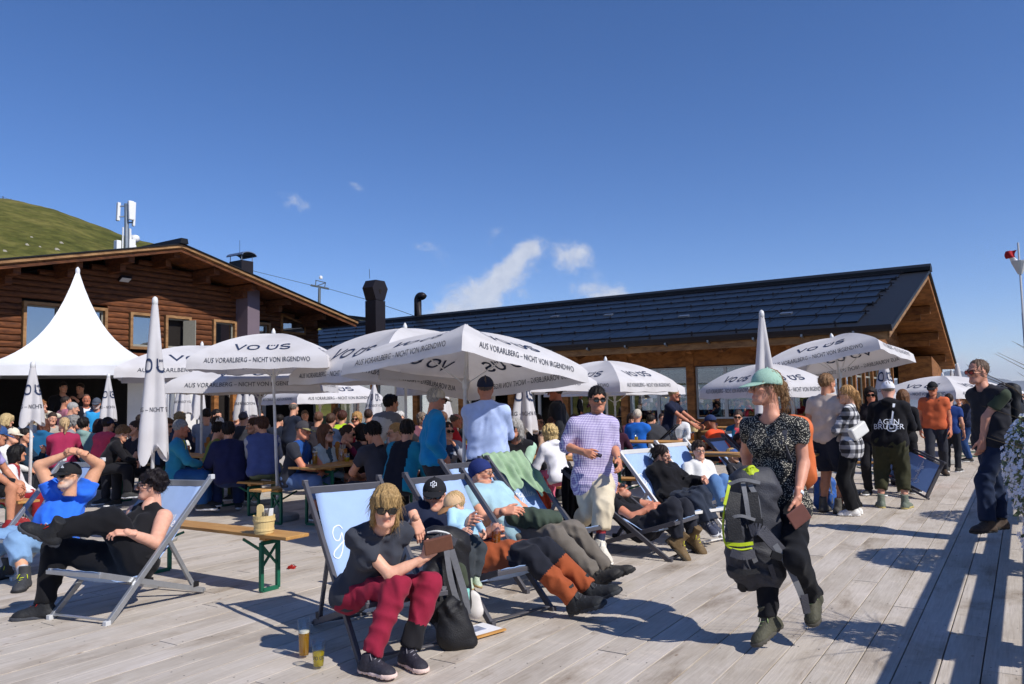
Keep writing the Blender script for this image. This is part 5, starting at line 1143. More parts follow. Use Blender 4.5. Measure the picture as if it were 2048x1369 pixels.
def hair_shape(h, style, seed=0):
    f = Field((-.15, -.22, -.40 if style in ('long', 'ponytail', 'longwave') else -.2), (.15, .15, .16), h)
    g = {'ponytail': .007, 'bun': .007, 'highbun': .007, 'lob': .010, 'buzz': .004, 'short': .012, 'thick': .020, 'spiky': .020, 'fringe_bald': .008, 'receding': .006}.get(style, .016)
    if style in ('short', 'buzz', 'receding', 'fringe_bald', 'ponytail', 'bun', 'highbun', 'thick', 'spiky'): f.ell((0, -.024, .040), (.0745+g*.8, .094+g, .087+g), .01)
    else: f.ell((0, -.016, .036), (.076+g, .096+g, .088+g), .01)
    if style in ('bob', 'long', 'longwave', 'curly', 'lob'):
        dn = {'lob': -.165, 'bob': -.11, 'curly': -.08, 'long': -.24, 'longwave': -.28}[style]
        for s in (-1, 1): f.cone((s*(.060 if style == 'lob' else .066), -.01, .03), (s*(.070 if style == 'lob' else .078), -.004, dn*.75), .032 if style == 'lob' else .036, .017 if style == 'lob' else (.024 if style != 'bob' else .030), .02); f.cone((s*.05, -.06, .0), (s*.05, -.072, dn), .045, .026 if style != 'bob' else .036, .03)
        f.cone((0, -.07, .0), (0, -.085, dn), .06, .035, .03)
        if style == 'curly': f.ell((0, -.03, .045), (.1, .115, .098), .02)
    if style in ('ponytail', 'bun', 'highbun'): f.ell((0, -.075, .0), (.06, .05, .06), .02)
    if style == 'thick': f.ell((0, .03, .085), (.06, .06, .045), .02)
    # face opening and nape
    if style in ('short', 'thick', 'spiky', 'buzz', 'ponytail', 'bun', 'highbun', 'fringe_bald', 'receding'):
        zz_ = .010*np.sin(f.ax[0][:, None, None]*90)*np.sin(f.ax[1][None, :, None]*70+1)+.004*np.sin(f.ax[0][:, None, None]*260)
        f.F = np.maximum(f.F, (.62*f.ax[1][None, :, None]-.78*(f.ax[2][None, None, :]+(.008 if style not in ('ponytail', 'bun', 'highbun') else .02))+zz_)*.9)
        f.clip((0, .0, -.008 if style not in ('ponytail', 'bun', 'highbun') else -.02), V3(0, .62, -.78)); f.ell((0, .13, -.01), (.07, .06, .075), .015, 'sub')
        for s in (-1, 1): f.ell((s*.088, .0, -.012), (.02, .022, .034), .008, 'sub')
    else:
        f.ell((0, .115, -.035), (.060, .085, .105), .02, 'sub')
    if style == 'fringe_bald': f.ell((0, .02, .12), (.085, .13, .075), .01, 'sub')
    if style == 'receding': f.ell((0, .10, .085), (.07, .05, .045), .015, 'sub')
    if style in ('bob', 'lob'):     # straight fringe over the forehead
        f.cone((-.05, .058, .075), (-.046, .083, .026), .024, .012, .012); f.cone((.05, .058, .075), (.046, .083, .026), .024, .012, .012); f.cone((0, .075, .08), (0, .101, .026), .032, .014, .015)
        for s in (-1, 1): f.cone((s*.025, .072, .078), (s*.024, .096, .024), .026, .013, .012)
    if style == 'ponytail': f.cone((0, -.10, .035), (0, -.135, .02), .018, .020, .015); f.cone((0, -.135, .02), (0, -.142, -.07), .022, .024, .02); f.cone((0, -.142, -.07), (0, -.125, -.17), .022, .008, .02)
    if style == 'bun': f.ell((0, -.125, .03), (.038, .034, .038), .01)
    if style == 'highbun': f.ell((.0, -.085, .115), (.036, .036, .032), .01)
    B_ = np.abs(f.F) < .02; I = np.nonzero(B_); x, y, z = f.ax[0][I[0]], f.ax[1][I[1]], f.ax[2][I[2]]; rs = np.random.RandomState(seed)
    th = np.arctan2(x, y+.02); amp = {'spiky': .009, 'curly': .007, 'buzz': .0008, 'thick': .004}.get(style, .0020)
    if style in ('spiky', 'curly'): w = 1.3*np.sin(x*85+2*np.sin(z*40+y*20))*np.sin(y*80+2*np.sin(x*45))+.6*np.sin(z*95+3*np.sin(y*37+x*23))+.4*np.sin(x*190+z*60)*np.sin(y*170)
    else: w = 1.6*np.sin(th*13+2.2*np.sin(z*21+seed)+y*22)+np.sin(th*43+2.5*np.sin(z*28+seed)+y*40)
    if style in ('short', 'thick', 'receding', 'bob', 'lob', 'long', 'longwave', 'ponytail', 'bun'): w = w+.8*np.sin(x*170+3*np.sin(z*60+y*40))*np.sin(y*150+3*np.sin(x*70))+.6*np.sin(z*120+4*np.sin(th*9))
    f.F[I] += amp*w
    V, Q = f.mesh()
    if h < .008 and style != 'buzz':     # loose strands break up the outline
        n = {'fringe_bald': 120, 'short': 500, 'receding': 400}.get(style, 900); k = rs.randint(0, len(V), n); N_ = V[k]-np.array([0, -.02, .02]); N_ /= np.linalg.norm(N_, axis=1)[:, None]
        up_ = style in ('spiky', 'short', 'thick', 'curly', 'receding'); L_ = rs.uniform(.012, .03, n) if up_ else rs.uniform(.03, .09, n)
        D = rs.normal(size=(n, 3))*.35+(N_*.9 if up_ else N_*.22+np.array([0, -.1, -1.])); D /= np.linalg.norm(D, axis=1)[:, None]; keep = ~((V[k][:, 1] > .06) & (V[k][:, 2] < .06)); p0 = V[k]-N_*.003; S_ = np.cross(D, rs.normal(size=(n, 3))); S_ /= np.linalg.norm(S_, axis=1)[:, None]; A, B2 = [], []
        for t in (0, .35, .7, 1.): c_ = p0+D*(L_*t)[:, None]+np.array([0, 0, -1.])*(L_*t*t*.35)[:, None]; w_ = .0016*(1-.75*t); A.append(c_-S_*w_); B2.append(c_+S_*w_)
        PV = np.stack([x_ for q_ in zip(A, B2) for x_ in q_], 1)[keep]; m_ = len(PV); base = len(V)+np.arange(m_)[:, None]*8
        QQ = np.concatenate([base+np.array([[2*j, 2*j+1, 2*j+3, 2*j+2]]) for j in range(3)]); V = np.concatenate([V, PV.reshape(-1, 3)]); Q = np.concatenate([Q, QQ])
    return V, Q
def hat_shape(h, kind):
    f = Field((-.14, -.17, -.08), (.14, .23, .2), h); out = []
    dome = lambda ff, g, top=0.: ff.ell((0, -.014, .036), (.079+g, .100+g, .091+g+top), .005)
    if kind == 'cap':
        dome(f, .010, -.002); f.clip((0, 0, .024), (0, .08, -1)); out.append(('crown',)+f.mesh())
        b = Field((-.13, .0, -.05), (.13, .24, .12), h*.8); X, Y, Z = b.ax[0][:, None, None], b.ax[1][None, :, None], b.ax[2][None, None, :]
        zz = Z-.038+3.0*X*X+.32*(Y-.08)+1.2*np.maximum(0, Y-.12)**2; rad = np.sqrt((X/.082)**2+((Y-.055)/.135)**2)
        b.F = np.maximum(np.maximum((rad-1)*.08, np.abs(zz)-.0042), -(np.sqrt((X/.088)**2+((Y+.014)/.108)**2)-1)*.09); out.append(('brim',)+b.mesh())
        m = MB(); m.lathe([(.009, -.004), (.008, .004), (.002, .007)], 10, (0, -.014, .136)); out.append(('button', np.array(m.v), m.f))
    elif kind == 'bandana':
        dome(f, .010, .0); f.clip((0, 0, .006), (0, .42, -1)); f.ripple(.0025, 3, (60, 120), 3); out.append(('crown',)+f.mesh())
        m = Field((-.08, -.22, -.12), (.08, -.05, .05), h); m.ell((0, -.118, -.012), (.022, .016, .016), .01); m.cone((.0, -.12, -.015), (.025, -.13, -.09), .016, .02, .01, side=(0, 1, 0), flat=.4); m.cone((-.005, -.12, -.015), (-.02, -.13, -.07), .014, .018, .01, side=(0, 1, 0), flat=.4); out.append(('knot',)+m.mesh())
    elif kind == 'hat':
        dome(f, .013, .028); f.clip((0, 0, .03), (0, 0, -1)); f.ell((0, .01, .185), (.025, .08, .03), .02, 'sub'); out.append(('crown',)+f.mesh())
        b = Field((-.2, -.21, -.05), (.2, .21, .12), h); X, Y, Z = b.ax[0][:, None, None], b.ax[1][None, :, None], b.ax[2][None, None, :]
        zz = Z-.036-1.1*X*X+.6*Y*Y+.02; b.F = np.maximum(np.maximum((np.sqrt((X/.155)**2+((Y+.012)/.17)**2)-1)*.15, np.abs(zz)-.0045), -(np.sqrt((X/.086)**2+((Y+.014)/.107)**2)-1)*.09); out.append(('brim',)+b.mesh())
        g = Field((-.14, -.17, .0), (.14, .17, .09), h); dome(g, .017, .028); g.clip((0, 0, .036), (0, 0, -1)); g.clip((0, 0, .062), (0, 0, 1)); out.append(('hat_band',)+g.mesh())
    return out
def glasses_shape(kind):
    fr, ln = MB(), MB(); n = 16
    hx, hz, r = (.027, .020, 2.6) if kind == 'sun' else (.024, .0165, 3.)
    for s in (-1, 1):
        pts = []
        for i in range(n):
            a = 2*math.pi*i/n; c, q = math.cos(a), math.sin(a); x = hx*abs(c)**(2/r)*(1 if c >= 0 else -1); z = hz*abs(q)**(2/r)*(1 if q >= 0 else -1); X = s*.032+x; pts.append((X, .1085-2.2*X*X, .003+z))
        ln.prism(pts, (0, -.0025, 0)); fr.tube(pts+[pts[0]], .0026 if kind == 'sun' else .0014, 6, False)
        fr.tube([(s*.059, .1005, .009), (s*.074, .075, .01), (s*.0815, .0, .006), (s*.080, -.02, -.006)], .0026 if kind == 'sun' else .0015, 6)
    fr.tube([(-.01, .1085, .008), (0, .111, .009), (.01, .1085, .008)], .0026, 6)
    return fr, ln
_T = {}
def tpl(key, fn, *a):
    if key not in _T: _T[key] = fn(*a)
    return _T[key]
def mesh_of(name, V, Q, mats, smooth=True, col=None, mi=None):
    me = bpy.data.meshes.new(name); V = np.asarray(V, np.float32)
    if isinstance(Q, np.ndarray) and Q.ndim == 2 and Q.shape[1] == 4:
        nf = len(Q); me.vertices.add(len(V)); me.vertices.foreach_set('co', V.ravel()); me.loops.add(nf*4); me.loops.foreach_set('vertex_index', Q.astype(np.int32).ravel()); me.polygons.add(nf); me.polygons.foreach_set('loop_start', np.arange(nf, dtype=np.int32)*4)
        try: me.polygons.foreach_set('loop_total', np.full(nf, 4, np.int32))
        except Exception: pass
        me.update(calc_edges=True)
    else: me.from_pydata(V.tolist(), [], [tuple(int(i) for i in q) for q in Q])
    for m in (mats if isinstance(mats, (list, tuple)) else [mats]): me.materials.append(m)
    if smooth: me.polygons.foreach_set('use_smooth', [True]*len(me.polygons))
    if mi is not None: me.polygons.foreach_set('material_index', mi)
    if col is not None:
        a = me.color_attributes.new('Col', 'FLOAT_COLOR', 'POINT'); c4 = np.ones((len(V), 4), np.float32); c4[:, :3] = col; a.data.foreach_set('color', c4.ravel())
    return me
def skin_mat():
    m = bpy.data.materials.new('skin'); nt, N, L, B = nodes_of(m); at = N.new('ShaderNodeAttribute'); at.attribute_name = 'Col'
    tc = N.new('ShaderNodeTexCoord'); nz = N.new('ShaderNodeTexNoise'); nz.inputs['Scale'].default_value = 28; nz.inputs['Detail'].default_value = 4; L.new(tc.outputs['Object'], nz.inputs['Vector'])
    r = N.new('ShaderNodeValToRGB'); L.new(nz.outputs['Fac'], r.inputs[0]); e = r.color_ramp.elements; e[0].position = .3; e[0].color = (.86, .78, .76, 1); e[1].position = .7; e[1].color = (1.06, 1.05, 1.04, 1)
    mx = N.new('ShaderNodeMix'); mx.data_type = 'RGBA'; mx.blend_type = 'MULTIPLY'; mx.inputs[0].default_value = .7; L.new(at.outputs['Color'], mx.inputs[6]); L.new(r.outputs[0], mx.inputs[7]); L.new(mx.outputs[2], B.inputs['Base Color'])
    B.inputs['Roughness'].default_value = .52; B.inputs['Specular IOR Level'].default_value = .35; B.inputs['Subsurface Weight'].default_value = .05; B.inputs['Subsurface Radius'].default_value = (.012, .004, .002); B.inputs['Subsurface Scale'].default_value = 1.
    bp = N.new('ShaderNodeBump'); bp.inputs['Strength'].default_value = .12; bp.inputs['Distance'].default_value = .004; n2 = N.new('ShaderNodeTexNoise'); n2.inputs['Scale'].default_value = 130; L.new(tc.outputs['Object'], n2.inputs['Vector']); L.new(n2.outputs['Fac'], bp.inputs['Height']); L.new(bp.outputs[0], B.inputs['Normal']); return m
SKIN = skin_mat()
def hair_mat(col):
    k = 'hair'+str(col)
    if k in _MC: return _MC[k]
    m = bpy.data.materials.new('hair'); nt, N, L, B = nodes_of(m); c = lin(col); tc = N.new('ShaderNodeTexCoord'); mp = N.new('ShaderNodeMapping'); mp.inputs['Scale'].default_value = (1, 1, .12); L.new(tc.outputs['Object'], mp.inputs[0])
    nz = N.new('ShaderNodeTexNoise'); nz.inputs['Scale'].default_value = 190; nz.inputs['Detail'].default_value = 3; nz.inputs['Distortion'].default_value = .3; L.new(mp.outputs[0], nz.inputs['Vector'])
    r = N.new('ShaderNodeValToRGB'); L.new(nz.outputs['Fac'], r.inputs[0]); e = r.color_ramp.elements; e[0].position = .32; e[0].color = tuple(x*.42 for x in c)+(1,); e[1].position = .68; e[1].color = tuple(min(1, x*1.35) for x in c)+(1,)
    L.new(r.outputs[0], B.inputs['Base Color']); B.inputs['Roughness'].default_value = .58; B.inputs['Specular IOR Level'].default_value = .25
    bp = N.new('ShaderNodeBump'); bp.inputs['Strength'].default_value = .6; bp.inputs['Distance'].default_value = .006; L.new(nz.outputs['Fac'], bp.inputs['Height']); L.new(bp.outputs[0], B.inputs['Normal']); _MC[k] = m; return m
LENS = M('dark_lens', '#0b0a0a', .06, .0, spec=.6, coat=.5); LENSR = M('red_mirror_lens', '#8a1410', .1, .0, spec=.6, metal=.4); CLEARL = glass_mat('spectacle_lens', (.93, .95, .95), 0., .92, 1.4); FRB = M('black_frame', '#0d0c0c', .35, .0)
# ---------------------------------------------------------------- poses
def ik(a, b, la, lb, hint):
    a = np.asarray(a, float); b = np.asarray(b, float); d = b-a; L_ = np.linalg.norm(d); mx = (la+lb)*.998
    if L_ > mx: b = a+d/L_*mx; d = b-a; L_ = mx
    x = (la*la-lb*lb+L_*L_)/(2*L_); h = math.sqrt(max(0, la*la-x*x)); n_ = d/L_; hv = np.asarray(hint, float); hv = hv-n_*(hv@n_)
    if np.linalg.norm(hv) < 1e-4: hv = np.cross(n_, (0, 0, 1))
    return a+n_*x+nrm(hv)*h, b
class Pose: pass
def fr2(f):
    f = nrm(V3(f[0], f[1], 0)); return f, V3(f[1], -f[0], 0), V3(0, 0, 1)
ARMS = {   # wrist (out, forward, up) from the shoulder in units of body height, elbow hint (out, forward, up), palm hint
    'down': ((.035, .03, -.295), (.25, -1, 0)), 'down_back': ((.03, -.06, -.285), (.3, -1, .0)), 'swing': ((.045, .10, -.27), (.2, -1, -.2)), 'pocket': ((.012, .04, -.235), (1.2, -1, 0)), 'hip': ((-.02, .02, -.20), (1, -.5, 0)),
    'phone': ((-.06, .16, -.10), (.4, -.4, -1)), 'table': ((-.02, .20, -.175), (.7, -.3, -.6)), 'table_in': ((-.10, .18, -.175), (1, 0, -.5)), 'lap': ((-.04, .16, -.22), (.8, -.6, 0)), 'mouth': ((-.12, .13, .02), (.5, .3, -1)), 'cup': ((-.08, .16, -.02), (.5, .1, -1)),
    'crossed': ((-.14, .10, -.13), (.9, .5, -.8)), 'forward': ((.0, .24, -.14), (.4, -.4, -1)), 'reach': ((-.02, .26, -.20), (.3, -.3, -1)), 'thigh': ((.0, .17, -.235), (.8, -.4, 0)), 'ear': ((-.06, .07, .06), (.9, .3, -.6)), 'strap': ((-.05, .10, -.03), (.7, .1, -1)), 'behind': ((-.08, -.07, -.25), (.9, -.6, 0))}
def set_arms(p, h, f, r, up, aL, aR, sL=None):
    for sd, s, a in (('L', -1, aL), ('R', 1, aR)):
        sh = getattr(p, 'sh'+sd)
        if isinstance(a, str): (o, fw, u), hi = ARMS[a]; w = sh+h*(o*s*r+fw*f+u*V3(0, 0, 1)); hint = hi[0]*s*r+hi[1]*f+hi[2]*V3(0, 0, 1)
        else: w, hint = np.asarray(a[0], float), np.asarray(a[1], float)
        el, wr = ik(sh, w, .166*h, .150*h, hint); setattr(p, 'el'+sd, el); setattr(p, 'wr'+sd, wr)
def set_head(p, h, f, yaw=0., pitch=0., roll=0., fwd=None):
    """face direction: yaw to the person's left, pitch up"""
    if fwd is None:
        c, s = math.cos(R_(yaw)), math.sin(R_(yaw)); d = V3(f[0]*c-f[1]*s, f[0]*s+f[1]*c, 0); fwd = d*math.cos(R_(pitch))+V3(0, 0, math.sin(R_(pitch)))
    fwd = nrm(fwd); rt = nrm(np.cross(fwd, (0, 0, 1))); u = np.cross(rt, fwd); c, s = math.cos(R_(roll)), math.sin(R_(roll)); u2 = u*c+rt*s; p.hf = fwd; p.hu = u2; p.hr = np.cross(fwd, u2)
    p.head = p.neck+V3(0, 0, .085*h)+.03*h*fwd*.6+ (p.neck-p.chest)*.12
def stand(base, f, h=1.75, aL='down', aR='down', lean=0., stride=0., head=(0, 0, 0), spread=.06, side=0., twist=0.):
    p = Pose(); f, r, u = fr2(f); base = V3(base[0], base[1], base[2] if len(base) > 2 else 0.); p.h = h; p.f = f; l = R_(lean); sp = nrm(V3(0, 0, math.cos(l))+f*math.sin(l)+r*math.sin(R_(side)))
    p.pel = base+V3(0, 0, .525*h)-f*.05*h*math.sin(l)*2; p.chest = p.pel+sp*.195*h; p.neck = p.chest+sp*.098*h; tw = R_(twist); rs_ = r*math.cos(tw)+f*math.sin(tw); p.lat = r; p.slat = rs_; p.up = sp
    for sd, s in (('L', -1), ('R', 1)):
        setattr(p, 'hip'+sd, p.pel+s*r*.052*h-V3(0, 0, .015*h)); setattr(p, 'sh'+sd, p.chest+s*rs_*(.104-.004*0)*h+sp*.060*h)
        st = stride*s; an = base+s*r*spread*h+f*st*h*.5+V3(0, 0, .05*h+(.05*h*abs(stride) if st < 0 else 0)); kn, an = ik(getattr(p, 'hip'+sd), an, .243*h, .236*h, f+.1*s*r); setattr(p, 'kn'+sd, kn); setattr(p, 'an'+sd, an); td = nrm(f+s*r*.25-V3(0, 0, .35*abs(stride) if st < 0 else 0)); setattr(p, 'toe'+sd, td)
    set_arms(p, h, f, r, sp, aL, aR); set_head(p, h, rs_*0+V3(-rs_[1], rs_[0], 0), *head); return p
def sit(seat, f, h=1.75, aL='table', aR='table', lean=8., head=(0, 0, 0), knee=.0, shin=.0, spread=.09, twist=0., side=0., legs=True):
    """seat: point on the seat under the body"""
    p = Pose(); f, r, u = fr2(f); seat = np.asarray(seat, float); p.h = h; p.f = f; l = R_(lean); sp = nrm(V3(0, 0, math.cos(l))+f*math.sin(l)+r*math.sin(R_(side)))
    p.pel = seat+V3(0, 0, .062*h); p.chest = p.pel+sp*.195*h; p.neck = p.chest+nrm(sp+f*math.sin(l)*.4)*.098*h; tw = R_(twist); rs_ = r*math.cos(tw)+f*math.sin(tw); p.lat = r; p.slat = rs_; p.up = sp
    for sd, s in (('L', -1), ('R', 1)):
        hip = p.pel+s*r*.052*h; setattr(p, 'hip'+sd, hip); setattr(p, 'sh'+sd, p.chest+s*rs_*(.104-.004*0)*h+sp*.060*h)
        kn = hip+nrm(f+s*r*spread*1.8+V3(0, 0, knee))*.243*h; an = kn+nrm(V3(0, 0, -1)+f*shin)*.236*h
        if an[2] < .05*h: an[2] = .05*h
        setattr(p, 'kn'+sd, kn); setattr(p, 'an'+sd, an); setattr(p, 'toe'+sd, nrm(f+s*r*.2))
    set_arms(p, h, f, r, sp, aL, aR); set_head(p, h, V3(-rs_[1], rs_[0], 0), *head); return p
def jr(parent, px, py, length, sign=0):
    """the joint on that sight line which lies 'length' from its parent: +1 nearer to the camera, -1 farther"""
    d = nrm(ray(px, py)); q = CC-parent; b_ = q@d; c_ = q@q-length**2; disc = b_*b_-c_
    if disc <= 0 or sign == 0: return CC+d*(-b_)
    return CC+d*(-b_-sign*math.sqrt(disc))
# ---------------------------------------------------------------- the person
PEOPLE = []
def person(p, label, skin='#d9a184', shirt='#777777', sleeve=.55, pants='#22242c', plen=1., shoes=('sneaker', '#333333', '#dddddd', '#888888'), hair=('short', '#3a2a1e'), hat=None, glasses=None, sex='m', build=1., belly=0., res=.024, hands=('relaxed', 'relaxed'), beard=None, hem=.075, loose=1., vest=None, collar=False, hdir=(None, None), socks=None, neckhole=.078, shirt_mat=None, pants_mat=None, fold=.005, seed=0, group=None, legs=True, jacket=None, head_scale=1., hood=None, panel=None, ppanel=None, ho_sk=False, lsc=1., asc=1., shoe_scale=1.):
    h = p.h; s = h/1.75; fem = sex == 'f'; near = res < .018
    lm = .88 if fem else 1.; B_ = build; up = nrm(p.chest-p.pel); fw = nrm(np.cross(up, p.lat)); fwS = nrm(np.cross(up, p.slat)); ru = V3(0, 0, 1)
    J = [getattr(p, k) for k in ('pel', 'chest', 'neck', 'shL', 'shR', 'elL', 'elR', 'wrL', 'wrR', 'hipL', 'hipR', 'knL', 'knR', 'anL', 'anR')]
    lo, hi = np.min(J, 0)-.2*s, np.max(J, 0)+.2*s; o = V3(p.pel[0], p.pel[1], 0)
    def torso(F, off, kk=.05, ho=0.):
        wd = .074*(1.08 if fem else 1.)*B_*s; ws = .070*s*(.9 if fem else 1.)*B_; wc = (.046 if fem else .058)*B_*s
        mid = p.pel*.45+p.chest*.55
        F.cone(p.pel-p.lat*wd, p.pel+p.lat*wd, .104*s*(1.05 if fem else 1.)*B_+off+ho, .104*s*(1.05 if fem else 1.)*B_+off+ho, kk*s, side=fw, flat=.92)
        for sg in (-1, 1):
            F.cone(p.pel+up*.02*s+sg*p.lat*wd*.8, mid+sg*p.lat*wc, .100*s*B_+off, (.088 if fem else .102)*s*B_+off, kk*s, side=fw, flat=.95)
            F.cone(mid+sg*p.lat*wc, p.chest+up*.03*s+sg*p.slat*ws, (.088 if fem else .102)*s*B_+off, (.096 if fem else .106)*s+off, kk*s, side=fwS, flat=.94)
            sh = p.shR if sg > 0 else p.shL
            F.cone(p.chest+up*.085*s+sg*p.slat*.05*s, sh-up*.004*s, .068*s+off, .056*s*lm+off, kk*s)
            F.cone(p.neck+up*.005*s+sg*p.slat*.02*s, sh-sg*p.slat*.02*s+up*.012*s, .045*s+off, .040*s+off, kk*s)
        if belly: F.ell(p.pel*.62+p.chest*.38+fw*.055*s, np.array([.125, .125, .14])*s*belly+off, .07*s)
        if fem:
            for sg in (-1, 1): F.ell(p.chest+sg*p.slat*.072*s+fwS*.085*s-up*.01*s, np.array([.062, .062, .06])*s*B_+off, .05*s)
    def arm(F, sd, f0, f1, off, cut=True, kk=.03):
        sh, el, wr = getattr(p, 'sh'+sd), getattr(p, 'el'+sd), getattr(p, 'wr'+sd); Ra = [.054*lm*B_**.5*asc, .041*lm*B_**.3*asc, .0285*lm*asc**.5]
        if f1 <= 1:
            e = sh+(el-sh)*f1; F.cone(sh, e, Ra[0]*s+off, (Ra[0]+(Ra[1]-Ra[0])*f1)*s+off*1.15, kk*s, cut=[(e, nrm(el-sh))] if cut else None)
        else:
            F.cone(sh, el, Ra[0]*s+off, Ra[1]*s+off, kk*s); e = el+(wr-el)*(f1-1); F.cone(el, e, Ra[1]*s+off, (Ra[1]+(Ra[2]-Ra[1])*(f1-1))*s+off*1.1, kk*s*.8, cut=[(e+nrm(wr-el)*.01, nrm(wr-el))] if (cut and f1 < 2.2) else None)
            if off < .006: F.cone(el+(wr-el)*.12, el+(wr-el)*.5, .040*lm*s, .034*lm*s, .02*s)
    def leg(F, sd, f1, off, cut=True, flare=0.):
        hp, kn, an = getattr(p, 'hip'+sd), getattr(p, 'kn'+sd), getattr(p, 'an'+sd); Rl = [.088*B_*lsc**.7, .057*B_**.6*lsc, .039*lsc**.8]
        if fem: Rl[0] *= 1.04
        if f1 <= 1.:
            e = hp+(kn-hp)*f1; F.cone(hp, e, Rl[0]*s+off, (Rl[0]+(Rl[1]-Rl[0])*f1)*s+off*1.6, .05*s, cut=[(e, nrm(kn-hp))] if cut else None)
        else:
            F.cone(hp, kn, Rl[0]*s+off, Rl[1]*s+off, .05*s); e = kn+(an-kn)*(f1-1); ax = nrm(an-kn)
            F.cone(kn, e, Rl[1]*s+off, (Rl[1]+(Rl[2]-Rl[1])*(f1-1))*s+off+flare, .04*s, cut=[(e+ax*.0, ax)] if (cut and f1 < 2.3) else None)
            bk = -nrm(np.cross(np.cross(an-kn, kn-hp), an-kn)) if np.linalg.norm(np.cross(an-kn, kn-hp)) > 1e-3 else -p.f
            F.cone(kn+(an-kn)*.15-bk*.0, kn+(an-kn)*.42-bk*-.012*s, .048*s*lsc+off*.9, .046*s*lsc+off*.9, .04*s)
    # skin: one continuous surface from the neck down, head and hands grown on
    F = Field(lo, hi, res*(.8 if near else 1.)); torso(F, -.012*s)
    hl = .13 if fem else .14
    F.cone(p.neck-up*.02*s, p.neck*.35+(p.head-p.hu*.075*s*head_scale-p.hf*.03*s)*.65, .052*s*lm**.5, .050*s*lm**.5, .03*s)
    for sd in 'LR':
        arm(F, sd, 0, 2.08, 0. if sleeve < 1.5 else -.006*s, False)
        if legs: leg(F, sd, 2.05, 0. if plen < .8 else -.022*s, False)
    V, Q = F.mesh(); sk = np.array(lin(skin)); cols = [np.repeat(sk[None], len(V), 0)]
    if socks is not None:
        for sd in 'LR':
            an, kn = getattr(p, 'an'+sd), getattr(p, 'kn'+sd); d = np.linalg.norm(V-(an+(kn-an)*.0), axis=1); t = ((V-an)@nrm(kn-an)); m_ = (d < .3*s) & (t < socks[1]*s) & (t > -.1*s); cols[0][m_] = lin(socks[0])
            if len(socks) > 2: m2 = m_ & (t > (socks[1]-.035)*s); cols[0][m2] = lin(socks[2])
    Vs, Qs = [V-o], [Q]; n0 = len(V)
    hv, hq, mk = tpl(('head', fem, near), head_shape, .0055 if near else .0095, fem); hs = s**.6*head_scale*(1.0 if not fem else .975)
    Rh = np.stack([p.hr, p.hf, p.hu], 1); Vs.append((hv*hs)@Rh.T+p.head-o); Qs.append(hq+n0); n0 += len(hv)
    c = np.repeat(sk[None], len(hv), 0)
    def mixc(m_, col, w): return c*(1-m_[:, None]*w)+np.array(col)[None]*m_[:, None]*w
    c = mixc(np.clip(mk['blush'], 0, 1), sk*np.array([1.0, .72, .66]), .35); c = mixc(mk['lips'], sk*np.array([.80, .42, .42]), .85 if fem else .6)
    hc = np.array(lin(hair[1] if hair else '#4a3a2c'))*.6; c = mixc(mk['brow'], hc, .75)
    c = mixc(mk['eye'], np.array([.62, .58, .55]), .9); c = mixc(mk['iris'], np.array([.03, .025, .02]), .95)
    if beard: c = mixc(mk['beard'], lin(beard[0]), beard[1])
    cols.append(c)
    for sd, i in (('L', 0), ('R', 1)):
        V2, Q2 = tpl(('hand', hands[i], near), hand_shape, .0042 if near else .0085, hands[i]); V2 = V2.copy()
        el, wr = getattr(p, 'el'+sd), getattr(p, 'wr'+sd); fd, dn = hdir[i] if hdir[i] is not None else (None, None)
        fd = nrm(wr-el) if fd is None else nrm(fd)
        if dn is None: dn = (p.slat*(1 if sd == 'R' else -1)*.8 + V3(0, 0, .45)+p.f*.15)
        dn = np.asarray(dn, float); dn = nrm(dn-fd*(dn@fd)); x = np.cross(fd, dn); fl = (sd == 'R')
        # left hand, back up, fingers ahead: the thumb points to the right of the fingers
        if fl: V2[:, 0] *= -1; Q2 = Q2[:, ::-1]
        Rm = np.stack([x, fd, dn], 1); hsz = s*(.93 if fem else 1.02); Vs.append((V2*hsz)@Rm.T+wr+fd*.008*s-o); Qs.append(Q2+n0); n0 += len(V2); cols.append(np.repeat((sk*np.array([.98, .93, .92]))[None], len(V2), 0))
    me = mesh_of('person', np.concatenate(Vs), np.concatenate(Qs), SKIN, col=np.concatenate(cols)); body = link('person', me, None, o); tag(body, label, 'person', group); PEOPLE.append(body)
    def child(name, V, Q, mat, par=body): return link(name, mesh_of(name, V-(o if par is body else o), Q, mat), par, None)
    # shirt
    sm = shirt_mat or cloth(shirt); off = .011*s*loose+.002
    F = Field(lo, hi, res); torso(F, off+(.006*s if vest else 0.), ho=.014*s)
    if ho_sk: F.cone(p.pel-up*.03*s-p.lat*.088*s, p.pel-up*.03*s+p.lat*.088*s, .125*s*B_, .125*s*B_, .05*s, side=fw, flat=.95)
    if hem > .12: F.cone(p.pel-up*(hem-.06)*s-p.lat*.08*s, p.pel-up*(hem-.06)*s+p.lat*.08*s, .125*s*B_, .125*s*B_, .05*s, side=fw, flat=.95)
    if hood: F.ell(p.neck-fw*.075*s+up*.015*s, (.10*s, .075*s, .06*s), .03*s)
    F.clip(p.pel-up*hem*s, -up)
    FA = Field(lo, hi, res) if vest else F
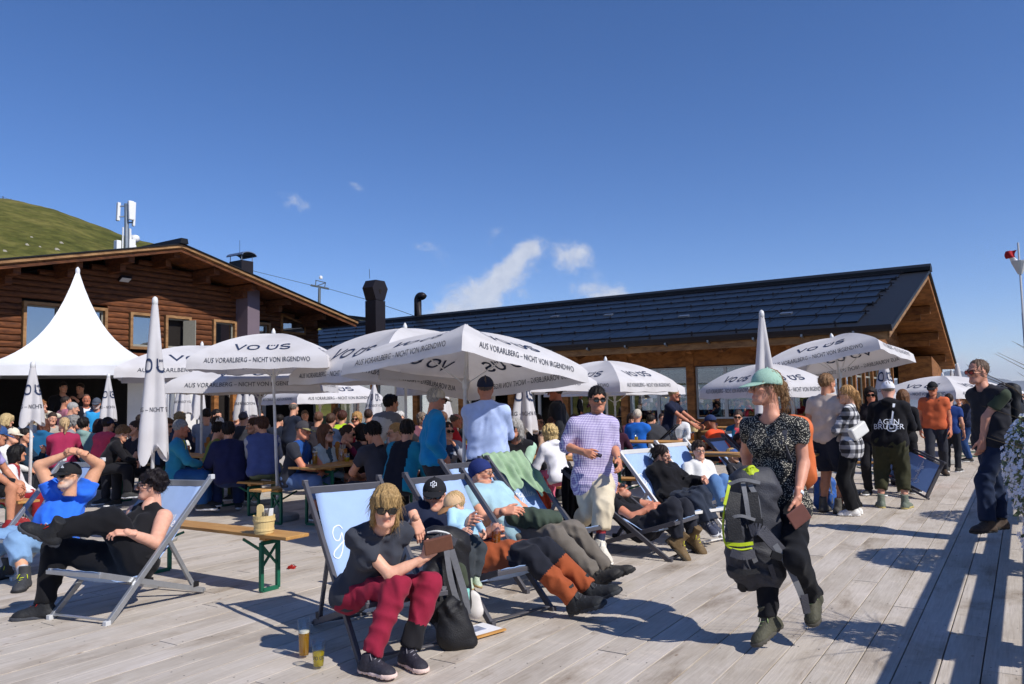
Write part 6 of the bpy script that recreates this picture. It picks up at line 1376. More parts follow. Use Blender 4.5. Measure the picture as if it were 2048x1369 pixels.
    for sd in 'LR':
        if sleeve > .05: arm(FA, sd, 0, sleeve, off+.002*s if sleeve > 1 else off+.002*s)
        elif not vest: F.ell(getattr(p, 'sh'+sd)+p.slat*(.03*s if sd == 'R' else -.03*s), (.055*s,)*3, .01, 'sub')
        if vest: F.cone(getattr(p, 'sh'+sd)+p.slat*(.045*s if sd == 'R' else -.045*s), getattr(p, 'sh'+sd)*.5+getattr(p, 'el'+sd)*.5, .062*s, .05*s, .01, 'sub')
        if sleeve >= 1.9 and near: FA.cone(getattr(p, 'wr'+sd)-nrm(getattr(p, 'wr'+sd)-getattr(p, 'el'+sd))*.05*s, getattr(p, 'wr'+sd)-nrm(getattr(p, 'wr'+sd)-getattr(p, 'el'+sd))*.02*s, .040*s, .038*s, .012)
    fr_ = ((45, 85) if near else (34, 60))
    if fold:
        F.ripple(fold*(1.35 if near else 1.4), seed+3, fr_, 6)
        if vest: FA.ripple(fold, seed+5, fr_, 4)
    nb = p.neck+up*.045*s+fwS*.03*s
    if not collar: F.ell(nb, (neckhole*s,)*3, .008, 'sub')
    else: F.ell(p.neck+up*.085*s+fwS*.02*s, (.075*s,)*3, .008, 'sub'); F.cone(p.neck+up*.02*s-fwS*.012*s, p.neck+up*.055*s+fwS*.0*s, .064*s, .062*s, .012, cut=[(p.neck+up*.055*s, up)]); F.ell(p.neck+up*.075*s+fwS*.02*s, (.052*s,)*3, .004, 'sub'); F.cone(p.neck+up*.03*s+fwS*.09*s, p.neck-up*.05*s+fwS*.12*s, .022*s, .006*s, .005, 'sub')
    V, Q = F.mesh(); SV = (V, Q)
    if vest: V2, Q2 = FA.mesh(); link('sleeves', mesh_of('sleeves', V2-o, Q2, cloth(vest)), body)
    if panel or jacket:
        mats = [sm]; mi = np.zeros(len(Q), int); ctr = V[Q].mean(1); q = ctr-p.chest
        if jacket:    # open front showing the shirt beneath
            mats.append(cloth(jacket)); a = (q@fwS > .06*s) & (np.abs(q@p.slat) < (.035*s+np.clip((q@up), -.2, .2)*.22)); mi[a] = len(mats)-1
        if panel:     # yoke or side panel in a second colour: (colour, kind)
            mats.append(cloth(panel[0])); ph = q@up
            a = {'yoke': ph > .035*s, 'low': ph < -.02*s, 'sides': np.abs(q@p.slat) > .135*s, 'back': (q@fwS < -.02*s) & (np.abs(q@p.slat) < .11*s)}[panel[1]]; mi[a] = len(mats)-1
        link('shirt', mesh_of('shirt', V-o, Q, mats, mi=mi), body)
    else: link('shirt' if not (hood or vest) else ('hooded_top' if hood else 'vest'), mesh_of('shirt', V-o, Q, sm), body)
    # trousers
    if pants is not None and legs is not None:
        pm = pants_mat or cloth(pants); offp = (.010*loose+(.012 if plen < .8 else 0.))*s+.002; F = Field(lo, hi, res)
        wd = .074*(1.08 if fem else 1.)*B_*s; r_ = .104*s*(1.05 if fem else 1.)*B_+.002
        F.cone(p.pel-p.lat*wd, p.pel+p.lat*wd, r_, r_, .05*s, side=fw, flat=.92); F.cone(p.pel-p.lat*wd*.7, p.pel+up*.12*s-p.lat*wd*.6, .095*s*B_, .095*s*B_, .04*s); F.cone(p.pel+p.lat*wd*.7, p.pel+up*.12*s+p.lat*wd*.6, .095*s*B_, .095*s*B_, .04*s)
        if belly: F.ell(p.pel*.75+p.chest*.25+fw*.045*s, np.array([.115, .115, .12])*s*belly, .06*s)
        F.clip(p.pel+up*.10*s, up)
        for sd in 'LR': leg(F, sd, 1+plen if plen > .5 else plen+.4, offp+.003*s, True, .012*s*loose if plen >= .9 else 0.)
        if fold: F.ripple(fold*(2.1 if near else 1.4), seed+9, (45, 80) if near else (34, 56), 5)
        V, Q = F.mesh(); mats = [pm]; mi = None
        if ppanel:
            mi = np.zeros(len(Q), int); ctr = V[Q].mean(1)
            for col, c0, rr_ in ppanel:
                c0 = getattr(p, c0) if isinstance(c0, str) else c0; mats.append(cloth(col)); mi[np.linalg.norm(ctr-c0, axis=1) < rr_] = len(mats)-1
        link('trousers' if plen > .62 else 'shorts', mesh_of('trousers', V-o, Q, mats, mi=mi), body)
    # shoes
    if shoes and legs:
        for sd in 'LR':
            an = getattr(p, 'an'+sd); td = nrm(getattr(p, 'toe'+sd)); shn = nrm(getattr(p, 'kn'+sd)-an); uz = V3(0, 0, 1) if (an[2] < .13*h and abs(td[2]) < .25) else shn; uz = getattr(p, 'sup'+sd, uz)
            rt = nrm(np.cross(td, uz)); u3 = np.cross(rt, td); U, S, l = tpl(('shoe', shoes[0], near), shoe_shape, .0065 if near else .012, shoes[0])
            k = ('shoemesh', shoes, near)
            if k not in _T: _T[k] = (mesh_of('shoe', U[0], U[1], M('shoe_upper', shoes[1], .7, .2, 30., .4, 70.)), mesh_of('sole', S[0], S[1], M('shoe_sole', shoes[2], .8, .15, 20.)), mesh_of('laces', np.array(l.v), l.f, M('shoelace', shoes[3], .8, .1)))
            mt = Matrix(((rt[0], td[0], u3[0]), (rt[1], td[1], u3[1]), (rt[2], td[2], u3[2]))).to_4x4(); mt = Matrix.Translation(Vector(an-o)) @ mt @ Matrix.Scale(s*(1.04 if not fem else .95)*shoe_scale, 4)
            sh = bpy.data.objects.new('shoe', _T[k][0]); COL.objects.link(sh); sh.parent = body; sh.matrix_local = mt
            for nm, q in (('sole', _T[k][1]), ('laces', _T[k][2])):
                if nm == 'laces' and not near: continue
                ob = bpy.data.objects.new(nm, q); COL.objects.link(ob); ob.parent = sh
    # hair, hat, glasses
    mh = Matrix(((p.hr[0], p.hf[0], p.hu[0]), (p.hr[1], p.hf[1], p.hu[1]), (p.hr[2], p.hf[2], p.hu[2]))).to_4x4(); mh = Matrix.Translation(Vector(p.head-o)) @ mh @ Matrix.Scale(hs, 4)
    def put(nm, me, par=body):
        ob = bpy.data.objects.new(nm, me); COL.objects.link(ob); ob.parent = par
        if par is body: ob.matrix_local = mh
        return ob
    if hair:
        k = ('hair', hair, near); 
        if k not in _T: V, Q = hair_shape(.0058 if near else .0105, hair[0], len(_T)); _T[k] = mesh_of('hair', V, Q, hair_mat(hair[1]))
        put('hair', _T[k])
    if hat:
        k = ('hat', hat, near)
        if k not in _T:
            _T[k] = []
            for q in tpl(('hatshape', hat[0], near), hat_shape, .0055 if near else .009, hat[0]): _T[k].append((q[0], mesh_of(q[0], q[1], q[2], M('hat_cloth', hat[2] if (q[0] in ('brim', 'hat_band') and len(hat) > 2) else hat[1], .85, .1, 20., .3, 160.))))
        top = None
        for nm, me in _T[k]:
            if top is None: top = put({'cap': 'cap', 'bandana': 'bandana', 'hat': 'sun_hat'}[hat[0]], me)
            else: put(nm, me, top)
    if glasses:
        k = ('gl', glasses)
        if k not in _T: fr, ln = glasses_shape('sun' if glasses != 'clear' else 'clear'); _T[k] = (mesh_of('sunglasses', np.array(fr.v), fr.f, FRB), mesh_of('lens', np.array(ln.v), ln.f, {'sun': LENS, 'red': LENSR, 'clear': CLEARL}[glasses], smooth=False))
        g = put('sunglasses' if glasses != 'clear' else 'spectacles', _T[k][0]); put('lens', _T[k][1], g)
    body_info = dict(o=o, s=s, p=p, up=up, fw=fw, fwS=fwS, shirt=SV); return body, body_info

from mathutils.bvhtree import BVHTree
def decal(name, flat, info, centre, xd, yd, cast, scale, mat, parent, off=.004):
    """print laid on the cloth: the flat drawing is cast onto the garment"""
    V, Q = info['shirt']; bv = BVHTree.FromPolygons(V.tolist(), Q.tolist()); xd, yd, cast = nrm(xd), nrm(yd), nrm(cast); out = []
    for x, y in flat[0]:
        p0 = centre+xd*x*scale+yd*y*scale-cast*.5; hit = bv.ray_cast(Vector(p0), Vector(cast), 1.5)
        out.append((np.array(hit[0]) if hit[0] is not None else p0+cast*.5)-cast*off)
    return link(name, mesh_of(name, np.array(out)-info['o'], flat[1], mat, smooth=False), parent)
# ================================================================== people: helpers that put a head where it is seen
def face_dir(c, a):
    t = -nrm(V3(c[0], c[1], 0)); r = V3(-t[1], t[0], 0); return t*math.cos(R_(a))+r*math.sin(R_(a))
def shift(p, d):
    for k, v in list(p.__dict__.items()):
        if isinstance(v, np.ndarray) and k in ('pel', 'chest', 'neck', 'head', 'shL', 'shR', 'elL', 'elR', 'wrL', 'wrR', 'hipL', 'hipR', 'knL', 'knR', 'anL', 'anR'): setattr(p, k, v+d)
    return p
def S(px, py, Y, a, label, h=1.72, aL='table', aR='table', lean=8., head=(0, 0, 0), res=None, twist=0., side=0., knee=0., shin=.0, spread=.09, **k):
    rs = np.random.RandomState(abs(int(px*7+py))); c = P(px, py, Y); f = face_dir(c, a+rs.uniform(-12, 12))
    if head == (0, 0, 0): head = (rs.uniform(-32, 32), rs.uniform(-14, 6), rs.uniform(-7, 7))
    if lean == 8.: lean = rs.uniform(0, 20)
    if aL == 'table': aL = rs.choice(['table', 'table', 'table_in', 'lap', 'cup', 'crossed'])
    if aR == 'table': aR = rs.choice(['table', 'table_in', 'table_in', 'lap', 'forward'])
    p = sit((c[0], c[1], .48), f, h*rs.uniform(.95, 1.05), str(aL) if isinstance(aL, (str, np.str_)) else aL, str(aR) if isinstance(aR, (str, np.str_)) else aR, lean, head, knee, shin, spread, twist or rs.uniform(-12, 12), side or rs.uniform(-5, 5)); shift(p, c-p.head)
    return person(p, label, res=res or min(.032, max(.016, Y*.0021)), seed=abs(int(px)), **k)
def T(px, py, Y, a, label, aL='down', aR='down', lean=0., stride=0., head=(0, 0, 0), res=None, spread=.06, side=0., twist=0., base=None, **k):
    c = P(px, py, Y); f = face_dir(c, a); h = c[2]/.93; rs = np.random.RandomState(abs(int(px*3))); side = side or rs.uniform(-2.5, 2.5); twist = twist or rs.uniform(-8, 8); lean = lean or rs.uniform(-2, 4); head = head if head != (0, 0, 0) else (rs.uniform(-20, 20), rs.uniform(-8, 4), rs.uniform(-4, 4))
    for _ in range(3):
        p = stand((c[0], c[1]), f, h, aL, aR, lean, stride, head, spread, side, twist); h *= c[2]/p.head[2]
    p = stand((c[0], c[1]), f, h, aL, aR, lean, stride, head, spread, side, twist); shift(p, V3(c[0]-p.head[0], c[1]-p.head[1], 0))
    return person(p, label, res=res or min(.032, max(.015, Y*.0021)), seed=abs(int(px)), **k)
def rig(h, pel, chest, head, lat, slat, el, wr, kn, an, toe, face, up=None, roll=0., shw=.104, hdrop=0.):
    """joints read off sight lines; each is (x, y, near/far sign)"""
    p = Pose(); p.h = h; p.pel = P(*pel); p.chest = jr(p.pel, chest[0], chest[1], .195*h, chest[2]); p.lat = nrm(lat); p.slat = nrm(slat)
    hd = jr(p.chest, head[0], head[1], .195*h, head[2]); p.neck = p.chest+nrm(hd-p.chest)*.098*h; u = nrm(p.chest-p.pel); p.f = nrm(np.cross(V3(0, 0, 1), p.lat)); p.up = u
    u2 = nrm(p.neck-p.chest+u*.1*h)
    for i, (sd, s) in enumerate((('L', -1), ('R', 1))):
        setattr(p, 'hip'+sd, p.pel+s*p.lat*.052*h-u*.01*h); setattr(p, 'sh'+sd, p.chest+s*p.slat*shw*h+u2*.060*h)
        e = jr(getattr(p, 'sh'+sd), el[i][0], el[i][1], .166*h, el[i][2]); w = jr(e, wr[i][0], wr[i][1], .150*h, wr[i][2]); setattr(p, 'el'+sd, e); setattr(p, 'wr'+sd, w)
        q = jr(getattr(p, 'hip'+sd), kn[i][0], kn[i][1], .243*h, kn[i][2]); b_ = jr(q, an[i][0], an[i][1], .236*h, an[i][2]); b_[2] = max(b_[2], .045*h); setattr(p, 'kn'+sd, q); setattr(p, 'an'+sd, b_)
        if max(abs(toe[i][0]), abs(toe[i][1])) <= 2: td = nrm(np.asarray(toe[i], float))
        else:
            td = nrm(jr(b_, toe[i][0], toe[i][1], .19, toe[i][2])-b_)
            if b_[2] < .06*h: td = nrm(V3(td[0], td[1], 0))
        setattr(p, 'toe'+sd, td)
    set_head(p, h, p.f, fwd=np.asarray(face, float), roll=roll); p.head = hd
    return p
X_, Y_ = V3(1, 0, 0), V3(0, 1, 0)
# ---------------------------------------------------------------- the people in the front rows
BLK = '#15151a'
# man in bright blue, hands on his cap
p = rig(1.78, (108, 1072, 7.6), (132, 1005, -1), (137, 953, 1), (-.93, .37, 0), (-.95, .30, 0), ((197, 930, 0), (79, 932, 0)), ((162, 906, 1), (133, 909, 1)), ((35, 1084, 1), (-25, 1080, 1)), ((48, 1168, 1), (8, 1170, 1)), ((.3, -.95, 0), (-.2, -.95, 0)), (-.28, -.93, .12), shw=.116)
b1, i1 = person(p, 'man in bright blue shirt reclining with both hands on his black cap', skin='#dba583', shirt='#2f6fe0', sleeve=.40, pants='#7d9fc4', plen=.55, shoes=('boot', '#3c3d40', '#1c1c1d', '#c6d21c'), hair=('buzz', '#8d8780'), hat=('cap', '#17171a', '#17171a'), glasses='sun', belly=1.2, build=1.22, asc=1.22, res=.0125, hands=('relaxed', 'relaxed'), beard=('#b9b2ab', .6), fold=.006, hdir=(((-.9, -.1, .25), (.1, -.5, .85)), ((.9, -.1, .2), (0, -.5, .85))), socks=('#b9bcc0', .11), loose=1.3)
# woman in black, legs crossed
p = rig(1.70, (262, 1122, 6.25), (292, 1055, -1), (302, 972, -1), (-.93, .36, 0), (-.86, .50, .05), ((310, 1086, 1), (262, 1085, 0)), ((258, 1066, 1), (232, 1070, 1)), ((222, 1040, 1), (112, 1098, 1)), ((104, 1062, 1), (88, 1212, 0)), ((-.80, -.15, .48), (-.95, -.30, 0)), (-.90, -.30, .04), shw=.110); p.supL = V3(.48, -.15, .85)
b2, i2 = person(p, 'dark-haired woman all in black lounging with crossed legs and hiking boots', skin='#e0ab92', shirt='#1b1a1d', sleeve=.0, pants='#141418', plen=.97, shoes=('boot', '#202124', '#3e4046', '#b01818'), hair=('spiky', '#1a1316'), glasses='sun', sex='f', build=1.2, lsc=1.34, asc=1.38, belly=.95, res=.0125, fold=.004, loose=.6, shoe_scale=1.15, hdir=(((-.85, -.4, .1), (0, -.5, .9)), None))
# woman in wine-red trousers, sitting forward
p = rig(1.68, (722, 1186, 4.93), (752, 1098, 1), (772, 1012, 1), (-.87, -.48, 0), (-.88, -.47, 0), ((806, 1074, -1), (780, 1150, 1)), ((830, 1038, 1), (846, 1118, 0)), ((860, 1168, 1), (794, 1172, 1)), ((816, 1304, 0), (740, 1318, 0)), ((850, 1342, 1), (786, 1358, 1)), (.20, -.93, -.22), roll=-4, shw=.088)
b3, i3 = person(p, 'blond woman in dark tee and wine-red trousers sitting forward in sunglasses', skin='#e6b195', shirt='#3b3e47', sleeve=.55, pants='#8c1f38', plen=.94, shoes=('sneaker', '#2d2b35', '#e4c9bd', '#8b8890'), hair=('lob', '#a98a5c'), glasses='sun', sex='f', build=.95, res=.0115, hands=('relaxed', 'grip'), fold=.005, loose=.8, hdir=(((.35, -.15, -.9), (.3, -.9, .2)), ((.7, .1, .55), (.3, -.9, -.2))), ppanel=[('#1d1c20', 'anL', .17)])
# man with a beer
p = rig(1.80, (945, 1112, 5.92), (873, 1052, -1), (869, 992, 0), (-.76, -.62, -.1), (-.80, -.58, .0), ((897, 1086, 1), (905, 1065, 0)), ((972, 1068, 1), (930, 1048, 1)), ((1062, 1116, 1), (1092, 1098, 0)), ((1150, 1200, 0), (1180, 1180, 0)), ((.78, -.52, .34), (.85, -.35, .40)), (.02, -.97, .05))
b4, i4 = person(p, 'man in navy tee and black-kneed orange trousers holding a beer', skin='#dca287', shirt='#1b2238', sleeve=.5, pants='#9c4f2e', plen=.95, shoes=('boot', '#26282b', '#3a3d41', '#4a4d52'), hair=('buzz', '#3a3029'), hat=('cap', '#16161a', '#16161a'), glasses='sun', build=1.08, belly=.85, res=.0125, hands=('grip', 'relaxed'), hdir=(((.55, -.25, .35), (.2, -.8, .5)), None), ppanel=[('#20222b', 'knL', .17), ('#20222b', 'knR', .15)], beard=('#9a7a68', .3))
# toddler asleep on his chest
p = rig(.86, (930, 1078, 5.66), (928, 1042, 0), (908, 1012, 0), (-.7, -.65, .1), (-.7, -.6, .2), ((952, 1040, 1), (905, 1055, 1)), ((966, 1062, 1), (925, 1060, 1)), ((962, 1098, 1), (938, 1106, 1)), ((952, 1156, 0), (938, 1160, 0)), ((972, 1172, 1), (945, 1178, 1)), (-.75, -.5, -.35))
b5, i5 = person(p, 'toddler in pale blue jumper and beige cap asleep on the beer drinker', skin='#e9b79c', shirt='#a9cfe6', sleeve=1.9, pants='#3a3f44', plen=.95, shoes=('sneaker', '#b9c7ae', '#a58a5c', '#cfd6c6'), hair=('short', '#c9a878'), hat=('cap', '#d8b48c', '#a97a50'), res=.010, head_scale=1.12, build=1.15, fold=.003)
# man with the bandana
p = rig(1.80, (1040, 1062, 6.85), (982, 1004, -1), (963, 948, -1), (-.76, -.62, -.1), (-.66, -.72, .0), ((1046, 1018, 0), (972, 1042, 1)), ((1010, 1020, 1), (1004, 1024, 1)), ((1112, 1072, 1), (1148, 1060, 0)), ((1192, 1152, 0), (1215, 1140, 0)), ((.70, -.50, .50), (.85, -.30, .40)), (.88, -.42, .06))
b6, i6 = person(p, 'man in navy bandana and pale aqua tee resting with folded arms', skin='#dda183', shirt='#a3c4cf', sleeve=.5, pants='#6e675f', plen=.96, shoes=('boot', '#33312f', '#1f1f20', '#4a4843'), hair=('buzz', '#9a9288'), hat=('bandana', '#1c2c66', '#1c2c66'), glasses='clear', res=.0135, beard=('#b5aca2', .55), hands=('relaxed', 'relaxed'), hdir=(((-.8, -.3, -.1), (.2, -.8, .6)), ((.8, -.2, .1), (.1, -.8, .6))))
# dozing man
p = rig(1.80, (1290, 1058, 7.95), (1250, 1022, -1), (1235, 984, 0), (-.60, -.80, 0), (-.60, -.78, .1), ((1302, 1012, 0), (1264, 1036, 1)), ((1264, 1004, 0), (1290, 1022, 0)), ((1368, 1012, 0), (1346, 1012, 1)), ((1388, 1072, 0), (1358, 1084, 0)), ((1415, 1100, 1), (1398, 1126, 1)), (.62, -.30, .70))
b7, i7 = person(p, 'dozing man in black tee stretched out in brown boots with yellow laces', skin='#d08c70', shirt='#1b1a1f', sleeve=.5, pants='#23252e', plen=.9, shoes=('boot', '#6b5638', '#3b3428', '#c9c832'), hair=('buzz', '#6e6258'), glasses='sun', res=.0145, socks=('#17171a', .10), beard=('#a58a78', .4), hands=('relaxed', 'relaxed'))
# woman in black fleece
p = rig(1.68, (1352, 1002, 8.75), (1330, 958, -1), (1324, 912, 0), (-.80, -.60, 0), (-.75, -.66, 0), ((1375, 962, 1), (1340, 985, 1)), ((1404, 962, 1), (1396, 962, 1)), ((1402, 990, 1), (1390, 1002, 1)), ((1420, 1040, 0), (1412, 1046, 0)), ((1440, 1060, 1), (1432, 1062, 1)), (.78, -.55, -.22))
b8, i8 = person(p, 'woman in bulky black fleece with a dark hair bun and glasses', skin='#d9a58c', shirt='#121115', sleeve=1.95, pants='#2b3240', plen=.97, shoes=('sneaker', '#3a3f52', '#cfd0d2', '#999999'), hair=('bun', '#241a18'), glasses='clear', sex='f', build=1.25, res=.016, loose=2., fold=.008, hands=('fist', 'fist'))
p = rig(1.66, (1420, 985, 9.85), (1400, 948, -1), (1398, 902, 0), (-.80, -.60, 0), (-.88, -.45, 0), ((1432, 958, 1), (1375, 965, 1)), ((1425, 968, 1), (1410, 965, 1)), ((1448, 960, 1), (1430, 962, 1)), ((1470, 1020, 0), (1450, 1025, 0)), ((1490, 1035, 1), (1468, 1040, 1)), (.10, -.98, .02))
b9, i9 = person(p, 'short-haired woman in white top and glasses smiling from a white deckchair', skin='#dca88f', shirt='#d9d8d4', sleeve=1.9, pants='#5b7fae', plen=.97, shoes=('sneaker', '#444444', '#dddddd', '#999999'), hair=('thick', '#332720'), glasses='clear', sex='f', res=.018, hands=('fist', 'fist'))
def speck_mat():
    m = M('speckled_blouse', '#141416', .8, .1, 9.); m = m.copy(); nt = m.node_tree; N, L = nt.nodes, nt.links; B = N['Principled BSDF']; tc = N.new('ShaderNodeTexCoord'); vo = N.new('ShaderNodeTexVoronoi'); vo.inputs['Scale'].default_value = 105; vo.inputs['Randomness'].default_value = 1.; L.new(tc.outputs['Object'], vo.inputs['Vector'])
    r = N.new('ShaderNodeValToRGB'); L.new(vo.outputs['Distance'], r.inputs[0]); e = r.color_ramp.elements; e[0].position = .28; e[0].color = (.62, .57, .45, 1); e[1].position = .36; e[1].color = (.012, .012, .013, 1); L.new(r.outputs[0], B.inputs['Base Color']); return m
def stripe_mat(name, c0, c1, c2, sx, sz, w0=.5):
    m = bpy.data.materials.new(name); nt, N, L, B = nodes_of(m); tc = N.new('ShaderNodeTexCoord'); sp = N.new('ShaderNodeSeparateXYZ'); L.new(tc.outputs['Object'], sp.inputs[0])
    def st(o, s):
        a = N.new('ShaderNodeMath'); a.operation = 'MULTIPLY'; a.inputs[1].default_value = s; L.new(o, a.inputs[0]); b = N.new('ShaderNodeMath'); b.operation = 'FRACT'; L.new(a.outputs[0], b.inputs[0]); c = N.new('ShaderNodeMath'); c.operation = 'GREATER_THAN'; c.inputs[1].default_value = w0; L.new(b.outputs[0], c.inputs[0]); return c.outputs[0]
    ad = N.new('ShaderNodeMath'); ad.operation = 'MULTIPLY_ADD'; L.new(sp.outputs[1], ad.inputs[0]); ad.inputs[1].default_value = .55; L.new(sp.outputs[0], ad.inputs[2])
    a, b = st(ad.outputs[0], sx), st(sp.outputs[2], sz); su = N.new('ShaderNodeMath'); su.operation = 'ADD'; L.new(a, su.inputs[0]); L.new(b, su.inputs[1]); h = N.new('ShaderNodeMath'); h.operation = 'MULTIPLY'; h.inputs[1].default_value = .5; L.new(su.outputs[0], h.inputs[0])
    r = N.new('ShaderNodeValToRGB'); r.color_ramp.interpolation = 'CONSTANT'; L.new(h.outputs[0], r.inputs[0]); e = r.color_ramp.elements; e[0].position = 0; e[0].color = lin(c0)+(1,); e.new(.4).color = lin(c1)+(1,); e[-1].position = .8; e[-1].color = lin(c2)+(1,); e[1].position = .4; e[1].color = lin(c1)+(1,)
    L.new(r.outputs[0], B.inputs['Base Color']); B.inputs['Roughness'].default_value = .85; return m
# walking woman with the green cap
p = rig(1.70, (1560, 1010, 5.12), (1551, 888, 0), (1531, 776, 0), (-.60, .80, 0), (-.66, .75, 0), ((1607, 928, 0), (1492, 905, -1)), ((1596, 992, 1), (1497, 948, 0)), ((1590, 1118, 1), (1533, 1128, 1)), ((1626, 1192, -1), (1537, 1240, 0)), ((1618, 1236, 1), (1498, 1272, 1)), (-.97, -.15, .03))
b10, i10 = person(p, 'woman with mint green cap and speckled black top striding with a rucksack in hand', skin='#d99d82', sleeve=.42, shirt_mat=speck_mat(), pants='#17181d', plen=.95, shoes=('boot', '#4b4a3c', '#4a4740', '#a9c27e'), hair=('ponytail', '#8a6a48'), hat=('cap', '#9dbfac', '#9dbfac'), glasses='clear', sex='f', build=1.02, res=.0115, hands=('point', 'fist'), hem=.10, loose=.75, hdir=(((-.15, -.15, -1), (.8, -.6, 0)), ((-.1, -.2, -.9), (-.7, -.6, 0))), neckhole=.088)
# walking man with the checked shirt
p = rig(1.78, (1188, 955, 7.78), (1184, 872, 0), (1195, 800, 0), (-.98, -.18, 0), (-.97, -.22, 0), ((1228, 893, 0), (1131, 893, 0)), ((1237, 922, 1), (1168, 905, 1)), ((1206, 1018, 1), (1182, 1022, 0)), ((1200, 1088, 0), (1150, 1052, -1)), ((1226, 1112, 1), (1142, 1085, 1)), (.10, -.98, -.05))
b11, i11 = person(p, 'man in purple checked shirt and beige shorts walking past with a phone', skin='#cf9070', shirt_mat=stripe_mat('purple_gingham', '#e4e0ea', '#ab9dc4', '#7060a0', 62, 62), sleeve=1.15, pants='#cfc2a8', plen=.56, shoes=('sneaker', '#d8d2c4', '#e6e2d8', '#f2f0ea'), hair=('short', '#17110f'), glasses='sun', collar=True, hem=.16, loose=1.5, res=.0145, hands=('relaxed', 'grip'), socks=('#2d3550', .13, '#a23438'), ho_sk=True, build=1.04, beard=('#6b4a3c', .35))
# man leaning by the rail
p = rig(1.86, (1984, 882, 8.25), (1980, 813, 0), (1955, 745, 0), (-.10, .99, 0), (-.20, .97, 0), ((1973, 836, 0), (1992, 838, 0)), ((1966, 879, 0), (1986, 874, 0)), ((1968, 965, 0), (1990, 962, 0)), ((1976, 1046, 0), (2000, 1040, 0)), ((-.95, -.3, 0), (-.95, -.2, 0)), (-.95, -.22, -.04))
b12, i12 = person(p, 'tall man in black quilted vest and red sunglasses standing by the flowers', skin='#d79b80', shirt='#26262c', vest='#3c4536', sleeve=.6, pants='#1f2b44', plen=.96, shoes=('boot', '#4a3c32', '#2a2724', '#333333'), hair=('receding', '#6a5648'), glasses='red', res=.0145, hands=('relaxed', 'relaxed'), build=1.04, loose=1.1)
# ---------------------------------------------------------------- standing people further back
def jj(px, py, *a, **k): return T(px, py, *a, **k)
b46, i46 = T(971, 778, 8.45, 168, 'man in pale blue shirt and navy cap seen from behind with folded arms', aL='crossed', aR='crossed', head=(12, 0, 0), skin='#b9795c', shirt='#aebfe6', sleeve=1.95, pants='#1e2740', hair=('buzz', '#5a4a40'), hat=('cap', '#161d33', '#161d33'), collar=True, build=1.12, hem=.02, loose=1.2, res=.015)
T(874, 800, 9.0, 95, 'man in bright blue fleece and beige cap standing in profile', aL='pocket', aR='pocket', skin='#c88a70', shirt='#1b86bd', sleeve=1.95, pants='#2b2d35', hair=('short', '#a9a29a'), hat=('cap', '#c9bda8', '#c9bda8'), glasses='sun', collar=True, build=1.12, loose=2., res=.016, lean=4)
T(1110, 785, 12.2, -95, 'man in straw hat and black jacket looking over the tables', aL='down', aR='pocket', skin='#b9765c', shirt='#1e2126', sleeve=1.95, hair=('short', '#4a3c34'), hat=('hat', '#c9a87e', '#5a4632'), glasses='sun', build=1.1, loose=1.8, jacket='#b7a9c9')
T(1349, 790, 15.6, 75, 'man in navy polo leaning over the glasses on the table', aL='reach', aR='reach', lean=14, skin='#c78568', shirt='#171d33', sleeve=.6, hair=('short', '#a58a5c'), glasses='sun', collar=True)
T(588, 818, 15.2, 120, 'man in dark jacket standing in the parasol shade', aL='table', aR='table', lean=15, shirt='#1d2436', sleeve=1.95, hair=('fringe_bald', '#6b625a'), pants='#1c2030')
T(783, 808, 12.0, 130, 'man in grey and white sweater bending over a table', aL='reach', aR='reach', lean=42, shirt='#c9c7c4', sleeve=1.9, panel=('#77777c', 'yoke'), hair=('thick', '#17110f'), glasses='clear', pants='#3b4a68', build=1.08, loose=1.6)
# group by the hall corner
T(1655, 768, 10.4, 150, 'man in beige tee and navy shorts with his back turned', aL='down', aR='down', skin='#c98d6e', shirt='#c9b6a8', sleeve=.55, pants='#232634', plen=.5, shoes=('boot', '#55524e', '#2e2c2a', '#777777'), hair=('short', '#8a6848'), res=.017, head=(-20, 0, 0))
b69, i69 = T(1692, 790, 10.15, -100, 'blond woman in black and white plaid shirt with arms folded', aL='crossed', aR='crossed', skin='#dba88c', shirt_mat=stripe_mat('monochrome_plaid', '#dcdad8', '#77777c', '#232327', 9.5, 9.5), sleeve=1.9, pants='#131316', loose=1.6, hem=.17, ho_sk=True, shoes=('sneaker', '#e3e1dd', '#ecebe8', '#f2f2f2'), hair=('ponytail', '#b58a58'), glasses='sun', sex='f', res=.017)
b70, i70 = T(1776, 782, 10.7, 176, 'man in black hoodie with white guitar print and olive shorts', aL='lap', aR='lap', skin='#dca58c', shirt='#16151a', sleeve=1.95, pants='#3a3a28', plen=.6, loose=1.7, shoes=('boot', '#6b7468', '#b3a468', '#888888'), hair=('buzz', '#8a7a6a'), hat=('cap', '#dcdbe0', '#3a4466'), build=1.16, hem=.10, hood=True, head=(10, -8, 0), spread=.085, res=.015)
T(1741, 790, 12.0, -8, 'dark-haired woman in sunglasses behind the black hoodie', shirt='#201c22', sleeve=1.9, skin='#b97a60', hair=('long', '#1d1412'), glasses='sun', sex='f', pants='#1c1b20')
T(1806, 795, 12.2, 160, 'brown-haired woman in black standing behind the hoodie man', shirt='#1b1a1e', sleeve=1.9, skin='#d6a084', hair=('longwave', '#6d4a30'), sex='f', pants='#1d1d22', aR='phone')
b73, i73 = T(1865, 778, 14.6, 0, 'hiker in orange tee with black cap and red mirrored glasses', aL='down', aR='down', stride=.25, skin='#c8805f', shirt='#c8623c', sleeve=.55, pants='#2d2f38', hair=('buzz', '#4a3c34'), hat=('cap', '#121214', '#121214'), glasses='red', build=1.08, shoes=('boot', '#4a3a2c', '#222222', '#777777'))
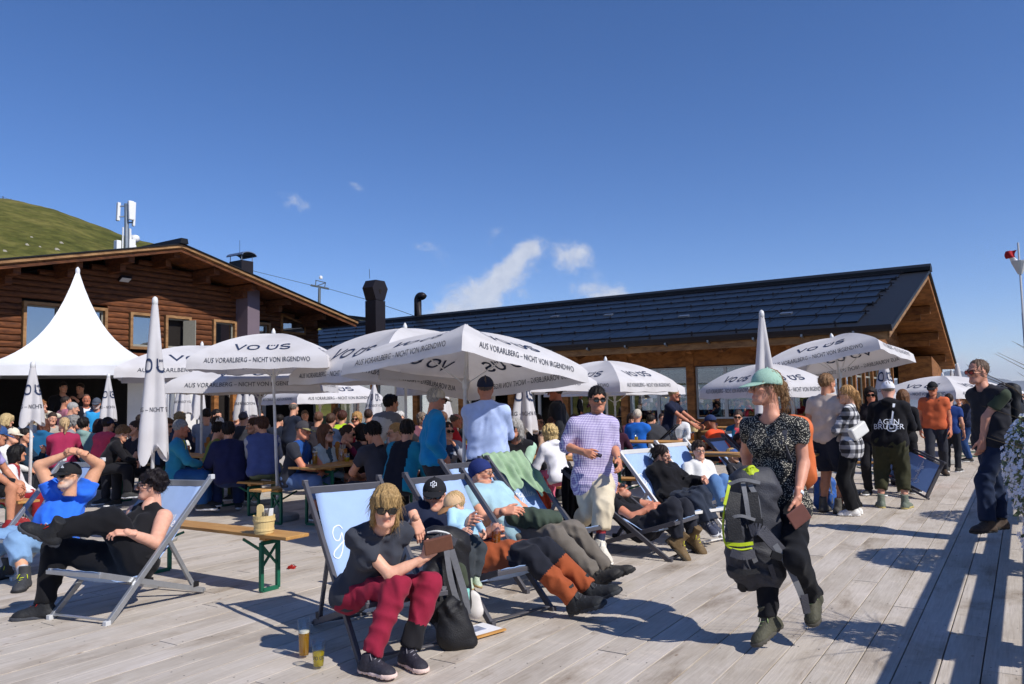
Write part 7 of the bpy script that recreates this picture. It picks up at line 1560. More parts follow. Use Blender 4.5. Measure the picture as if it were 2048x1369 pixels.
T(1928, 797, 17.5, -80, 'woman in navy typing on her phone by the deck edge', aL='phone', aR='phone', skin='#dba88c', shirt='#232b45', sleeve=1.3, pants='#2b4778', hair=('longwave', '#8a6848'), sex='f', head=(0, -25, 0))
T(2040, 790, 21., -60, 'person in white cap at the far edge of the picture', shirt='#4a4a52', sleeve=.6, hair=('short', '#3a2c24'), hat=('cap', '#dcdcdc', '#dcdcdc'), glasses='sun', pants='#33353d')
T(1898, 800, 15.4, 170, 'person in blue walking just behind the orange hiker', shirt='#27407c', sleeve=.6, hair=('short', '#3a2c24'), pants='#22242c')
T(1917, 800, 20.5, 20, 'person in dark clothes beside the woman with the phone', shirt='#232026', sleeve=1.9, hair=('short', '#2a1f1a'), pants='#2b2d35')
# tent side
T(133, 805, 18.2, 110, 'man in pink shirt wearing a grey rucksack by the tent', aL='strap', aR='down', skin='#c98d6e', shirt='#b5707e', sleeve=1.9, hair=('receding', '#2a211c'))
T(173, 800, 19.0, 8, 'smiling man in dark suit and bow tie at the tent', skin='#b97455', shirt='#14141c', sleeve=1.95, jacket='#e2e0e4', hair=('buzz', '#5a4438'), build=1.1)
T(127, 776, 21.6, 20, 'musician in black inside the tent, further back', shirt='#17171b', sleeve=1.95, hair=('short', '#1c1614'), aL='cup', aR='table')
T(160, 778, 22.0, -15, 'musician in black inside the tent beside the stand', shirt='#131317', sleeve=1.95, hair=('short', '#2a201a'), aL='cup', aR='table')
T(193, 808, 18.0, -10, 'man in grey cap and sky blue waistcoat at the tent', skin='#c08468', shirt='#2f96cf', vest='#7d8894', sleeve=1.9, hair=('buzz', '#c9c4bc'), hat=('cap', '#4a505c', '#4a505c'), beard=('#cfcac4', .7), glasses='sun', lean=4)
T(83, 812, 17.6, 60, 'auburn-haired woman in cream jacket touching her ear', aL='ear', aR='down', skin='#d9a184', shirt='#c9c0ac', sleeve=1.95, hair=('curly', '#8a5a30'), sex='f')
# ---------------------------------------------------------------- seated guests, front to back
S(-4, 872, 9.3, 70, 'man in lavender tee and black shorts at the edge of the bench', shirt='#a59ac9', sleeve=.6, pants='#17171b', plen=.5, skin='#c98d6e', hair=('short', '#5a4a40'), hat=('cap', '#2f5288', '#2f5288'), aL='thigh', aR='thigh', res=.017, shoes=('sneaker', '#8c1c22', '#333333', '#dddddd'))
S(34, 908, 10.3, 100, 'child with black hair in a red and white striped jacket', h=1.42, shirt='#9c2430', panel=('#e2dee0', 'sides'), sleeve=1.95, hair=('bob', '#120e0f'), skin='#c98d6e', pants='#8c2028', aL='lap', aR='lap', res=.018)
S(14, 842, 14.2, 150, 'blond woman in dark top at the back of the edge table', shirt='#1d1b22', sleeve=1.9, hair=('bob', '#c2a878'), sex='f')
S(26, 872, 12.6, 60, 'person in a cream cap and white top behind the red jacket', shirt='#dcdad6', sleeve=1.9, hair=('short', '#4a3a2e'), hat=('cap', '#ddd2bc', '#ddd2bc'))
S(52, 872, 12.9, 80, 'guest with dark hair half hidden by the furled parasol', shirt='#1f3346', sleeve=1.9, hair=('short', '#1c1512'))
S(87, 852, 13.4, 165, 'brown-haired woman in teal hooded jacket seen from behind', shirt='#1f5d86', sleeve=1.95, hood=True, hair=('bob', '#5a3424'), sex='f', loose=1.8, build=1.1)
S(127, 850, 13.0, 172, 'woman with blond ponytail in raspberry top seen from behind', shirt='#97284c', sleeve=1.95, hair=('ponytail', '#c2a47a'), sex='f', build=1.12)
S(150, 845, 15.0, 60, 'grey-haired woman in glasses talking behind the raspberry top', shirt='#8d8f94', sleeve=1.9, hair=('curly', '#8d8a86'), glasses='clear', sex='f', aR='mouth')
S(147, 818, 16.8, 100, 'white-haired guest beside the grey rucksack', shirt='#6b5f68', sleeve=1.9, hair=('short', '#a9a6a2'))
S(168, 850, 13.9, 175, 'dark-haired guest in sage hooded jacket seen from behind', shirt='#7f9c98', sleeve=1.95, hood=True, hair=('thick', '#1c1614'), loose=1.8)
S(199, 852, 14.4, 140, 'dark brown-haired guest in pale grey behind the coral jacket', shirt='#9a96a2', sleeve=1.9, hair=('bob', '#2f1c1a'), sex='f')
S(217, 850, 13.2, 150, 'guest in navy cap and coral pink jacket', shirt='#d0435c', sleeve=1.95, hair=('short', '#2a201c'), hat=('cap', '#1f2746', '#1f2746'), loose=1.6, lean=14)
S(246, 868, 12.4, 75, 'boy in black hoodie bent over the table', h=1.6, lean=30, shirt='#17161b', sleeve=1.95, hood=True, hair=('thick', '#7a5a3c'), pants='#1d1d22', head=(0, -28, 0), aL='table_in', aR='table_in')
S(268, 858, 13.1, -60, 'guest in dark tee partly behind the furled parasol', shirt='#22232e', sleeve=.6, hair=('short', '#3a2a22'))
S(363, 858, 11.3, 70, 'grey-haired man in teal jacket over a lime shirt', skin='#b9765a', shirt='#2b7f9e', jacket='#c9d62c', sleeve=1.95, hair=('short', '#8f8c88'), pants='#1f4c80', loose=1.5, res=.02)
S(336, 852, 13.2, 60, 'brown-haired boy in sunglasses beside the teal jacket', h=1.5, shirt='#2f4a6c', sleeve=1.9, hair=('thick', '#5a3e2a'), glasses='sun')
S(322, 842, 15.4, 20, 'dark-haired guest against the white screen wall', shirt='#2a2830', sleeve=1.9, hair=('short', '#17120f'))
S(361, 838, 14.8, 150, 'guest with sandy hair behind the teal jacket', shirt='#3c3a48', sleeve=1.9, hair=('curly', '#a98a5c'), sex='f')
S(412, 832, 14.2, 178, 'man in light grey tee seen from behind by the dark post', shirt='#8f98ac', sleeve=.6, hair=('short', '#2a201a'), build=1.1)
S(434, 832, 15.8, 0, 'man with dark hair looking over the white cap', shirt='#3a3a42', sleeve=.6, hair=('short', '#17110f'))
S(436, 848, 13.8, 90, 'guest in white cap behind the olive jacket', shirt='#54565e', sleeve=.6, hair=('short', '#3a2c22'), hat=('cap', '#e2e2e2', '#e2e2e2'))
S(440, 862, 12.4, 110, 'dark-haired guest in olive green jacket', shirt='#6f7a2c', sleeve=1.9, hair=('thick', '#17110f'), pants='#5a5a2c')
S(457, 862, 11.4, 176, 'broad-backed guest in navy fleece on the near bench', shirt='#23264a', sleeve=1.95, hair=('thick', '#1d1615'), pants='#26345c', build=1.2, loose=1.9, res=.02, lean=4)
S(487, 838, 14.6, 160, 'man in dark grey cap and charcoal tee seen from behind', shirt='#3a3c44', sleeve=.6, hair=('buzz', '#4a3a30'), hat=('cap', '#4a4852', '#4a4852'))
S(505, 852, 12.4, -60, 'brown-haired woman in black turned to her neighbour', shirt='#17161a', sleeve=.6, hair=('ponytail', '#4a3226'), sex='f')
S(522, 852, 11.4, 165, 'guest in slate blue padded vest with pale sleeves', shirt='#49578a', vest='#a9abb4', panel=None, sleeve=1.95, hair=('thick', '#4a2f24'), pants='#6f7a62', build=1.15, loose=1.8, res=.02, head=(35, 0, 0), shoes=('sneaker', '#8a8578', '#dddddd', '#999999'))
S(519, 832, 16.5, 10, 'guest with dark hair beyond the slate vest', shirt='#2c2a30', sleeve=1.9, hair=('short', '#221a16'))
S(607, 862, 10.1, 60, 'man in two-tone cap and royal blue shirt with forearms on the table', skin='#c98467', shirt='#204a8c', sleeve=.6, panel=('#2b2d36', 'sides'), hair=('buzz', '#6a5646'), hat=('cap', '#3c3a40', '#8a855c'), glasses='clear', pants='#5a7096', plen=.55, lean=14, build=1.1, collar=True, res=.0165, aL='table_in', aR='table_in')
S(652, 868, 10.6, 55, 'girl with long brown hair and sunglasses in pale denim jacket', skin='#e0ab90', shirt='#a9bcc6', jacket='#3c5568', sleeve=1.95, hair=('long', '#6d4630'), glasses='sun', sex='f', res=.018)
S(697, 868, 11.1, 20, 'woman in maroon with sunglasses resting chin on hand', skin='#d9a084', shirt='#6a1f44', sleeve=1.95, hair=('bun', '#3f2a20'), glasses='sun', sex='f', aL='mouth', res=.019)
S(745, 868, 9.6, -142, 'man in charcoal tee bent over his phone', skin='#c98d6e', shirt='#3b3a42', sleeve=.6, hair=('thick', '#1d1613'), pants='#2b2d38', lean=16, head=(10, -25, 0), build=1.12, res=.0165, aL='table_in', aR='table_in')
S(722, 866, 11.2, 200, 'dark-haired guest beyond the charcoal tee', shirt='#2a2430', sleeve=1.9, hair=('bob', '#1f1614'), sex='f')
S(713, 838, 14.6, -10, 'strawberry-blond woman in sunglasses and red cardigan', shirt='#a32a44', sleeve=1.95, hair=('curly', '#b58a54'), glasses='sun', sex='f', aL='mouth')
S(637, 838, 14.4, 175, 'brown-haired guest behind the girl with long hair', shirt='#2f2c34', sleeve=1.9, hair=('short', '#6a4a3a'))
S(662, 842, 13.6, 150, 'guest in dark blue behind the denim jacket', shirt='#26334e', sleeve=1.9, hair=('short', '#4a3428'))
S(685, 835, 15.0, 172, 'brown-haired guest in navy with lime collar', shirt='#2a3350', sleeve=1.9, panel=('#a5c22c', 'yoke'), hair=('thick', '#4a2a20'))
S(737, 832, 15.2, 150, 'guest in teal fleece by the bending man', shirt='#1f6a86', sleeve=1.9, hair=('short', '#3f2c24'))
S(790, 866, 10.4, -100, 'blond woman with a bun and glasses in profile', skin='#dba88c', shirt='#4a4e58', sleeve=1.9, hair=('bun', '#b08a58'), glasses='clear', sex='f', res=.019)
S(815, 862, 9.5, 150, 'guest in black jacket with turquoise trim', shirt='#191b28', panel=('#1f86a8', 'sides'), sleeve=1.95, hair=('thick', '#1d1512'), build=1.15, loose=1.8, res=.018, lean=16)
S(801, 838, 14.0, 10, 'white-haired woman in glasses by the parasol pole', shirt='#4a4450', sleeve=1.9, hair=('curly', '#cfcac4'), glasses='clear', sex='f')
S(896, 862, 11.0, 20, 'woman in big dark sunglasses between the two standing men', shirt='#8f93a0', jacket='#2f3f5c', sleeve=1.9, hair=('bun', '#2a1f1c'), glasses='sun', sex='f', aL='mouth')
S(913, 842, 13.4, 100, 'guest in red leaning across the table', shirt='#c22a34', sleeve=1.9, hair=('fringe_bald', '#6a5a4c'), skin='#c98264', lean=26)
S(885, 838, 14.4, 170, 'brown-haired guest behind the blue fleece', shirt='#3a3540', sleeve=1.9, hair=('short', '#6a4a38'))
S(1030, 858, 9.9, -40, 'grey-haired woman in sunglasses with black padded vest', skin='#c98a6e', shirt='#1b1a1f', vest='#a9c9b0', sleeve=1.95, hair=('bob', '#a5a19c'), glasses='sun', sex='f', build=1.15, loose=1.9, res=.017, twist=20)
S(1098, 868, 9.3, -140, 'blond child in white hooded jacket on the bench', h=1.35, shirt='#e4e2e6', sleeve=1.95, hood=True, hair=('curly', '#cdb27c'), pants='#d96a84', sex='f', loose=2., res=.016, aL='lap', aR='lap')
S(1075, 845, 12.6, 60, 'dark-haired man in glasses behind the blond child', shirt='#232430', sleeve=.6, hair=('short', '#1c1411'), glasses='clear')
S(1107, 850, 12.0, 5, 'curly-haired woman in sunglasses and floral blouse', shirt='#c9a58c', sleeve=.8, hair=('curly', '#4a2c22'), glasses='sun', sex='f')
S(1275, 832, 15.2, 172, 'white-haired guest in royal blue rain jacket from behind', shirt='#1f66c4', sleeve=1.95, hair=('short', '#cfc4b4'), loose=2., build=1.1)
S(1357, 832, 17.2, -20, 'white-haired man facing the navy polo', shirt='#d9d9dc', sleeve=1.9, hair=('short', '#dcd8d2'), skin='#c98a6e')
S(1420, 845, 13.8, -120, 'man in orange tee and blue cap leaning on the table', skin='#8a5a44', shirt='#e2502c', sleeve=.6, hair=('buzz', '#2a211c'), hat=('cap', '#22345e', '#22345e'), lean=24, pants='#22242c')
S(1476, 835, 14.2, -15, 'woman in coral scarf and teal jacket with sunglasses', shirt='#1d6a86', jacket='#d2505c', sleeve=1.95, hair=('short', '#4a3c34'), glasses='sun', sex='f')
S(1303, 842, 16.5, 150, 'guest with dark hair at the window tables', shirt='#2b2830', sleeve=1.9, hair=('short', '#221a16'))
S(1232, 850, 13.8, 165, 'guest in plum jacket near the walking man', shirt='#3c1c30', sleeve=1.95, hair=('long', '#241818'), sex='f')
for k, (px, py, Y, a, sh, hr, st, lb) in enumerate(((560, 842, 16.2, 170, '#1e2432', '#1c1512', 'short', 'guest with very dark hair in the shade by the pole'), (610, 832, 18., 10, '#3a3a44', '#6a5646', 'short', 'guest by the glass door in grey'), (675, 828, 18.4, 30, '#54465c', '#4a3a2e', 'curly', 'guest in mauve far under the small parasol'), (765, 835, 16.4, 160, '#2e4a5c', '#2c201a', 'bob', 'guest in petrol beyond the bending man'), (845, 838, 16., 30, '#6a4450', '#7a6a5c', 'curly', 'guest in dusty rose behind the blue fleece'), (942, 842, 15.6, 160, '#26262c', '#2a1f1a', 'short', 'guest half hidden by the pale blue shirt'), (1012, 842, 15., 20, '#48505c', '#5c4838', 'short', 'guest beside the furled parasol in slate'), (1060, 840, 16.6, 170, '#7c7468', '#3c2c22', 'bob', 'guest in beige far behind the grey-haired woman'), (1150, 842, 16.2, 100, '#343c50', '#4c3828', 'short', 'guest between the straw hat and the checked shirt'), (1325, 838, 18.8, 20, '#2a3c5c', '#3a2a20', 'short', 'guest deep behind the navy polo'), (1262, 838, 18.2, 30, '#5c3444', '#2c1e18', 'bob', 'guest in burgundy by the hall window'), (282, 842, 16.2, 120, '#3c4454', '#2c211b', 'short', 'guest in slate near the white screen wall'), (300, 838, 17.8, 30, '#6c5a54', '#6a5038', 'curly', 'guest in brown by the screen wall'), (105, 838, 16., 20, '#a59c90', '#3a2c22', 'short', 'guest in sand colour near the cream jacket'), (60, 838, 16.4, 160, '#39455a', '#8a6a48', 'bob', 'guest in dark blue beside the tent curtain'), (472, 832, 17.8, 20, '#4a3c44', '#3a2a22', 'short', 'guest in brown before the arch'))):
    S(px, py, Y, a, lb, shirt=sh, sleeve=1.9, hair=(st, hr), sex='f' if st in ('bob', 'curly') else 'm', group=None)
# people in the further deckchairs and by the right-hand tables
p = sit(CHAIRS['D12'][0]+CHAIRS['D12'][1]*.35+V3(0, 0, .28), -CHAIRS['D12'][1], 1.76, 'lap', 'lap', -28, (-10, 8, 0), .25, .4); shift(p, P(1480, 882, p.head[1])-p.head); person(p, 'bearded man in dark tee and sunglasses in a deckchair', skin='#b97a60', shirt='#2c2a34', sleeve=.6, hair=('short', '#33261f'), glasses='sun', beard=('#3a2a22', .7), res=.022)
p = sit(CHAIRS['D10'][0]+CHAIRS['D10'][1]*.3+V3(0, 0, .28), -CHAIRS['D10'][1], 1.3, 'lap', 'lap', -25, (15, 0, 0), .25, .4); shift(p, P(1466, 912, p.head[1])-p.head); person(p, 'child in blue cap with yellow brim lying in a deckchair', skin='#d9a888', shirt='#2b2c34', sleeve=1.9, hair=('short', '#c2a26c'), hat=('cap', '#34558c', '#d6b85c'), res=.02)
S(1812, 892, 13.2, -70, 'guest in salmon jacket seated behind the see-through deckchair', shirt='#d0574c', sleeve=1.95, hair=('short', '#3a2a22'), pants='#33303a', loose=1.8, lean=25)
# ================================================================== bags, coats and other loose things
def lump(name, fn, lo, hi, h, mat, label, cat, ripple=.006, seed=0, f=(40, 80)):
    F = Field(lo, hi, h); fn(F)
    if ripple: F.ripple(ripple, seed, f, 5)
    V, Q = F.mesh(); o = V.mean(0); o[2] = V[:, 2].min(); ob = link(name, mesh_of(name, V-o, Q, mat), None, o); tag(ob, label, cat); return ob, o
def ribbon(pts, w, nrm_, t=.003):
    m = MB(); pts = [np.asarray(q, float) for q in catmull3(pts)]
    for a, b_ in zip(pts[:-1], pts[1:]):
        d = nrm(b_-a); x = nrm(np.cross(d, nrm_)); n_ = np.cross(x, d); m.frame_box((a+b_)/2, (b_-a)/2*1.04, x*w/2, n_*t/2)
    return m
def catmull3(p, k=5):
    return catmull([np.asarray(x, float) for x in p], k)
NYL = M('black_nylon', '#17171b', .6, .2, 12., .3, 120.); NYLG = M('grey_nylon', '#47474e', .6, .15, 12., .3, 120.); WEB = M('grey_webbing', '#77787c', .7, .1, 40., .3, 300.); LIME = M('lime_trim', '#b5c81e', .6, .08, 30.); ORG = M('orange_nylon', '#d8703c', .6, .1, 20.); BLUN = M('blue_nylon', '#2d5ca8', .6, .15, 20.); BUCKM = M('black_plastic', '#18181a', .5, .1)
# rucksack swinging from the walking woman's hand
def carried():
    Y = 4.92; q = lambda x, y, d=0.: P(x, y, Y+d)
    def fn(F):
        F.cone(q(1490, 985), q(1492, 1110), .105, .13, .06, side=V3(.3, .95, 0), flat=.72); F.cone(q(1520, 990), q(1530, 1120), .10, .12, .06, side=V3(.3, .95, 0), flat=.72); F.cone(q(1500, 960), q(1535, 975), .085, .075, .05)
        F.cone(q(1470, 1060, -.09), q(1475, 1135, -.07), .06, .07, .04); F.cone(q(1500, 1150), q(1540, 1150), .09, .085, .05); F.cone(q(1475, 960, .0), q(1530, 950, .02), .055, .05, .04)
    b, o = lump('rucksack', fn, np.min([q(1400, 1220), q(1620, 900)], 0)-.3, np.max([q(1400, 1220), q(1620, 900)], 0)+.3,   .011, M('charcoal_nylon', '#3a3b42', .6, .35, 9., .3, 120.), 'black rucksack with lime trim carried by the walking woman', 'rucksack', .007)
    def add(mb, n, m): mb.build(n, m, b, o)
    def tu(pts, r, n, m): k = MB(); k.tube(catmull3(pts), r, 8); k.build(n, m, b, o, smooth=True)
    tu([q(1462, 965, -.10), q(1452, 1000, -.135), q(1446, 1050, -.15), q(1452, 1090, -.16), q(1478, 1100, -.175), q(1504, 1097, -.165)], .006, 'lime_piping', LIME)
    add(ribbon([q(1460, 962, -.1), q(1455, 985, -.13), q(1449, 1010, -.15)], .018, (0, -1, 0), .006), 'lime_panel', LIME); add(ribbon([q(1453, 1088, -.165), q(1480, 1090, -.18), q(1506, 1087, -.17)], .020, (0, -1, 0), .006), 'lime_panel', LIME); add(ribbon([q(1485, 950, -.05), q(1502, 942, -.06), q(1515, 948, -.05)], .05, (0, -1, .4), .012), 'lime_panel', LIME)
    add(ribbon([q(1486, 966, -.10), q(1492, 1000, -.14), q(1498, 1040, -.15)], .028, (0, -1, 0)), 'strap', WEB); add(ribbon([q(1500, 970, -.10), q(1514, 1000, -.12), q(1520, 1055, -.12)], .03, (0, -1, 0)), 'strap', WEB)
    add(ribbon([q(1500, 1062, -.15), q(1520, 1060, -.17), q(1545, 1085, -.18), q(1568, 1110, -.18)], .07, (0, -1, .2), .014), 'hip_belt', NYLG); add(ribbon([q(1550, 1090, -.19), q(1572, 1125, -.19), q(1592, 1165, -.18), q(1606, 1200, -.17), q(1613, 1228, -.17)], .036, (0, -1, 0)), 'strap', WEB)
    add(ribbon([q(1568, 1108, -.1), q(1590, 1125, -.09), q(1608, 1150, -.1), q(1590, 1152, -.12)], .03, (0, -1, .1)), 'strap', WEB); add(ribbon([q(1608, 1190, -.19), q(1614, 1226, -.18)], .042, (0, -1, 0), .006), 'strap_end', NYLG)
    add(ribbon([q(1496, 1090, -.16), q(1505, 1110, -.17), q(1512, 1125, -.15)], .03, (0, -1, 0)), 'strap', WEB); add(ribbon([q(1540, 1130, -.12), q(1550, 1160, -.1)], .03, (0, -1, 0)), 'strap', NYLG)
    for pts, w_, m_ in (([q(1468, 985, -.12), q(1466, 1030, -.165), q(1472, 1080, -.185)], .085, NYL), ([q(1505, 985, -.115), q(1512, 1035, -.145), q(1518, 1085, -.15)], .06, NYL), ([q(1462, 1105, -.175), q(1485, 1112, -.20), q(1510, 1108, -.185)], .05, NYLG), ([q(1455, 1135, -.14), q(1485, 1145, -.17), q(1520, 1142, -.15)], .03, NYL), ([q(1452, 1040, -.155), q(1480, 1032, -.175), q(1510, 1040, -.155)], .018, WEB), ([q(1455, 970, -.11), q(1485, 960, -.13), q(1520, 966, -.11)], .02, WEB)): add(ribbon(pts, w_, (0, -1, .05), .005), 'pocket_panel', m_)
    k = MB(); k.frame_box(q(1553, 1112, -.2), V3(.03, 0, -.012), V3(0, .008, 0), V3(.008, 0, .02)); add(k, 'buckle', BUCKM); k = MB(); k.frame_box(q(1518, 1048, -.135), V3(.022, 0, 0), V3(0, .008, 0), V3(0, 0, .03)); add(k, 'buckle', BUCKM)
    tu([q(1484, 1150, -.02), q(1486, 1172, -.02), q(1486, 1180, -.02)], [.034]*10+[.02], 'rolled_mat', NYL) if False else None
    k = MB(); k.tube([q(1484, 1145, -.02), q(1485, 1160, -.02), q(1486, 1178, -.02), q(1486, 1184, -.02)], [.03, .034, .034, .015], 10); k.build('bottle_pocket', NYL, b, o, smooth=True)
    tu([q(1500, 950, -.05), q(1496, 938, -.06), q(1506, 934, -.05), q(1512, 948, -.04)], .01, 'grab_loop', LIME)
carried()
def backpack(c, back_dir, h, mat, trim, label, w=.26, d=.16, top=None, tilt=0., straps=True, seed=0, res=.015):
    """upright rucksack: c = centre of its base, back_dir = outward direction of its outer face"""
    c = np.asarray(c, float); f = nrm(V3(back_dir[0], back_dir[1], 0)); r = V3(-f[1], f[0], 0); u = nrm(V3(0, 0, 1)+f*tilt)
    def fn(F):
        for s in (-1, 1): F.cone(c+u*.1+s*r*(w/2-.09), c+u*(h-.12)+s*r*(w/2-.10), .11, .095, .06, side=f, flat=d/.24)
        F.cone(c+u*.12+f*d*.42-r*.05, c+u*h*.45+f*d*.46-r*.05, .06, .055, .04); F.cone(c+u*.12+f*d*.42+r*.05, c+u*h*.45+f*d*.46+r*.05, .06, .055, .04); F.cone(c+u*(h-.06)-r*.06, c+u*(h-.05)+r*.06, .075, .075, .05)
    b, o = lump('rucksack', fn, c-.35, c+V3(.35, .35, h+.25), res, mat, label, 'rucksack', .005, seed)
    for s in (-1, 1):
        m = ribbon([c+u*(h*.95)+s*r*.06+f*(d*.42), c+u*h*.6+s*r*.07+f*(d*.62), c+u*h*.25+s*r*.075+f*(d*.75)], .022, f); m.build('strap', trim, b, o)
        if straps: m = ribbon([c+u*h*.92+s*r*.07-f*.10, c+u*(h*.98)+s*r*.08-f*.2, c+u*h*.72+s*r*.10-f*.30, c+u*h*.4+s*r*.11-f*.24, c+u*h*.2+s*r*.10-f*.1], .05, (0, 0, 1), .008); m.build('shoulder_strap', NYLG, b, o)
    m = MB(); m.tube(catmull3([c+u*h*.97-r*.03-f*.06, c+u*(h*1.04)-f*.06, c+u*h*.97+r*.03-f*.06]), .008, 6); m.build('grab_loop', trim, b, o)
    m = ribbon([c+u*h*.52-r*.11+f*d*.55, c+u*h*.55+f*(d*.72), c+u*h*.52+r*.11+f*d*.55], .016, (0, 0, 1)); m.build('zip', trim, b, o)
    return b
pc = i10['p']; bk = -nrm(np.cross(V3(0, 0, 1), pc.slat)); bk = bk if True else bk
fF = i10['fwS']; backpack(pc.pel*.75+pc.chest*.25-fF*.20, -fF, .46, ORG, NYL, 'orange and black daypack on the back of the walking woman', w=.27, d=.17, seed=2)
backpack(G(1652, 1020), (-.3, -.95), .42, BLUN, WEB, 'blue and grey rucksack standing on the deck by white trainers', w=.27, d=.2, seed=3)
pp = i12['p']; backpack(pp.pel*.6+pp.chest*.4-i12['fwS']*.24, -i12['fwS'], .44, NYL, WEB, 'black rucksack on the man by the rail', seed=4)
pp = i73['p']; backpack(pp.pel*.6+pp.chest*.4-i73['fwS']*.22, -i73['fwS'], .46, NYLG, WEB, 'dark rucksack on the hiker in orange', seed=5, res=.02)
# big pack and black bag between the two front deckchairs
def packs():
    Y = 5.15; q = lambda x, y, d=0.: P(x, y, Y+d)
    def fn(F): F.cone(q(880, 1090, .1), q(893, 1215, .05), .12, .14, .06, side=V3(0, 1, 0), flat=.8); F.cone(q(905, 1090, .12), q(910, 1200, .1), .10, .11, .06); F.cone(q(868, 1082, .05), q(915, 1088, .1), .085, .085, .05); F.cone(q(862, 1150, -.03), q(866, 1210, -.03), .06, .07, .04)
    b, o = lump('rucksack', fn, q(820, 1300)-.25, q(960, 1040)+.35, .012, NYL, 'big black trekking rucksack with grey straps between the front deckchairs', 'rucksack', .005, 4)
    for pts, w, m in (([q(893, 1100, -.05), q(900, 1150, -.09), q(912, 1195, -.10), q(925, 1225, -.1)], .035, WEB), ([q(903, 1100, -.04), q(918, 1150, -.05), q(930, 1190, -.08), q(936, 1228, -.09)], .04, WEB), ([q(862, 1086, -.06), q(885, 1075, -.05), q(912, 1085, -.02)], .05, NYLG), ([q(880, 1180, -.11), q(892, 1182, -.11)], .05, WEB)):
        ribbon(pts, w, (0, -1, .1), .006).build('strap', m, b, o)
    m = MB(); m.tube(catmull3([q(855, 1066, -.02), q(875, 1063, -.03), q(900, 1070, 0), q(906, 1090, .0)]), .008, 6); m.build('frame_rod', M('pale_plastic', '#c9cac8', .5, .05), b, o)
    def fn2(F): F.cone(q(905, 1228, -.12), q(905, 1272, -.14), .085, .105, .05, side=V3(0, 1, 0), flat=.75); F.cone(q(930, 1262, -.12), q(938, 1280, -.12), .06, .05, .05); F.cone(q(902, 1214, -.12), q(908, 1205, -.12), .05, .03, .04)
    lump('drawstring_bag', fn2, q(850, 1310)-.25, q(960, 1190)+.25, .011, NYL, 'slack black cloth bag leaning on the front deckchair', 'bag', .009, 6)
    def fn3(F): F.cone(q(946, 1200, .1), q(950, 1222, .1), .05, .06, .04, side=V3(0, 1, 0), flat=.6)
    lump('cloth_bag', fn3, q(900, 1250)-.2, q(990, 1170)+.3, .010, cloth('#d8d2cc'), 'small off-white cloth bag under the toddler', 'bag', .008, 7)
    c = q(929, 1193, .02); t = empty('drinking_cup', c, 'turquoise drinking cup hanging by the toddler', 'cup'); m = MB(); m.lathe([(.026, -.03), (.031, -.028), (.033, .035), (.030, .04), (.008, .042)], 16); part('cup_body', m, M('turquoise_plastic', '#8fd6cc', .4, .03), t, smooth=False); m = MB(); m.lathe([(.034, .03), (.034, .045), (.01, .05)], 16); part('lid', m, M('turquoise_plastic', '#8fd6cc', .4, .03), t)
    def fn4(F): F.cone(q(905, 1105, .1), q(915, 1150, .05), .05, .045, .03); F.cone(q(918, 1140, .02), q(930, 1168, 0), .045, .03, .03); F.cone(q(895, 1100, .1), q(898, 1135, .05), .045, .035, .03)
    lump('olive_jacket', fn4, q(860, 1190)-.2, q(960, 1080)+.35, .010, cloth('#3f4638'), 'olive jacket spilling off the trekking rucksack', 'jacket', .009, 8)
packs()
# jackets over the chairs
def draped(key, w, front, behind, mat, label, name, seed=0, amp=.014, skew=0.):
    o, back, lat, run, ht = CHAIRS[key]; rs = np.random.RandomState(seed); top = o+back*(run+.0)+V3(0, 0, ht+.02); dn = nrm(-back*run-V3(0, 0, ht)); ph = rs.uniform(0, 6.28, 6)
    def pt(i, j):
        x = (i-.5)*w*(1-.28*max(0, j-.45)/.55*(1 if i > .5 else .55)); edge = 1+.22*math.sin(i*7+ph[0])+.12*math.sin(i*17+ph[1])
        if j < .3: s = (1-j/.3); q = top+V3(0, 0, -behind*s*edge)+back*(.04+.03*math.sin(i*9+ph[2]))*min(1, s*4)
        else: s = (j-.3)/.7; q = top+dn*front*s*edge+nrm(np.cross(lat, dn))*0
        nn = nrm(np.cross(dn, lat)); nn = nn if nn[2] > 0 else -nn
        return q+lat*(x+skew*max(0, j-.3))+nn*(.025+amp*math.sin(i*19+3*math.sin(j*6+ph[3])+ph[4])*min(1, abs(j-.3)*5)+amp*.5*math.sin(i*37+j*11+ph[5]))
    m = MB(); m.grid(pt, 44, 40); ob = m.build(name, mat, None, top, smooth=True); so_ = ob.modifiers.new('thick', 'SOLIDIFY'); so_.thickness = .006; tag(ob, label, 'jacket'); return ob
draped('D6', .52, .50, .25, cloth('#93ad8c'), 'sage green jacket thrown over the empty deckchair', 'draped_jacket', 1, .022, .12)
draped('D7', .60, .55, .78, cloth('#121216'), 'long black coat hung over the back of the dozing man', 'draped_coat', 2, .022)
pb = i6['p']
def fn(F):
    a, b_ = pb.pel+V3(-.05, -.1, .13), pb.pel*.45+pb.knL*.55+V3(0, 0, .12); F.cone(a, b_, .085, .075, .05); F.cone(b_, pb.pel*.3+pb.knR*.7+V3(0, 0, .10), .07, .05, .05); F.cone(a+V3(.1, .1, 0), b_+V3(.05, .1, 0), .07, .06, .05)
lump('green_jacket', fn, pb.pel-.4, pb.pel+.6, .012, cloth('#3f4b40'), 'dark green jacket bundled on the lap of the bandana man', 'jacket', .014, 9)
c = G(722, 955, .5)
def fn(F): F.cone(c+V3(-.15, 0, .06), c+V3(.14, .05, .07), .08, .09, .05); F.cone(c+V3(0, .1, .05), c+V3(.2, .1, .0), .07, .05, .05)
lump('grey_pullover', fn, c-.4, c+.4, .015, cloth('#a8a6aa'), 'pale grey pullover lying behind the front deckchair', 'pullover', .016, 10)
c = P(1076, 985, 8.3)
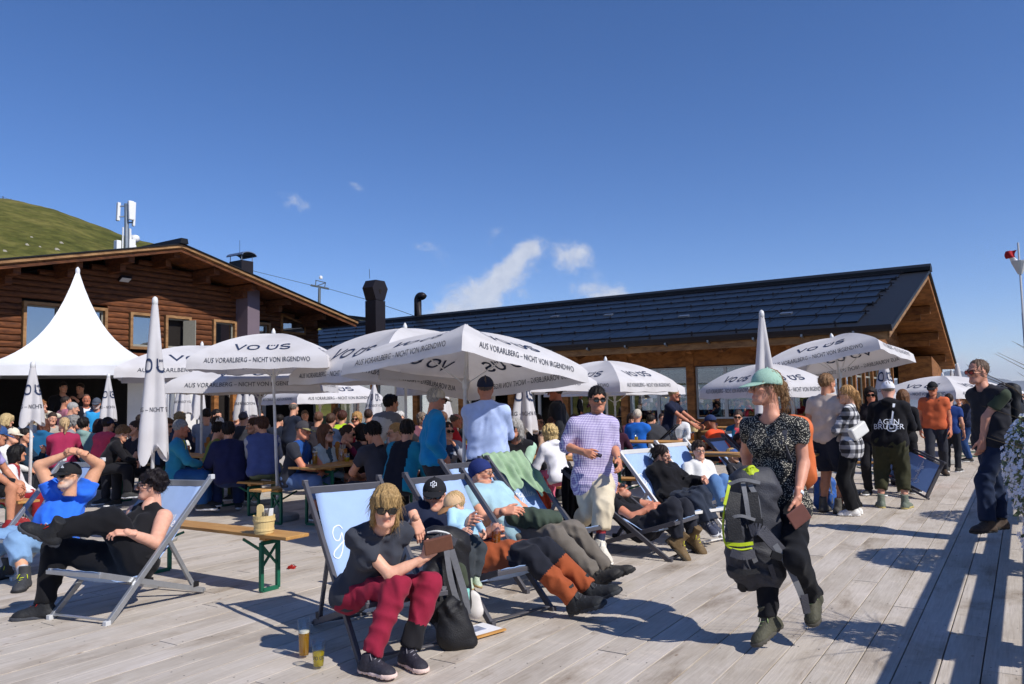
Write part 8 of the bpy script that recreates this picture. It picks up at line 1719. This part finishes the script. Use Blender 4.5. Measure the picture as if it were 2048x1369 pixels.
m = MB(); m.grid(lambda i, j: c+V3(.16*(i-.5)*(1-.5*j)+.12*j, .02*math.sin(i*9), .16-.42*j), 12, 12); ob = m.build('orange_cloth', cloth('#d8502c'), None, c, smooth=True); tag(ob, 'orange cloth hanging beside the empty deckchair', 'cloth')
# things in hands
def box_thing(name, c, ax, ay, az, mat, label, cat, bevel=.006):
    m = MB(); m.frame_box(c, ax, ay, az); ob = m.build(name, mat, None, c, bevel=bevel); tag(ob, label, cat); return ob
p3_ = i3['p']; h3 = p3_.wrR+nrm(p3_.wrR-p3_.elR)*.02; box_thing('wallet', h3+V3(.075, -.02, .075), nrm(V3(.8, .2, .15))*.085, nrm(V3(-.2, .9, .2))*.012, nrm(V3(-.1, -.2, .9))*.045, M('brown_leather', '#6b4434', .45, .12, 30.), 'brown leather wallet in the hands of the woman in wine-red', 'wallet')
p10 = i10['p']; box_thing('phone', p10.wrL+V3(-.02, -.055, -.115), V3(.055, .01, .035), V3(0, .006, 0), V3(.026, 0, -.045), M('copper_case', '#7a5148', .3, .08, metal=.2), 'copper-cased phone in the hand of the walking woman', 'phone')
p11 = i11['p']; box_thing('phone', p11.wrR+V3(.10, -.05, -.015), V3(.06, -.02, -.02), V3(.01, .03, .01), V3(0, -.003, .007), M('black_glass', '#0b0b0d', .15, .0), 'black phone held by the man in the checked shirt', 'phone')
p4_ = i4['p']; g = p4_.wrL+nrm(V3(.55, -.25, .35))*.085+V3(.01, -.035, -.02); beer_glass(g-V3(0, 0, .135), .20, .031, .038, .66, DBEER, 'amber beer glass held over the orange trousers', foam=False)
def band(info, wrist, elbow, r, w, mat, name, par):
    p = info['p']; a = getattr(p, wrist); d = nrm(a-getattr(p, elbow)); x = nrm(np.cross(d, (0, 0, 1))); y = np.cross(d, x); c = a-d*.02; m = MB(); m.tube([c+d*w*k for k in (-.5, .5)], r, 16, False); ob = m.build(name, mat, par, c, smooth=True); so_ = ob.modifiers.new('t', 'SOLIDIFY'); so_.thickness = .004
band(i10, 'wrL', 'elL', .031, .022, M('paper_band', '#dfe6ee', .6, .03), 'wristband', b10); band(i6, 'wrL', 'elL', .036, .028, BUCKM, 'watch', b6); band(i3, 'wrL', 'elL', .030, .014, M('watch_metal', '#8a8078', .3, .1, metal=.8), 'watch', b3); band(i7, 'wrL', 'elL', .034, .022, M('watch_metal', '#8a8078', .3, .1, metal=.8), 'watch', b7); band(i11, 'wrL', 'elL', .034, .024, M('watch_metal', '#8a8078', .3, .1, metal=.8), 'watch', b11)
# prints on clothes and caps
def on_head(info, flat, y0, z0, sc, par, name, mat, head_scale=1.):
    p = info['p']; hs = info['s']**.6*head_scale; out = []
    for x, y in flat[0]:
        lx, lz = x*sc, z0+y*sc; r2 = 1-(lx/.0925)**2-((lz-.036)/.108)**2; ly = -.014+.114*math.sqrt(max(.02, r2)); out.append(p.head+hs*(p.hr*lx+p.hf*ly+p.hu*lz))
    return link(name, mesh_of(name, np.array(out)-info['o'], flat[1], mat, smooth=False), par)
def emblem():
    m = MB(); w = .16; k = [(-.35, 1), (.35, 1), (.35, .55), (1, .55), (1, -.45), (.35, -.45), (.35, -.9), (-.35, -.9), (-.35, -.45), (-1, -.45), (-1, .55), (-.35, .55)]; stroke(m, k, w, True); stroke(m, [(-.12, -.5), (-.12, .45), (-.5, .1)], w); stroke(m, [(.22, -.5), (.22, .3), (.55, .05)], w); v = np.array(m.v)[:, :2]; return v, m.f
def bars():
    m = MB()
    for k in range(3): stroke(m, [(-.7+k*.55, -.5), (-1.05+k*.55+.25*(k+1)*.3, -.5+.45*(k+1))], .34)
    return np.array(m.v)[:, :2], m.f
on_head(i4, emblem(), 0, .088, .021, b4, 'cap_emblem', WHITEP); on_head(i1, bars(), 0, .085, .02, b1, 'cap_emblem', WHITEP)
def guitar():
    m = MB(); stroke(m, catmull([(0, -.55), (-.34, -.6), (-.42, -.9), (-.25, -1.15), (.0, -1.2), (.25, -1.15), (.42, -.9), (.34, -.6), (0, -.55)], 3), .10); stroke(m, [(-.02, -.6), (.16, 1.05)], .15); stroke(m, [(.16, 1.05), (.2, 1.35)], .2); stroke(m, [(-.2, -.9), (.2, -.9)], .1); return np.array(m.v)[:, :2], m.f
pf = i70['fwS']; cx = np.cross(pf, V3(0, 0, 1)); cen = i70['p'].chest-i70['up']*.06
decal('guitar_print', guitar(), i70, cen+i70['up']*.02+cx*.04, cx, i70['up'], pf, .145, WHITEP, b70)
for s_, dy in (('AGEN', -.03), ('BRUDER', -.095)): decal('hoodie_lettering', text2d(s_, .072), i70, cen+i70['up']*dy, cx, i70['up'], pf, 1., WHITEP, b70, .006)
# white shoulder bag on the plaid shirt
pq = i69['p']; box_thing('shoulder_bag', P(1716, 862, pq.pel[1]-.13), V3(.11, .05, .06), V3(-.02, .04, .0), V3(-.03, 0, .07), M('cream_leather', '#d8d6d0', .5, .06), 'cream shoulder bag on the back of the plaid shirt', 'bag', .02)
# ---------------------------------------------------------------- pram
def pram():
    c = G(1300, 958); t = empty('pram', c, 'black pram with a big hood beside the bench', 'pram'); bm = M('black_tube', '#121214', .4, .1, metal=.3); rub = M('tyre_rubber', '#1a1a1b', .85, .1)
    def wheel(x, y, r):
        m = MB(); pts = [(x+0*a, y+r*math.cos(a), r+.0+r*math.sin(a)) for a in np.linspace(0, 2*math.pi, 21)]; m.tube([np.array(q) for q in pts], .022, 6, False); w = part('wheel', m, rub, t, smooth=True)
        m = MB()
        for k in range(6): a = k*math.pi/3; m.tube([(x, y, r), (x, y+r*.95*math.cos(a), r+r*.95*math.sin(a))], .006, 5)
        m.tube([(x-.03, y, r), (x+.03, y, r)], .02, 8); part('spokes', m, bm, w)
    for x in (-.28, .28): wheel(x, -.3, .14); wheel(x, .35, .11)
    for x in (-.26, .26):
        m = MB(); m.tube(catmull3([(x, .35, .12), (x, .1, .42), (x, -.25, .75), (x, -.55, 1.02)]), .014, 7); part('frame_tube', m, bm, t, smooth=True); m = MB(); m.tube([(x, -.3, .15), (x, .05, .5)], .014, 7); part('frame_tube', m, bm, t)
    m = MB(); m.tube([(-.26, -.55, 1.02), (.26, -.55, 1.02)], .02, 8); part('handle_bar', m, rub, t)
    F = Field((-.35, -.5, .4), (.35, .6, 1.3), .02); F.ell((0, .05, .62), (.25, .42, .2), .02); F.clip((0, 0, .68), (0, 0, 1)); V, Q = F.mesh(); part('seat_shell', mesh_of('seat_shell', V, Q, NYL), NYL, t)
    F = Field((-.35, -.5, .5), (.35, .4, 1.3), .02); F.ell((0, -.08, .72), (.27, .33, .34), .02); F.ell((0, -.02, .70), (.25, .31, .32), .01, 'sub'); F.clip((0, .12, .7), (0, 1, -.3)); F.clip((0, 0, .66), (0, 0, -1)); F.ripple(.006, 3, (30, 40), 3); V, Q = F.mesh(); part('hood', mesh_of('hood', V, Q, cloth('#3a3b40')), NYL, t)
    t.rotation_euler[2] = R_(70)
pram()
# ---------------------------------------------------------------- flag pole, railing, flower boxes
def flagpole():
    Y = 26.; q = lambda x, y: P(x, y, Y); o = P(2056, 812, Y); top = q(2036, 486); t = empty('flagpole', V3(top[0], top[1], 0), 'pale metal flagpole with a small red and white flag', 'flagpole'); o = V3(top[0], top[1], 0)
    m = MB(); m.tube([o-V3(0, 0, 2), V3(o[0], o[1], q(2040, 626)[2]), V3(o[0], o[1], q(2040, 626)[2]), top], [.05, .046, .036, .03], 10); m.build('pole', M('pole_metal', '#b9bcc2', .35, .06, metal=.5), t, o, smooth=True)
    z = q(2038, 532)[2]; m = MB(); m.lathe([(.07, -.28), (.24, .12), (.25, .16), (.05, .16)], 16, (o[0], o[1], z)); m.build('loudspeaker_cone', M('white_plastic', '#d9d9da', .5, .03), t, o)
    zt, zb = q(2036, 500)[2], q(2036, 526)[2]; rs = np.random.RandomState(1)
    def fl(i, j): return V3(o[0]-.05-.40*i*(1-.35*j)-.05*math.sin(j*5), o[1]+.08*math.sin(i*6+j*3), zt+(zb-zt)*(j*1.0+.12*i))
    m = MB(); m.grid(lambda i, j: fl(i, j*.55), 10, 8); m.build('flag_red', cloth('#a8242c'), t, o, smooth=True); m = MB(); m.grid(lambda i, j: fl(i*.8, .55+j*.30), 10, 5); m.build('flag_white', cloth('#e6e4e6'), t, o, smooth=True)
flagpole()
def railing():
    RW = timber('rail_wood', '#6f675f', '#a59b90', .7, st=(.3, 3, 3), sc=6, rnd=.1, bump=.3); u = .66; o = W(u, 8); t = empty('deck_railing', o, 'weathered timber railing with flower boxes along the deck edge', 'railing')
    for k in range(14):
        v = -1.+2.2*k; m = MB(); m.prism([W(u-.045, v-.045, -.06), W(u+.045, v-.045, -.06), W(u+.045, v+.045, -.06), W(u-.045, v+.045, -.06)], (0, 0, 1.2)); m.build('post', RW, t, o)
    for z0, z1 in ((1.04, 1.19), (.76, .94), (.46, .64), (.16, .34)):
        m = MB(); m.prism([W(u-.075, -2, z0), W(u-.05, -2, z0), W(u-.05, -2, z1), W(u-.075, -2, z1)], BD*32); m.build('rail_board', RW, t, o)
    m = MB(); m.prism([W(u-.1, -2, 1.192), W(u+.08, -2, 1.192), W(u+.08, -2, 1.225), W(u-.1, -2, 1.225)], BD*32); m.build('hand_rail', RW, t, o)
railing()
LEAFM = M('flower_leaf', '#7d8a68', .6, .3, 30.); PETAL = M('white_petal', '#e9e6ea', .7, .06, 30.); GRASSM = M('ornamental_grass', '#453a28', .7, .3, 30.)
def planter(u, v, L_, label, bush, grass=0, seed=0, hz=.55, spike=.7):
    rs = np.random.RandomState(seed); c = W(u, v, .58); t = empty('flower_box', c, label, 'planter', 'flower boxes on the railing')
    m = MB(); m.prism([W(u-.1, v-L_/2, .62), W(u+.1, v-L_/2, .62), W(u+.12, v-L_/2, .86), W(u-.12, v-L_/2, .86)], BD*L_); m.build('box', M('anthracite_box', '#33353a', .6, .1), t, c)
    lv, fl, gr = MB(), MB(), MB()
    for k in range(bush):
        d = nrm(rs.normal(size=3)); r = rs.uniform(.55, 1.)**.5; q = W(u-.12+d[0]*hz*.62*r, v+d[1]*L_*.62*r, .86+d[2]*hz*.92*r); a = nrm(rs.normal(size=3)); b_ = nrm(np.cross(a, rs.normal(size=3))); s = rs.uniform(.018, .04)
        lv.add([q-a*s, q-b_*s*.45, q+a*s, q+b_*s*.45], [(0, 1, 2, 3)])
        if k % 5 < 2 and r > .72:
            n_ = nrm(d*V3(1, 1, 1)+V3(-.2, -.6, .4)); n_ = nrm(n_[0]*ND+n_[1]*BD+V3(0, 0, n_[2])); x = nrm(np.cross(n_, (0, 0, 1))); y = np.cross(n_, x); qq = q+n_*.02; s = rs.uniform(.012, .022)
            for j in range(5): an = 2*math.pi*j/5+rs.uniform(0, 1); e = x*math.cos(an)+y*math.sin(an); g_ = np.cross(n_, e); fl.add([qq, qq+e*s*.7+g_*s*.5+n_*.003, qq+e*s*1.3+n_*.005, qq+e*s*.7-g_*s*.5+n_*.003], [(0, 1, 2, 3)])
    for k in range(grass):
        q = W(u+rs.uniform(-.1, .1), v+rs.uniform(-.5, .5)*L_*.7, .86); d = nrm(V3(rs.normal()*.5, rs.normal()*.5, 1.1)); l = rs.uniform(.5, 1.)*spike; e = nrm(V3(d[0], d[1], 0)+V3(1e-3, 0, 0)); pts = [q, q+d*l*.5, q+d*l*.8+e*l*.12, q+d*l*.95+e*l*.32]; gr.tube(pts, [.004, .0035, .0025, .0008], 4)
    if lv.f: o_ = lv.build('foliage', LEAFM, t, c); 
    if fl.f: fl.build('blossoms', PETAL, t, c)
    if gr.f: gr.build('grass_blades', GRASSM, t, c)
planter(.30, 8.15, .95, 'overflowing box of small white flowers at the edge of the picture', 6000, 8, 1, .60, .8)
planter(.42, 5.45, .5, 'flower box with tall grasses nearest to the camera', 2600, 60, 2, .62, 1.05)
planter(.42, 11.2, .9, 'flower box on the railing behind the tall man', 2200, 30, 3, .5, .7)


for k, (u, v, du, dv) in enumerate(((-7.62, 7.9, .2, .9), (-11.3, 8.1, .9, .2), (-14.6, 8.3, .9, .2), (-5.3, 9.3, .9, .2), (-9.0, 11.6, .9, .2), (-12.5, 12.2, .9, .2), (-5.2, 17.9, .9, .2), (-3.4, 10.6, .9, .2), (-5.6, 13.4, .9, .2))):
    rs = np.random.RandomState(40+k); where = ['of the man in the grey cap', 'of the man in teal', 'of the boy in black', 'behind the pale blue shirt', 'in the shaded middle row', 'in the shaded row near the chalet', 'by the navy polo', 'behind the child in white', 'behind the walking man'][k]
    for lb, hh, fl_, lq, fm_ in (('tall frothy beer glass', .22, .72, BEER, True), ('short half-full yellow glass', .13, .5, SPRITZ, False), ('empty tall glass', .20, 0, BEER, False), ('medium amber glass', .17, .8, DBEER, False)):
        c = W(u+rs.uniform(-du, du), v+rs.uniform(-dv, dv), .772); t = beer_glass(c, hh, .031, .038, fl_, lq, lb+' on the table '+where, fm_); t['group'] = 'drinking glasses on the shaded tables'
# ================================================================== the air over the valley
def haze():
    m = bpy.data.materials.new('valley_air'); nt, N, L, B = nodes_of(m); N.remove(B); v = N.new('ShaderNodeVolumePrincipled'); v.inputs['Color'].default_value = (.72, .82, 1., 1); v.inputs['Density'].default_value = 5.5e-5; v.inputs['Anisotropy'].default_value = .2
    L.new(v.outputs[0], N['Material Output'].inputs['Volume']); mb = MB(); mb.box((0, 0, (420-1300)/2), (17500, 17500, (420+1300)/2)); o = mb.build('haze', m); tag(o, 'thin blue haze lying over the distant valley', kind='stuff')
haze()
